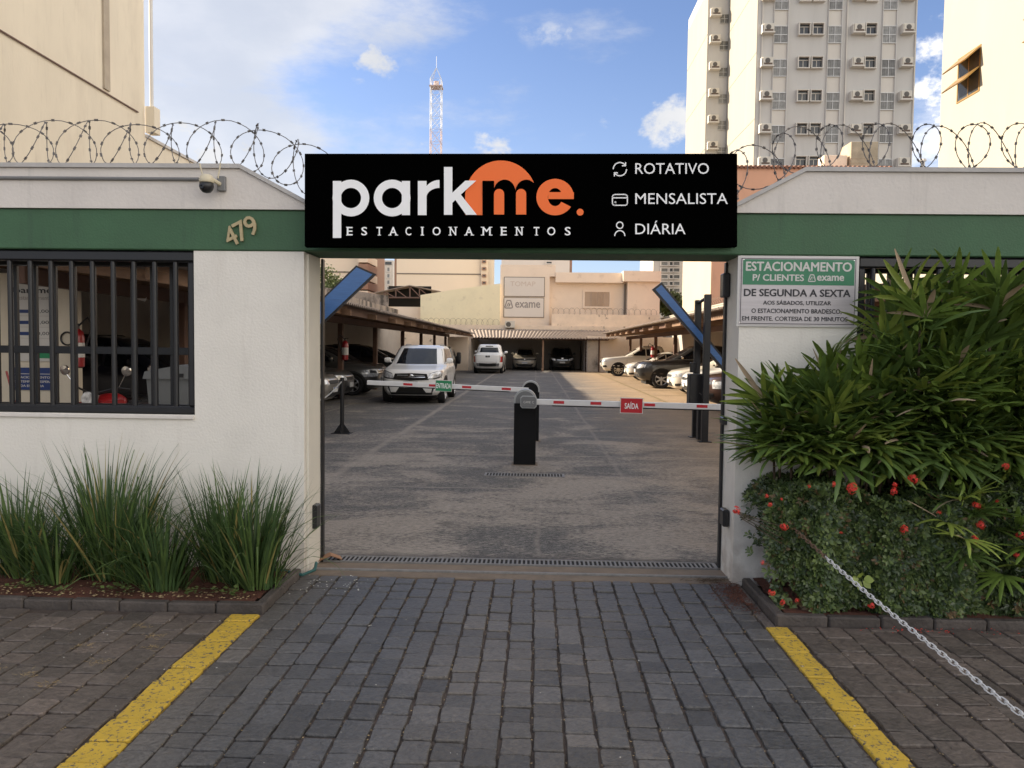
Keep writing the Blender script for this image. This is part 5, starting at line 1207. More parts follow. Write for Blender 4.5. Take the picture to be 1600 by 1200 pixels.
# left post with gusset base, chain
b0 = PY(534.5, 678, 13.85); t0 = PY(531, 590, 13.85)
t = thing('barrier_post', 'thin black post with gusseted base left of the entry lane', 'post', (b0.x, 13.85, 0))
hgt = t0.z; mb = MB(); mb.tube([(0, 0, 0), (0, 0, hgt)], .038, 12); part('post_tube', mb, Mt['black_metal'], t, True)
mb = MB(); mb.box(-.17, .17, -.14, .14, 0, .012, .002)
for a_ in range(4):
    k = mb.mark(); mb.prism([(.03, .0125), (.15, .0125), (.03, .18)], -.004, .004); mb.xf(k, Matrix.Rotation(a_*HPI, 4, 'Z'))
part('base_gussets', mb, Mt['black_metal'], t)
mb = MB(); P = []
for i in range(14):
    f = i/13; P.append((-f*.62, -.02, hgt*.93-.36*math.sin(f*math.pi*.62)))
mb.tube(P, .012, 6); q = part('plastic_chain', mb, Mt['chain_white'], None, True); q.location = (b0.x, 13.83, .0); tag(q, 'white plastic chain hanging left from the thin black post', 'chain')
# portal frames and reader on the right
t = thing('steel_portal', 'tall black steel portal posts joined at the top right of the exit lane', 'frame', PY(1105, 690, 13.4).xy.to_3d())
pA, pB = PY(1106, 460, 13.4), PY(1091, 469, 14.1)
for p, y in ((pA, 13.4), (pB, 14.1)):
    mb = MB(); mb.box(p.x-.055, p.x+.055, y-.055, y+.055, 0, p.z, .006); mb.box(p.x-.11, p.x+.11, y-.10, y+.10, 0, .012); part('steel_post', mb, Mt['black_metal'], t, world=True)
mb = MB(); mb.tube([(pA.x, 13.4+.06, pA.z-.05), (pB.x, 14.1-.06, pB.z-.05)], .03, 8); part('top_tube', mb, Mt['black_metal'], t, True, world=True)
c0, c1 = PY(1090, 632, 13.75), PY(1101, 690, 13.75)
t = thing('ticket_column', 'black ticket reader column with a box head between the portal posts', 'ticket machine', ((c0.x+c1.x)/2, 13.75, 0))
w = c1.x-c0.x; mb = MB(); mb.box(-w/2, w/2, -.08, .08, 0, 1.15, .006); part('column', mb, Mt['black_metal'], t)
h0, h1 = PY(1077, 584, 13.65), PY(1102, 633, 13.65); mb = MB(); mb.box(h0.x-t.location.x, h1.x-t.location.x, -.16, .10, h1.z, h0.z, .012); part('reader_box', mb, Mt['dark_plastic'], t)
h0, h1 = PY(1079, 566, 13.7), PY(1088, 582, 13.7); mb = MB(); mb.box(h0.x-t.location.x, h1.x-t.location.x, -.06, .02, h1.z, h0.z, .008); part('reader_camera', mb, Mt['dark_plastic'], t)
mb = MB(); q0, q1 = PY(1093, 614, 13.5), PY(1104, 624, 13.5); mb.tube([q0-t.location, q1-t.location], .008, 6); part('latch_rod', mb, Mt['steel'], t)
# blue panels
def blue_panel(label, pts, y, name='blue_panel'):
    P = [PY(a, b, y) for a, b in pts]; c = sum(P, Vector())/4; t = thing(name, label, 'panel', c)
    Q = [p-c for p in P]
    mb = MB(); mb.prism([(p.x, p.z) for p in Q], 0, .09); part('panel_casing', mb, Mt['black_metal'], t)
    u = (Q[1]-Q[0]).normalized(); ee = []
    for i, p in enumerate(Q):
        a, b = (Q[i-1]-p).normalized(), (Q[(i+1) % 4]-p).normalized(); ee.append(p+(a+b)*.036)
    mb = MB(); mb.prism([(p.x, p.z) for p in ee], -.006, -.0005); part('panel_face', mb, Mt['blue_panel'], t)
    return t
blue_panel('blue panel in a black frame slanting up from left gate jamb', [(455, 552), (455, 512.7), (556.5, 414.5), (587, 428)], 13.9)
blue_panel('blue panel in a black frame slanting down to the right gate pier', [(1019.5, 452), (1034, 440.8), (1172, 607.6), (1160, 613)], 13.72)
# lot lines
def sheet(name, pts, m, label=None, z=.004):
    mb = MB(); mb.add([(x, y, z) for x, y in pts], [tuple(range(len(pts)))]); o = struct(name, mb, m, fix=False); return o
sheet('lane_line', [(3.93, 20), (4.03, 20), (4.10, 52), (4.00, 52)], Mt['yellow_faint'])
for y in (26.8, 30.0, 36.0, 38.5, 42.5, 48.5): sheet('bay_line', [(4.1, y), (4.1, y+.09), (9.5, y+.09), (9.5, y)], Mt['yellow_faint'])
for y in (16.5, 21.0, 24.0, 27.2, 31.5, 36.5): sheet('bay_line', [(-9.5, y), (-9.5, y+.09), (-4.6, y+.09), (-4.6, y)], Mt['yellow_faint'])
# ------------------------------------------------------------------ surrounding buildings
nb_ = thing('neighbour_building', 'tall cream blank building rising behind the left front wall', 'building', (-10.6, 12, 0))
mb = MB(); mb.box(-26, -10.55, 3.2, 20.60, 0, 15.0); part('main_wall', mb, Mt['cream_wall'], nb_, world=True)
mb = MB(); mb.box(-26, -10.55, 20.602, 26.5, 0, 7.12); part('low_wing', mb, Mt['cream_wall'], nb_, world=True)
mb = MB(); mb.box(-26, -10.60, 26.502, 33.0, 0, 5.5); part('low_wing', mb, Mt['cream_wall'], nb_, world=True)
mb = MB(); mb.box(-26, -10.50, 20.62, 26.5, 7.122, 7.20); part('wing_coping', mb, Mt['cap'], nb_, world=True)
mb = MB(); mb.tube([(-10.52, 8, 7.66), (-10.52, 20.2, 7.66)], .02, 6); part('cable_line', mb, Mt['trim_line'], nb_, world=True)
mb = MB(); mb.box(-10.548, -10.50, 18.60, 18.85, 7.75, 15); part('pilaster_groove', mb, Mt['groove_cream'], nb_, world=True)
mb = MB(); mb.tube([(-10.42, 20.72, 7.9), (-10.42, 20.72, 15)], .05, 10); part('downpipe', mb, Mt['board_white'], nb_, True, world=True)
mb = MB(); mb.box(-10.56, -10.3, 20.62, 20.95, 7.25, 7.95, .01); part('hopper_box', mb, Mt['cream_wall'], nb_, world=True)

# neighbours left of the lot further back, seen from the lane (they also shade the lot at low sun)
t = thing('roof_shelter', 'dark open shelter with rusty truss and tin roof behind left carport', 'roof', PY(650, 480, 62))
y0 = 61.0
P = [PY(585, 458, y0), PY(640, 446.5, y0), PY(688, 456, y0)]
mb = MB(); 
for a, b in zip(P, P[1:]): mb.add([(a.x, y0, a.z), (b.x, y0, b.z), (b.x, y0+6, b.z), (a.x, y0+6, a.z), (a.x, y0, a.z+.06), (b.x, y0, b.z+.06), (b.x, y0+6, b.z+.06), (a.x, y0+6, a.z+.06)], [(0, 3, 2, 1), (4, 5, 6, 7), (0, 1, 5, 4), (2, 3, 7, 6), (1, 2, 6, 5), (3, 0, 4, 7)])
part('tin_roof', mb, Mt['roof_tin'], t, world=True)
mb = MB(); zb_ = PY(640, 465, y0).z; 
mb.tube([(P[0].x+.4, y0+.1, zb_), (P[2].x-1.0, y0+.1, zb_)], .06, 4)
for px in (600, 618, 640, 655):
    q = PY(px, 465, y0); zt_ = P[0].z+(P[1].z-P[0].z)*min(1, (q.x-P[0].x)/(P[1].x-P[0].x)) if q.x < P[1].x else P[2].z+(P[1].z-P[2].z)*(P[2].x-q.x)/(P[2].x-P[1].x)
    mb.tube([(q.x, y0+.1, zb_), (q.x, y0+.1, zt_-.05)], .05, 4)
    mb.tube([(q.x, y0+.1, zt_-.06), (q.x+.9, y0+.1, zb_)], .04, 4)
part('roof_truss', mb, Mt['trim_line'], t, world=True)
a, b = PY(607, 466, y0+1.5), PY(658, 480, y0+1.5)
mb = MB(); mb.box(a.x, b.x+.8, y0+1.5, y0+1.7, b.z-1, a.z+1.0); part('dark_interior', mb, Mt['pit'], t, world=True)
a, b = PY(603, 479, y0), PY(662, 505, y0)
t = thing('back_wall', 'low cream wall under the truss shelter', 'wall', ((a.x+b.x)/2, y0, 0)); mb = MB(); mb.box(a.x-2, b.x, y0, y0+.2, 0, a.z); part('wall_face', mb, Mt['back_wall'], t, world=True)
a, b = PY(560, 455, y0-.5), PY(606, 478, y0-.5)
t = thing('back_wall', 'black stained mouldy wall left of the truss shelter', 'wall', ((a.x+b.x)/2, y0-.5, 0)); mb = MB()
ax = PY(500, 452, y0-.5).x; mb.prism([(ax, 0), (b.x, 0), (b.x, PY(606, 462, y0-.5).z), (a.x, a.z), (ax, a.z+.3)], y0-.5, y0-.3); part('wall_face', mb, Mt['dirty_wall'], t, world=True)
y1 = 60.2
P = [PY(657, 505, y1), PY(657, 461, y1), PY(720, 451, y1), PY(781.5, 443, y1), PY(781.5, 505, y1)]
t = thing('back_wall', 'pale yellow blank wall with a rising mouldy top edge', 'wall', (P[2].x, y1, 0))
mb = MB(); mb.prism([(P[0].x, 0)]+[(p.x, p.z) for p in P[1:4]]+[(P[4].x, 0)], y1, y1+.3); part('wall_face', mb, Mt['yellow_wall'], t, world=True)
# boundary at the back: stained base wall with wire
y2 = 59.6
t = thing('back_boundary_wall', 'stained cream wall directly above the back lean-to roof', 'wall', (2, y2, 0))
za = PY(700, 507, y2).z; zb2 = PY(900, 500, y2).z
mb = MB(); mb.box(-10.5, 9.8, y2, y2+.2, 0, za, .01); part('wall_face', mb, Mt['back_dirty'], t, world=True)
mb = MB(); xq = PY(862, 500, y2-.1).x; mb.box(xq, 9.6, y2+.205, y2+.4, 0, PY(900, 491, y2+.2).z, .01); part('upper_wall', mb, Mt['back_dirty'], t, world=True)
coil('razor_wire_coil', 'razor wire coil in front of the pale yellow wall', [(PY(640, 505, y2).x, y2+.1, za), (PY(781, 505, y2).x, y2+.1, za)], .24, .42, .14, .009, False, 'wire_far', seg=14)
coil('razor_wire_coil', 'razor wire coil under the shuttered window', [(PY(860, 492, y2).x, y2+.3, PY(900, 491, y2+.3).z), (PY(1030, 492, y2).x, y2+.3, PY(900, 491, y2+.3).z)], .24, .42, .14, .009, False, 'wire_far', seg=14)
a = PY(797, 507, y2-.25)
t = thing('air_conditioner', 'cream outdoor air conditioner unit above the lean-to roof', 'air conditioner', a)
mb = MB(); mb.box(-.38, .38, -.15, .13, -.26, .26, .02); part('unit_shell', mb, Mt['ac_white'], t)
mb = MB(); k = mb.mark(); mb.lathe([(.19, 0), (.19, .01), (.05, .015)], 20); mb.xf(k, Matrix.Translation((-.12, -.151, 0)) @ Matrix.Rotation(R(90), 4, 'X')); part('fan_grille', mb, Mt['ac_dark'], t)
mb = MB(); mb.box(-.34, .34, -.1, .24, -.30, -.262); part('wall_bracket', mb, Mt['bracket_brown'], t)

# main house at the back
y3 = 60.6
def bx(t, nm, m, p0, p1, ya, yb, b=0.0, z0=None):
    a, b_ = PY(*p0, ya), PY(*p1, ya); mb = MB(); mb.box(a.x, b_.x, ya, yb, (b_.z if z0 is None else z0), a.z, b); return part(nm, mb, m, t, world=True)
hs = thing('back_house', 'cream pink house with shuttered window and faded wall signs at the back', 'building', (3, y3, 0))
bx(hs, 'sign_wall', Mt['back_wall'], (782, 413.5), (858, 507), y3, y3+6, z0=0)
bx(hs, 'sign_wall', Mt['back_wall'], (858.1, 414), (868, 432), y3+.002, y3+6)
bx(hs, 'recessed_wall', Mt['back_wall'], (858.2, 433), (978, 507), y3+.5, y3+6, z0=0)
bx(hs, 'parapet_band', Mt['back_wall'], (868.2, 425.5), (974, 442), y3-.1, y3+6)
bx(hs, 'corner_block', Mt['back_wall'], (974.2, 423), (1033, 440), y3-.7, y3+6)
bx(hs, 'corner_wall', Mt['back_wall'], (981, 440), (1030, 507), y3-.35, y3+6, z0=0)
mb = MB(); a, b = PY(977.5, 443, y3), PY(977.5, 492, y3); mb.tube([(a.x, y3+.35, b.z), (a.x, y3+.35, a.z)], .07, 8); part('downpipe', mb, Mt['groove'], hs, True, world=True)
w0, w1 = PY(914, 456, y3+.45), PY(952, 479, y3+.45)
mb = MB(); e = .16; mb.box(w0.x-e, w1.x+e, y3+.42, y3+.499, w0.z+.004, w0.z+e); mb.box(w0.x-e, w1.x+e, y3+.42, y3+.499, w1.z-e, w1.z-.004); mb.box(w0.x-e, w0.x-.004, y3+.421, y3+.499, w1.z-.003, w0.z+.003); mb.box(w1.x+.004, w1.x+e, y3+.421, y3+.499, w1.z-.003, w0.z+.003)
wf = part('window', mb, Mt['back_wall'], hs, world=True)
q = (w1.x-w0.x)/4
for i in range(4):
    dy = .0 if i in (0, 3) else -.03; mb = MB(); xa, xb = w0.x+q*i+.01, w0.x+q*(i+1)-.01
    mb.box(xa, xb, y3+.46+dy, y3+.498+dy, w1.z, w0.z)
    if i in (1, 2):
        z = w1.z+.05
        while z < w0.z-.05: mb.box(xa+.05, xb-.05, y3+.435+dy, y3+.4595+dy, z, z+.035); z += .085
    part('shutter', mb, Mt['shutter'], hs, world=True)
def panel_sign(t, p0, p1, ya):
    a, b = PY(*p0, ya), PY(*p1, ya); mb = MB(); mb.box(a.x-.05, b.x+.05, ya-.05, ya-.012, b.z-.05, a.z+.05); part('sign_border', mb, Mt['groove'], t, world=True)
    mb = MB(); mb.box(a.x, b.x, ya-.06, ya-.051, b.z, a.z); part('sign_face', mb, Mt['bg_white'], t, world=True)
c_ = PY(819, 464, y3-.06)
ws = thing('wall_sign', 'faded two-panel grey sign with flask emblem on the back house', 'sign', (c_.x, y3-.001, c_.z))
panel_sign(ws, (788.5, 433.5), (850, 463), y3); panel_sign(ws, (788, 465.5), (849, 495.5), y3)
for tx, px, py, w, h, m, bo in (('exame', 824.5, 476.5, 39, 9, 'grey_ink', .02), ('TOMAP', 817, 443.5, 39, 7.5, 'faint_ink', 0), ('clinical analysis'[:0] or '', 0, 0, 1, 1, 'faint_ink', 0)):
    if not tx: continue
    p = PY(px, py, y3-.061); s = y3/FPX
    lettering(tx, Mt[m], ws, p.x-c_.x, -.0625, p.z-c_.z, w=w*s, h=h*s, bold=bo, extrude=.004)
fz = lambda X, Y: ((PY(795, 475.5, y3).x-c_.x)+(X-980)*.0072, (PY(795, 475.5, y3).z-c_.z)-(Y-303)*.0072)
flask(ws, fz, Mt['grey_ink'], -.068, .006)

# far city blocks behind
def block(name, label, p0, p1, y, depth, m, group=None):
    a, b = PY(*p0, y), PY(*p1, y); t = thing(name, label, 'building', ((a.x+b.x)/2, y, 0), group=group)
    mb = MB(); mb.box(a.x, b.x, y, y+depth, 0, a.z); part('wall', mb, Mt[m], t, world=True); return t
def win_grid(t, cols, rows, y, w, h, frame='alu', pane='win_mid', proud=.12):
    """cols/rows are photo pixel centres; w,h photo pixels"""
    s = y/FPX
    for cx in cols:
        for ry in rows:
            c = PY(cx, ry, y); ww, hh = w*s/2, h*s/2
            f = MB(); e = .09*max(1, y/90)
            f.box(c.x-ww-e, c.x+ww+e, y-proud, y-.005, c.z+hh, c.z+hh+e); f.box(c.x-ww-e, c.x+ww+e, y-proud, y-.005, c.z-hh-e, c.z-hh)
            f.box(c.x-ww-e, c.x-ww, y-proud+.003, y-.005, c.z-hh, c.z+hh); f.box(c.x+ww, c.x+ww+e, y-proud+.003, y-.005, c.z-hh, c.z+hh)
            o = part('window', f, Mt[frame], t, world=True)
            g_ = MB(); g_.box(c.x-ww+.002, c.x+ww-.002, y-.05, y-.006, c.z-hh+.002, c.z+hh-.002)
            l = t.location; g_.v = [(v[0]-l.x, v[1]-l.y, v[2]-l.z) for v in g_.v]; part('pane', g_, Mt[pane], o)
t = block('city_block', 'plain cream tower block seen above the left blue panel', (470, 372), (560, 500), 92, 14, 'bg_cream')
mb = MB(); a, b = PY(470, 424.5, 92), PY(560, 424.5, 92); mb.box(a.x, b.x, 91.95, 91.995, a.z-.08, a.z+.08); part('wall_joint', mb, Mt['groove'], t, world=True)
for i, py in enumerate((376, 390, 404, 418, 432, 446, 460)):
    a, b = PY(561, py, 91), PY(576, py+3.2, 91); mb = MB(); mb.box(a.x, b.x, 90.6, 96, b.z-.25, a.z+.4); part('balcony', mb, Mt['bg_brown' if i % 2 else 'bg_cream'], t, world=True)
mb = MB(); a, b = PY(560.5, 372, 93), PY(573, 470, 93); mb.box(a.x, b.x, 93, 104, 0, a.z); part('balcony_wall', mb, Mt['bg_brown'], t, world=True)
t = block('city_block', 'slim pale tower with two window columns', (590.5, 406.5), (614, 500), 135, 12, 'bg_white')
mb = MB(); a, b = PY(592, 409, 134.9), PY(600.5, 413.5, 134.9); mb.box(a.x, b.x, 134.8, 134.99, b.z, a.z); a, b = PY(602, 409, 134.9), PY(612, 413.5, 134.9); mb.box(a.x, b.x, 134.8, 134.99, b.z, a.z); part('roof_louvre', mb, Mt['win_dark'], t, world=True)
win_grid(t, (596, 607), (421, 431, 441, 451, 461), 134.7, 3.6, 5.5, frame='bg_white')
t = block('city_block', 'broad blank cream block behind the pale yellow wall', (620, 370), (755, 500), 84, 14, 'bg_cream')
mb = MB(); a, b = PY(620, 427.5, 84), PY(752, 427.5, 84); mb.box(a.x, b.x, 83.95, 83.995, a.z-.06, a.z+.06); part('wall_joint', mb, Mt['groove'], t, world=True)
mb = MB(); a, b = PY(616.5, 370, 84.1), PY(619.8, 480, 84.1); mb.box(a.x, b.x, 84.1, 96, 0, a.z); part('side_strip', mb, Mt['bg_brown'], t, world=True)
mb = MB(); a, b = PY(752.1, 372, 83.5), PY(762, 480, 83.5); mb.box(a.x, b.x, 83.5, 96, 0, a.z); part('stair_strip', mb, Mt['bg_cream'], t, world=True)
win_grid(t, (756.5,), (409, 420, 431, 442), 83.4, 4, 2.2, frame='bg_brown', pane='win_dark')
t = block('city_block', 'white block rising just behind the faded wall sign', (784, 366), (889, 480), 74, 10, 'bg_white')
mb = MB(); a, b = PY(889.2, 370, 74.2), PY(893.5, 440, 74.2); mb.box(a.x, b.x, 74.2, 84, 0, a.z); part('side_strip', mb, Mt['bg_brown'], t, world=True)
win_grid(t, (858,), (410.5,), 73.9, 8, 2.8, frame='bg_white', pane='win_dark')
t = block('city_block', 'pale apartment block with three window columns beside the right blue panel', (1022, 350), (1075, 500), 112, 14, 'bg_white')
for cx, w, pane in ((1038, 9.5, 'win_mid'), (1048.5, 4.5, 'win_dark'), (1057, 8.5, 'win_mid')):
    win_grid(t, (cx,), (392, 402, 412, 422, 432.5, 443, 453.5, 464), 111.8, w, 5, frame='bg_white', pane=pane, proud=.2)

# peach building on the right
pk = thing('peach_building', 'peach building with clay tile edge behind the right boundary wall', 'building', (15, 46, 0))
mb = MB(); mb.box(10.35, 20.75, 45.9, 54.6, 0, 12.25); part('front_wall', mb, Mt['pink'], pk, world=True)
mb = MB(); mb.box(10.31, 10.349, 45.92, 54.6, 0, 12.24); part('side_wall', mb, Mt['pinkcream'], pk, world=True)
mb = MB(); x = 10.35
while x < 20.7:
    mb.tube([(x, 45.75, 12.30), (x, 46.6, 12.42)], .11, 6); x += .26
part('roof_tiles', mb, Mt['tile'], pk, world=True, stuff=True)
a, b = PY(1330, 221, 47), PY(1372, 240, 47)
t = thing('rooftop_tank', 'weathered beige box tank on the peach building roof', 'tank', ((a.x+b.x)/2, 47.5, 12.4)); mb = MB(); mb.box(a.x, b.x, 47, 48.6, 12.2, a.z, .03)
for i in range(3): z = 12.6+.25*i; mb.box(a.x-.02, b.x+.02, 46.985, 47.02, z, z+.03)
part('tank_box', mb, mat('weathered_fibreglass', (.42, .35, .25), .85, var=.25, scale=1.5, stain=(.2, .16, .12), stain_scale=2), t, world=True)
mb = MB(); mb.box(a.x-1.5, a.x-.1, 47.2, 48.2, 12.2, a.z-.75, .03); part('tank_base', mb, Mt['back_dirty'], t, world=True)
a, b = PY(1370, 262, 50), PY(1462, 272, 50)
t = thing('fence_panel', 'distant corrugated grey roof edge between peach and white buildings', 'roof', ((a.x+b.x)/2, 50, 0))
mb = MB(); n = 26; dx = (b.x-a.x)/n
for i in range(n): mb.box(a.x+dx*i, a.x+dx*(i+.6), 50, 50.2, b.z-4, a.z); 
mb.box(a.x, b.x, 50.21, 50.4, b.z-4, a.z-.05); part('corrugated_edge', mb, Mt['bg_white'], t, world=True)
a = PY(1442, 263, 52); t = thing('chimney_pipe', 'short white vent pipe with cap on the far roof', 'pipe', a); mb = MB(); mb.lathe([(.12, -1), (.12, .45)], 10); k = mb.mark(); mb.lathe([(.2, .46), (.2, .6)], 10); part('pipe', mb, Mt['board_white'], t)
# grey and cream lower block under the tower, right of the peach building
# right white building
rb = thing('white_building', 'sunlit white building with awning windows at the right edge', 'building', (12, 12, 0))
mb = MB(); mb.box(10.01, 26, 3.0, 19.75, 0, 11.9); part('main_wall', mb, Mt['lit_wall'], rb, world=True)
mb = MB(); mb.box(9.93, 26, 3.0, 19.85, 11.902, 12.1, .02); part('roof_edge', mb, Mt['lit_wall'], rb, world=True)
def awning_window(ya, yb, z0, z1):
    x = 10.01; t = rb
    m_ = MB(); e = .04
    m_.box(x-.015, x+.05, ya, ya+e, z0, z1); m_.box(x-.015, x+.05, yb-e, yb, z0, z1); m_.box(x-.015, x+.05, ya+e+.001, yb-e-.001, z0, z0+e); m_.box(x-.015, x+.05, ya+e+.001, yb-e-.001, z1-e, z1)
    m_.box(x-.014, x+.05, (ya+yb)/2-.02, (ya+yb)/2+.02, z0+e+.001, z1-e-.001)
    w = part('window', m_, Mt['bronze'], t, world=True)
    l = t.location
    g_ = MB(); g_.box(x-.008, x-.003, ya+e, yb-e, z0+e, z1-e); g_.v = [(v[0]-l.x, v[1]-l.y, v[2]-l.z) for v in g_.v]; part('pane', g_, Mt['win_dark'], w)
    for z in (z1-.06, (z0+z1)/2+.02):
        s_ = MB(); L_ = .33
        s_.add([(x-.02, ya, z), (x-.02, yb, z), (x-.02-L_, yb, z-.30), (x-.02-L_, ya, z-.30), (x-.05, ya, z+.01), (x-.05, yb, z+.01), (x-.05-L_, yb, z-.29), (x-.05-L_, ya, z-.29)], [(0, 1, 2, 3), (7, 6, 5, 4), (0, 4, 5, 1), (1, 5, 6, 2), (2, 6, 7, 3), (3, 7, 4, 0)])
        s_.v = [(v[0]-l.x, v[1]-l.y, v[2]-l.z) for v in s_.v]; part('awning_sash', s_, Mt['bronze'], w)
q0, q1 = PX(1497, 95, 10.0), PX(1533, 68, 10.0)
for yy in (q1.y, q1.y-3.05, q1.y-6.1):
    for zz in (7.55, 7.55-3.05, 7.55+3.05): 
        if zz+1.05 < 11.9: awning_window(yy, yy+(q0.y-q1.y), zz, zz+1.05)

# grey tower
tw = thing('grey_tower', 'tall grey apartment tower with rows of windows and air conditioners', 'building', (30, 80, 0))
X0 = PY(1182, 100, 80).x; X1 = 37.9; HT = 45
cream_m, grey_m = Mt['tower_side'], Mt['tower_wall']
YB, YR = 104.0, 92.0
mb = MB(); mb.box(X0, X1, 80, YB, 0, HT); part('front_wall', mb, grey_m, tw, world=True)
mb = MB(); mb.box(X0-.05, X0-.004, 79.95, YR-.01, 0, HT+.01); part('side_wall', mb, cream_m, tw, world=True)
Xr = PY(1105, 100, YR).x; 
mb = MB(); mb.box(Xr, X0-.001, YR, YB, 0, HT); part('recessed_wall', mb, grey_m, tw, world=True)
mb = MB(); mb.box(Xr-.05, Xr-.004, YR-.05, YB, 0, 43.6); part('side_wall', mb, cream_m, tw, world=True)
for k in range(7):
    z = 18.5+k*6.6
    for (x, ya, yb_) in ((X0-.056, 79.95, YR-.02), (Xr-.056, YR-.04, YB)):
        if z < 42: mb = MB(); mb.box(x-.01, x+.005, ya, yb_, z, z+.05); part('wall_joint', mb, Mt['groove'], tw, world=True)
def pxx(px): return PY(px, 110, 80).x
FL = 3.3; ZR = [PY(1200, 47, 80).z-FL*k for k in range(-3, 6)]
acs = {}
def ac_meshes():
    mb = MB(); mb.box(-.52, .52, -.62, -.003, -.02, .78, .03); a = mb.mesh('air_conditioner'); a.materials.append(Mt['ac_white'])
    mb = MB(); k = mb.mark(); mb.lathe([(.26, 0), (.26, .01), (.08, .03)], 14); mb.xf(k, Matrix.Translation((-.03, -.625, .42)) @ Matrix.Rotation(R(90), 4, 'X')); b = mb.mesh('fan_grille'); b.materials.append(Mt['ac_dark'])
    mb = MB(); mb.box(-.66, .60, -.72, -.004, -.16, -.022); mb.box(-.66, -.60, -.68, -.004, -.02, .72); c = mb.mesh('wall_bracket'); c.materials.append(Mt['tower_strip'])
    mb = MB(); mb.box(-.40, .44, -.635, -.62, .02, .20); d = mb.mesh('dark_slot'); d.materials.append(Mt['bracket_brown'])  # plain dark brown strip low on the unit front
    return a, b, c, d
ACM = ac_meshes()
def add_child(nm, me, parent, loc, s=None):
    o = bpy.data.objects.new(nm, me); col.objects.link(o); o.parent = parent; o.location = loc
    if s: o.scale = s
    return o
def tower_ac(x, y, z, s=1.0):
    l = tw.location; a = add_child('air_conditioner', ACM[0], tw, (x-l.x, y-l.y, z-l.z), (s, s, s))
    add_child('fan_grille', ACM[1], a, (0, 0, 0)); add_child('wall_bracket', ACM[2], a, (0, 0, 0)); add_child('drip_slot', ACM[3], a, (0, 0, 0))
def small_window():
    f = MB(); w, h, d = .52, .52, .42; e = .09
    f.box(-w-e, w+e, -d, -.003, h, h+e); f.box(-w-e, w+e, -d, -.003, -h-e, -h); f.box(-w-e, -w, -d+.003, -.003, -h, h); f.box(w, w+e, -d+.003, -.003, -h, h)
    a = f.mesh('window'); a.materials.append(Mt['tower_strip'])
    g_ = MB(); g_.box(-w+.003, w-.003, -.06, -.004, -h+.003, h-.003); b = g_.mesh('pane'); b.materials.append(Mt['win_dark'])
    s_ = MB(); s_.box(-w+.004, w-.004, -.09, -.062, h-.28, h-.22); s_.box(-.03, .03, -.09, -.062, -h+.01, h-.29); c = s_.mesh('sash_bar'); c.materials.append(Mt['ac_white'])
    return a, b, c
SWM = small_window()
def big_window(w):
    f = MB(); h = .80
    f.box(-w, w, -.10, -.004, -.03, .03); f.box(-w, w, -.12, -.004, h, h+.06); f.box(-w, w, -.12, -.004, -h-.06, -h); f.box(-.025, .025, -.085, -.004, -h+.001, -.031); f.box(-.025, .025, -.085, -.004, .031, h-.001)
    a = f.mesh('window'); a.materials.append(Mt['alu'])
    g_ = MB(); n = 9
    for i in range(n):
        x0 = -w+.02+(2*w-.04)*i/n; g_.box(x0, x0+(2*w-.04)/n*.9, -.045-.018*(i % 3), -.006, -h+.002, h-.002)
    b = g_.mesh('pane'); b.materials.append(Mt['win_mid'])
    return a, b
BWM = big_window(.66)
rr = random.Random(5)
for z in ZR:
    if z < 14: continue
    l = tw.location
    for px in (1197, 1337.5, 1414): tower_ac(pxx(px), 80, z-.35)
    for px in (1254, 1275, 1357.5):
        a = add_child('window', SWM[0], tw, (pxx(px)-l.x, 80-l.y, z-l.z)); add_child('pane', SWM[1], a, (0, 0, 0)); add_child('sash_bar', SWM[2], a, (0, 0, 0))
    for px in (1218, 1302, 1387):
        a = add_child('window', BWM[0], tw, (pxx(px)-l.x, 80.0-.06-l.y, z-.5-l.z)); add_child('pane', BWM[1], a, (0, 0, 0))
for px, w in ((1218, 20), (1302, 19), (1387, 19.5)):
    x = pxx(px); hw = w*80/FPX/2
    mb = MB(); mb.box(x-hw-.06, x-hw, 79.86, 79.998, 0, HT); mb.box(x+hw, x+hw+.12, 79.80, 79.998, 0, HT); part('window_bay_fin', mb, Mt['tower_wall'], tw, world=True)
    mb = MB(); mb.box(x-hw, x+hw, 79.955, 79.997, 0, HT-.01); part('spandrel_strip', mb, Mt['tower_strip'], tw, world=True)
for px in (1189, 1321, 1428):
    x = pxx(px); mb = MB(); mb.box(x-.05, x+.05, 79.85, 79.996, 0, HT); part('wall_fin', mb, Mt['tower_strip'], tw, world=True)
for k in range(-2, 9):
    z = PY(1117, 62, YR).z-3.05*k
    if z < 14 or z > 46: continue
    tower_ac(PY(1117, 62, YR).x, YR, z-.4, 1.0)
    c = PY(1131, 62, YR); a = add_child('window', BWM[0], tw, (c.x-tw.location.x, YR-.02-tw.location.y, z-.7), (.7, 1, .62)); add_child('pane', BWM[1], a, (0, 0, 0))

# lattice mast
mt_ = thing('radio_mast', 'tall red and white lattice radio mast against the sky', 'mast', PY(681, 240, 150).xy.to_3d())
bz = PY(681, 125, 150); ztop = bz.z; hw = 16.5*150/FPX/2
for k in range(0, 40):
    za = ztop-k*2.4; zb_ = za-2.4
    if zb_ < 3: break
    mb = MB(); C4 = [(-hw, -hw), (hw, -hw), (hw, hw), (-hw, hw)]
    for i in range(4):
        (xa, ya), (xb, yb_) = C4[i], C4[(i+1) % 4]
        mb.tube([(xa, ya, zb_), (xa, ya, za)], .06, 4); mb.tube([(xa, ya, za), (xb, yb_, za)], .03, 4); mb.tube([(xa, ya, zb_), (xb, yb_, za)], .03, 4); mb.tube([(xb, yb_, zb_), (xa, ya, za)], .03, 4)
    part('lattice_section', mb, Mt['mast_white' if (k//4) % 2 == 0 else 'mast_red'], mt_)
mb = MB()
tip = PY(680, 106, 150).z
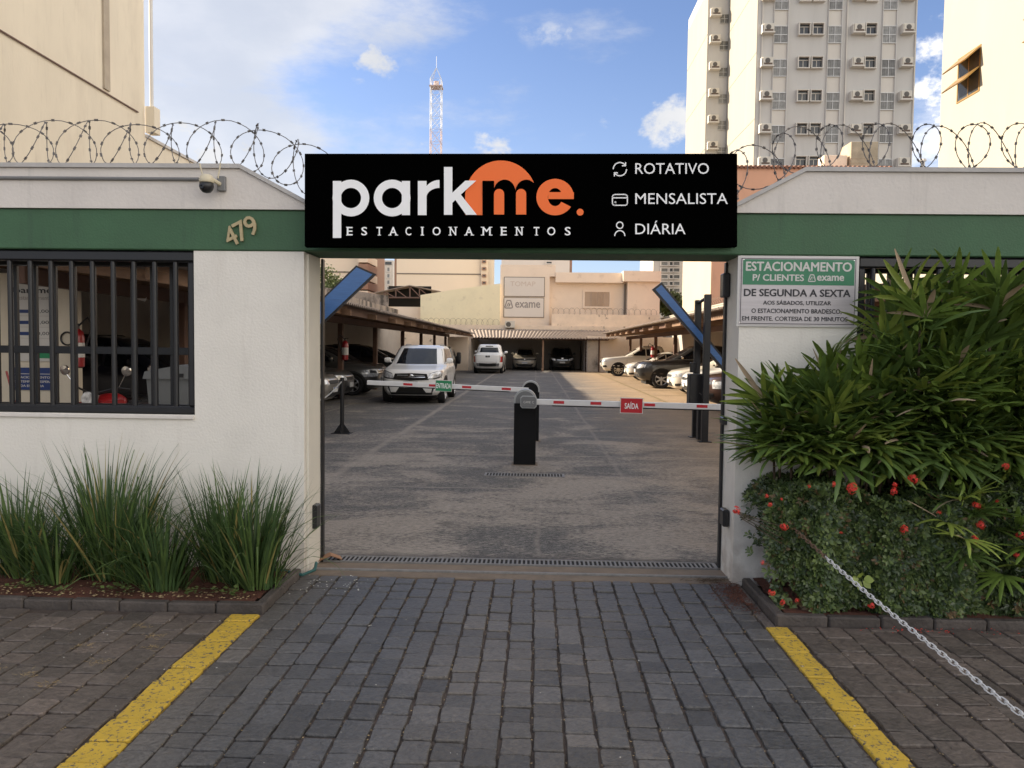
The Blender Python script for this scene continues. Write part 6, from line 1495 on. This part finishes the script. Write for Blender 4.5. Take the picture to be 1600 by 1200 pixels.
for i in range(4): mb.tube([(C4[i][0], C4[i][1], ztop), (0, 0, tip)], .07, 4)
mb.tube([(0, 0, tip), (0, 0, PY(680, 88, 150).z)], .04, 4); part('mast_tip', mb, Mt['mast_white'], mt_)
for dz, m in ((.5, 'mast_red'), (18, 'mast_red')):
    mb = MB(); mb.box(-hw-.2, hw+.2, -hw-.2, hw+.2, ztop-dz-1.0, ztop-dz-.8); mb.lathe([(.5, ztop-dz-.8), (.5, ztop-dz+.2)], 8); part('platform', mb, Mt[m], mt_)

# ------------------------------------------------------------------ plants
def strap(mb, base, yaw, lean, length, w, curl, rr, segs=7):
    """long folded leaf; arcs outward"""
    d = Vector((math.cos(yaw), math.sin(yaw), 0)); s = Vector((-math.sin(yaw), math.cos(yaw), 0)); p = Vector(base); vs = []; a = lean
    for i in range(segs+1):
        t = i/segs; ww = w*(.75+.35*math.sin(math.pi*min(t*1.3, 1)))*(1-t**3) if i < segs else .0004
        n = d*math.cos(a)*-1+Vector((0, 0, 1))*math.sin(a)
        vs += [p-s*ww/2+n*ww*.22, p+n*0, p+s*ww/2+n*ww*.22]
        p = p+(d*math.sin(a)+Vector((0, 0, 1))*math.cos(a))*(length/segs); a += curl*(.4+t*1.4)/segs
    mb.add(vs, [q for i in range(segs) for q in ((i*3, i*3+1, i*3+4, i*3+3), (i*3+1, i*3+2, i*3+5, i*3+4))])
def clump(label, x, y, h, n, spread, seed, dry=.04):
    rr = random.Random(seed); t = thing('strap_leaf_clump', label, 'plant', (x, y, .05), group='grassy clumps in the left bed')
    groups = {'grass_a': MB(), 'grass_b': MB(), 'grass_c': MB()}
    for i in range(n):
        yaw = rr.uniform(0, 2*math.pi); rad = rr.random()**.7*spread*.45; lean = rr.uniform(.02, .75)*(.5+rad/spread*1.5); 
        if math.sin(yaw) > 0: lean *= .45
        L_ = h*rr.uniform(.5, 1.15)*(1+lean*.3); u = rr.random()
        g_ = groups['grass_c' if u < dry else ('grass_b' if u < .46 else 'grass_a')]
        cur = rr.uniform(.1, .75) if rr.random() < .85 else rr.uniform(1.2, 2.4)
        strap(g_, (rad*math.cos(yaw), rad*.55*math.sin(yaw), 0), yaw, lean, L_, rr.uniform(.010, .020), cur, rr)
    for k, g_ in groups.items():
        if g_.f: part('leaf_blades', g_, Mt[k], t, 'all', stuff=True, fix=False)
for i, (px, h, n, sp, lb) in enumerate(((-95, .60, 200, .42, 'strap leaf clump cut off by the left frame edge'), (22, .66, 150, .36, 'sparser strap leaf clump at far left of the bed'), (92, .50, 120, .30, 'low strap leaf clump left of the tallest one'), (160, .83, 250, .42, 'tallest strap leaf clump in the bed'), (212, .66, 150, .34, 'leaning strap leaf clump right of the tallest one'),
        (270, .50, 150, .36, 'short arching strap leaf clump in the middle of the bed'), (345, .68, 210, .38, 'bright green strap leaf clump near the bed corner'), (402, .72, 230, .38, 'strap leaf clump nearest the gate pier'))):
    p = PY(px, 900, 4.86); clump(lb, p.x, (4.86, 4.93, 4.80, 4.93, 4.86, 4.72, 4.93, 4.80)[i], h, n, sp, 50+i, .06)
# small weeds in the bed
def leaflets(mb, c, r, n, rr, size):
    for k in range(n):
        a = rr.uniform(0, 6.28); p = Vector(c)+Vector((math.cos(a), math.sin(a), 0))*rr.uniform(.2, 1)*r+Vector((0, 0, rr.uniform(0, .03)))
        s = size*rr.uniform(.6, 1.2); u = Vector((math.cos(a), math.sin(a), rr.uniform(.0, .5)))*s; v = Vector((-math.sin(a), math.cos(a), rr.uniform(-.3, .3)))*s*.5
        mb.add([p, p+u*.5+v, p+u, p+u*.5-v], [(0, 1, 2, 3)])
rr = random.Random(9); mb = MB()
for i in range(26): leaflets(mb, (rr.uniform(-3.9, -1.75), rr.uniform(4.57, 4.68), .06), .035, 10, rr, .028)
w = part('ground_weeds', mb, Mt['hedge_b'], None, stuff=True, fix=False); tag(w, 'small round leaved weeds on the red soil of the left bed', 'weeds')

# lady palms
def frond_mesh(seed):
    rr = random.Random(seed); mb = MB(); n = rr.choice((7, 8, 9, 10, 11)); pet = rr.uniform(.10, .2)
    mb.tube([(0, 0, 0), (0, pet*.6, pet*.45), (0, pet, pet*.8)], .0045, 4); base = Vector((0, pet, pet*.8))
    for i in range(n):
        a = R(-88+176*i/(n-1)+rr.uniform(-7, 7)); L_ = rr.uniform(.27, .37)*(1-.2*abs(a)/R(100)); w = rr.uniform(.026, .041)
        d = Vector((math.sin(a), math.cos(a)*.95, .25+rr.uniform(-.05, .1))).normalized(); s = Vector((math.cos(a), -math.sin(a), 0)); p = base.copy(); vs = []; segs = 6
        droop = rr.uniform(.1, .85)
        for k in range(segs+1):
            t = k/segs; ww = w*(math.sin(math.pi*min(.12+t*.85, .93))**.6)*(1 if k < segs else .45)
            up = s.cross(d).normalized(); up = up if up.z > 0 else -up
            vs += [p-s*ww/2-up*ww*.16, p+up*ww*.06, p+s*ww/2-up*ww*.16]
            p = p+d*L_/segs; d = (d+Vector((0, 0, -droop/segs*1.3))).normalized()
        mb.add(vs, [q for k in range(segs) for q in ((k*3, k*3+1, k*3+4, k*3+3), (k*3+1, k*3+2, k*3+5, k*3+4))], 1 if rr.random() < .04 else 0)
    return mb.mesh('frond', 'all', False)
FR = []
for i in range(14):
    me = frond_mesh(200+i); me.materials.append(Mt[('palm_a', 'palm_c', 'palm_a', 'palm_b', 'palm_c')[i % 5]]); me.materials.append(Mt['palm_dry']); FR.append(me)
def palm(label, x, y, stems, seed, zscale=1):
    rr = random.Random(seed); t = thing('lady_palm', label, 'palm', (x, y, .05), group='fan palms right of the gate')
    for (sx, sy, h) in stems:
        mb = MB(); top = Vector((sx*1.35, sy*1.2, h)); pts = [Vector((sx*.8, sy*.6, 0)).lerp(top, k/5)+Vector((rr.uniform(-.01, .01), rr.uniform(-.01, .01), 0)) for k in range(6)]
        mb.tube(pts, [.012-.001*k for k in range(6)], 6); part('stem', mb, Mt['stem'], t, 'all')
        nf = 10 if h > .9 else 7
        for k in range(nf):
            f = k/(nf-1); q = pts[0].lerp(top, max(.42+.58*f, min(1, .82/h))) if h > .9 else pts[0].lerp(top, .6+.4*f)
            o = bpy.data.objects.new('frond', rr.choice(FR)); col.objects.link(o); o.parent = t; o.location = q
            yaw = k*2.4+rr.uniform(-.5, .5); 
            if abs(math.sin(yaw)) < .3 and rr.random() < .5: yaw += 1.2
            # fronds lean to the light, away from the wall
            if math.cos(yaw) > .35: yaw += math.pi*.8
            pitch = (1-f)*-.2+f*.95+rr.uniform(-.25, .25); s = rr.uniform(.85, 1.15)*(.72 if h < .7 else 1)
            o.rotation_euler = Matrix((Matrix.Rotation(yaw, 3, 'Z') @ Matrix.Rotation(pitch, 3, 'X') @ Matrix.Rotation(rr.uniform(-.3, .3), 3, 'Y'))).to_euler(); o.scale = (s, s, s)
    return t
def cl(n, rx, ry, h0, h1, seed):
    rr = random.Random(seed); return [(rr.uniform(-rx, rx), rr.uniform(-ry, ry), rr.uniform(h0, h1)) for _ in range(n)]
palm('low fan palm whose leaves reach over the gate pier', 1.76, 5.0, cl(8, .16, .10, .92, 1.12, 1), 11)
palm('fan palm behind the middle of the hedge, leaves below the plaque', 2.14, 4.98, cl(9, .2, .12, .95, 1.36, 2), 12)
palm('fan palm with its top fronds at the plaque corner', 2.50, 4.98, cl(14, .2, .12, .95, 1.80, 3), 13)
palm('tall fan palm whose top reaches the green band', 2.84, 4.98, cl(18, .28, .12, .95, 1.78, 4), 14)
palm('broad fan palm cut off by the right edge of the frame', 3.28, 4.98, cl(17, .28, .12, .95, 1.70, 5), 15)
palm('fan palm beyond the right edge of the bed', 3.85, 4.93, cl(9, .26, .15, .9, 1.8, 6), 16)
palm('young fan palm growing out of the hedge front at right', 2.52, 4.60, [(.0, 0, .66), (.08, .03, .52)], 17)
palm('young fan palm low at the far right of the hedge', 3.02, 4.60, [(.0, 0, .55), (-.1, .03, .34)], 18)

# flowering hedge
def hedge(label, x0, x1, seed, n):
    rr = random.Random(seed); t = thing('flowering_hedge', label, 'hedge', ((x0+x1)/2, 4.85, .05))
    G = {k: MB() for k in ('hedge_a', 'hedge_b', 'hedge_c')}
    cx, w = (x0+x1)/2, (x1-x0)/2
    def env(x):                                           # front y and top z of the clipped but lumpy mass
        return 4.50+.05*math.sin(x*7+1)+.03*math.sin(x*17), .73+.05*math.sin(x*5)+.03*math.sin(x*13+2)
    for i in range(n):
        x = rr.uniform(x0, x1); yf, zt = env(x); ed = min(1, (x-x0)/.25) if x0 < 1.9 else 1
        u = rr.random()
        if u < .60: y = yf+.05+abs(rr.gauss(0, .035)); z = rr.uniform(-.01, zt-.03); y += .10*((z/zt)**6)
        elif u < .86: y = rr.uniform(yf+.08, 5.2); z = zt-.02-abs(rr.gauss(0, .03))
        else: y = rr.uniform(yf+.1, 5.1); z = rr.uniform(.05, zt-.08)
        if x0 < 1.9:                                      # rounded end by the gate pier, hollow near the ground
            k = 1-((1-ed)**2); z = z*(.72+.28*k); lo = .30*(1-ed)+.0
            if z < lo and rr.random() < .9: continue
            y += .16*(1-ed)
        nrm = Vector((rr.gauss(0, .45)-(.8*(1-ed) if x0 < 1.9 else 0), -1 if u < .6 else -.35, .35 if u < .6 else 1)).normalized()
        a = nrm.orthogonal().normalized(); b = nrm.cross(a); m = rr.random()
        g_ = G['hedge_a' if m < .58 else ('hedge_b' if m < .96 else 'hedge_c')]; nl = rr.choice((5, 6, 7)); ph = rr.uniform(0, 6)
        for k in range(nl):
            q = ph+2*math.pi*k/nl+rr.uniform(-.25, .25); d = (a*math.cos(q)+b*math.sin(q)+nrm*rr.uniform(.15, .8)).normalized(); s = d.cross(nrm).normalized()
            L_ = rr.uniform(.030, .050); W_ = L_*.46; p = Vector((x-cx, y-4.85, z)); up = s.cross(d)
            g_.add([p, p+d*L_*.62+s*W_/2+up*.002, p+d*L_, p+d*L_*.62-s*W_/2+up*.002], [(0, 1, 2, 3)])
    for k, g_ in G.items():
        if g_.f: part('foliage', g_, Mt[k], t, stuff=True, fix=False)
    mb = MB()
    for i in range(16):
        x = rr.uniform(x0+.2, x1-.05)-cx; mb.tube([(x, .0, 0), (x+rr.uniform(-.06, .06), -.08, .3), (x+rr.uniform(-.15, .15), -.15, .6)], [.008, .006, .003], 5)
    part('branches', mb, Mt['stem'], t, stuff=True)
    return t
h1_ = hedge('clipped flowering hedge with small leaves and red blooms beside the gate pier', 1.44, 2.62, 31, 5200)
h2_ = hedge('right end of the flowering hedge under the palms', 2.62, 4.4, 32, 5200)
def floret_cluster(seed):
    rr = random.Random(seed); mb = MB(); n = 26
    for i in range(n):
        th_ = rr.uniform(0, 6.28); ph = math.acos(rr.uniform(.1, 1)); c = Vector((math.cos(th_)*math.sin(ph), -math.cos(ph)*.7, math.sin(th_)*math.sin(ph)*.8))*.034*rr.uniform(.7, 1.1)
        n_ = c.normalized(); a = n_.orthogonal().normalized(); b = n_.cross(a); q = rr.uniform(0, 1.5)
        for k in range(4):
            d = a*math.cos(q+k*HPI)+b*math.sin(q+k*HPI); s = n_.cross(d); mb.add([c, c+d*.006+s*.004, c+d*.012+n_*.001, c+d*.006-s*.004], [(0, 1, 2, 3)])
    return mb.mesh('flower_cluster', False, False)
FC = [floret_cluster(i) for i in range(5)]
for m in FC: m.materials.append(Mt['flower'])
rr = random.Random(4)
for px, py, s in ((1150, 797, 1.0), (1203, 788, .6), (1225, 823, .9), (1302, 757, .6), (1331, 763, 1.3), (1396, 768, .9), (1398, 757, .6), (1413, 828, 1.0), (1428, 748, 1.2), (1314, 832, .35), (1467, 801, .5), (1526, 790, .9), (1532, 820, 1.0), (1523, 843, .9), (1594, 836, 1.0), (1571, 728, .9), (1206, 926, .8), (1223, 942, .7), (1362, 946, .8), (1245, 938, .5), (1191, 879, .5), (1198, 775, .5), (1221, 780, .35), (1264, 760, .4), (1590, 868, .7), (1558, 783, .5)):
    p = PY(px, py, 4.50); par = h1_ if p.x < 2.62 else h2_
    o = bpy.data.objects.new('flower_cluster', rr.choice(FC)); col.objects.link(o); o.parent = par; o.location = p-par.location; o.scale = (s*.82,)*3; o.rotation_euler = (rr.uniform(-.4, .4), rr.uniform(-3, 3), rr.uniform(-.4, .4))
mb = MB(); q = PY(1150, 797, 4.52)-h1_.location
for k_ in range(4): mb.tube([(1.56-h1_.location.x, -.2, .35+.04*k_), (q.x+.05, -.30, q.z-.06+.01*k_), (q.x+.01*k_, q.y+.01, q.z-.005*k_)], .0022, 4)
part('flower_stalk', mb, Mt['stem'], h1_, stuff=True)
# broad leaved seedling
t = thing('seedling', 'broad light green leaved seedling low in the hedge front', 'plant', PY(1345, 905, 4.47)); 
for i, (a, s) in enumerate(((0.3, .055), (1.8, .05), (3.0, .055), (4.4, .045), (5.4, .05))):
    mb = MB(); d = Vector((math.cos(a), -.35, math.sin(a)*.6)).normalized(); q = Vector((0, -.9, .3)).cross(d).normalized(); vs = []
    for k in range(9):
        tt = k/8; wv = s*.42*math.sin(math.pi*(.05+.93*tt)); p = d*s*(.3+tt)+Vector((0, 0, -.2*s*tt*tt)); vs += [p-q*wv, p+q*wv]
    mb.add(vs, [(k*2, k*2+1, k*2+3, k*2+2) for k in range(8)]); part('leaf', mb, Mt['palm_b'], t, 'all')
# sand spill and litter
def scatter(name, label, cat, m, n, area, size, seed, z=.004):
    rr = random.Random(seed); mb = MB()
    for i in range(n):
        x, y = area(rr); s = size*rr.uniform(.4, 1.3); a = rr.uniform(0, 6.3); c, d = math.cos(a)*s, math.sin(a)*s; h = s*.35
        mb.add([(x-c, y-d, z), (x+d*.6, y-c*.6, z), (x+c, y+d, z), (x-d*.6, y+c*.6, z), (x, y, z+h)], [(0, 1, 4), (1, 2, 4), (2, 3, 4), (3, 0, 4)])
    o = part(name, mb, m, None, stuff=True, fix=False); tag(o, label, cat); return o
scatter('soil_crumbs', 'red soil spilled over the stones beside the right gate pier', 'soil', Mt['soil'], 1500, lambda r: (1.40-abs(r.gauss(0, .09)), min(5.24, 4.98+r.gauss(0, .14))), .007, 1)
scatter('litter_specks', 'white specks and crumbs on stones by the left gate jamb', 'litter', Mt['litter'], 60, lambda r: (r.gauss(-1.33, .14), min(5.23, r.gauss(5.05, .12))), .008, 2)
scatter('litter_specks', 'scattered small white crumbs over the whole driveway', 'litter', Mt['litter'], 70, lambda r: (r.uniform(-2.8, 2.4), r.uniform(2.7, 4.4)), .005, 6)
def joint_pt(r):
    k = r.randint(0, 22); return (-1.60+2.95/22*k+r.gauss(0, .003), r.uniform(2.7, 5.2))
scatter('joint_grit', 'pale grit and crumbs caught in the driveway stone joints', 'grit', Mt['straw'], 700, joint_pt, .005, 12, -.002)
scatter('joint_grit', 'pale grit and crumbs caught in the left bay stone joints', 'grit', Mt['straw'], 420, lambda r: (-1.785-.1505*r.randint(0, 14)+r.gauss(0, .003), r.uniform(2.7, 4.4)), .005, 13, -.002)
scatter('joint_grit', 'pale grit and crumbs caught in the right bay stone joints', 'grit', Mt['straw'], 320, lambda r: (1.50+.1475*r.randint(0, 12)+r.gauss(0, .003), r.uniform(2.9, 4.4)), .005, 14, -.002)
scatter('bed_litter', 'dry leaf bits lying on the red soil of the left bed', 'litter', Mt['straw'], 260, lambda r: (r.uniform(-4.0, -1.72), 4.56+abs(r.gauss(0, .1))), .012, 17, .048)
scatter('fallen_petals', 'red fallen petals along the kerb under the hedge', 'petals', Mt['flower'], 90, lambda r: (r.gauss(2.35, .22), r.gauss(4.42, .025)), .006, 15, .003)
mb = MB(); rr = random.Random(8)
for cx_, cy_ in [(-2.35, 3.9), (-2.2, 4.2), (-2.62, 3.6), (-2.4, 3.55), (-2.25, 3.45), (-2.5, 3.35), (-2.05, 4.05), (-2.45, 3.25), (-2.75, 3.3), (-2.15, 3.7), (-1.98, 3.9)]:
    for k in range(26):
        a = rr.uniform(0, 6.3); x, y = cx_+rr.gauss(0, .03), cy_+rr.gauss(0, .02); L_ = rr.uniform(.01, .028); mb.tube([(x, y, .004), (x+math.cos(a)*L_, y+math.sin(a)*L_, .006+rr.uniform(0, .008))], .0008, 3)
o = part('dry_grass_tufts', mb, Mt['straw'], None, stuff=True, fix=False); tag(o, 'dry straw coloured grass tufts in the joints of left bay', 'dry grass')
mb = MB()
for k in range(160):
    a = rr.gauss(0, .5); x, y = 1.22+rr.gauss(0, .07), 5.28+rr.gauss(0, .02); L_ = rr.uniform(.02, .05); mb.tube([(x, y, .006), (x+math.cos(a)*L_, y+math.sin(a)*L_*.4, .010+rr.uniform(0, .012))], .0010, 3)
o = part('dry_twigs', mb, Mt['stem'], None, stuff=True, fix=False); tag(o, 'little pile of dry twigs at the foot of right gate pier', 'twigs')
t = thing('cardboard_scrap', 'folded brown cardboard scrap at left end of the trench drain', 'cardboard', (-1.50, 5.60, .012), .35)
mb = MB(); mb.add([(-.09, -.05, 0), (0, -.05, .035), (0, .05, .035), (-.09, .05, 0), (.08, -.05, .0), (.08, .05, .0)], [(0, 1, 2, 3), (1, 4, 5, 2)]); mb.add([(-.09, -.05, .004), (0, -.05, .039), (0, .05, .039), (-.09, .05, .004), (.08, -.05, .004), (.08, .05, .004)], [(0, 1, 2, 3), (1, 4, 5, 2)]); part('cardboard_sheet', mb, Mt['cardboard'], t)
mb = MB(); mb.tube([(-1.95, 5.19, .06), (-1.75, 5.19, .045), (-1.58, 5.17, .02), (-1.52, 5.26, .03), (-1.53, 5.33, .06)], .011, 8); o = part('garden_hose', mb, Mt['hose'], None, True); tag(o, 'dark teal hose lying at the foot of left gate pier', 'hose')

# chain across the right bay
t = thing('chain', 'silver chain running from the hedge toward the lower right', 'chain', (1.58, 4.74, .47))
lk = MB(); pts = []
for i in range(14):
    a = 2*math.pi*i/14; pts.append((.0165*math.cos(a)+(.009 if math.cos(a) > 0 else -.009), .0098*math.sin(a), 0))
lk.tube(pts, .0028, 6, closed=True); l1 = lk.mesh('link', 'all'); l2 = l1.copy(); l1.materials.append(Mt['chain_white']); l2.materials.append(Mt['chain_rust'])
s0, s1 = PY(1232, 818, 4.74), PY(1600, 1112, 2.62); s2 = s0+(s1-s0)*1.30; dd = s2-s0; n = int(dd.length/.0365)
prev = None
for i in range(n):
    f = i/(n-1); p = s0+dd*f+Vector((0, 0, -.035*math.sin(math.pi*min(1, f*1.1)))); q = s0+dd*(f+.01)+Vector((0, 0, -.035*math.sin(math.pi*min(1, (f+.01)*1.1)))); d = (q-p).normalized()
    o = bpy.data.objects.new('link', l2 if f < .19 else l1); col.objects.link(o); o.parent = t; o.location = p-t.location
    o.rotation_euler = (d.to_track_quat('X', 'Z').to_matrix() @ Matrix.Rotation(HPI*(i % 2)+.5, 3, 'X')).to_euler()
mb = MB(); e = s2; mb.tube([(e.x, e.y, 0), (e.x, e.y, e.z+.05)], .03, 12); mb.box(e.x-.09, e.x+.09, e.y-.09, e.y+.09, 0, .012)
o = part('chain_post', mb, Mt['black_metal'], None, True); tag(o, 'short black post holding the chain end', 'post')

# trees glimpsed over the lot
def tree(label, p, r, seed, h):
    rr = random.Random(seed); t = thing('tree', label, 'tree', (p.x, p.y, 0)); mb = MB(); mb.tube([(0, 0, 0), (.1, 0, h*.5), (0, .1, h)], [.25, .18, .08], 8)
    for k in range(6): a = k*1.05; mb.tube([(0, 0, h*.7), (math.cos(a)*r*.6, math.sin(a)*r*.6, h+r*.3*rr.random())], [.08, .03], 5)
    part('trunk', mb, Mt['stem'], t, True); lf = MB()
    for i in range(60):
        d = Vector((rr.gauss(0, 1), rr.gauss(0, 1), rr.gauss(0, .8))).normalized(); c = d*r*rr.uniform(.45, 1)+Vector((0, 0, h)); s_ = r*.3
        for k in range(60):
            q = c+Vector((rr.gauss(0, .5), rr.gauss(0, .5), rr.gauss(0, .4)))*s_; u = Vector((rr.uniform(-1, 1), rr.uniform(-1, 1), rr.uniform(-1, 1))).normalized()*.13; v = u.orthogonal().normalized()*.07
            lf.add([q-u, q+v, q+u, q-v], [(0, 1, 2, 3)])
    part('crown', lf, Mt['tree_a'], t, stuff=True, fix=False); return t
tree('small yellow green tree left behind the slanting blue panel', PY(508, 462, 64), 2.2, 1, PY(508, 462, 64).z)
tree('small green tree between the back house and right boundary wall', PY(1046, 473, 63), 1.1, 2, PY(1046, 473, 63).z)
bpy.context.view_layer.update()
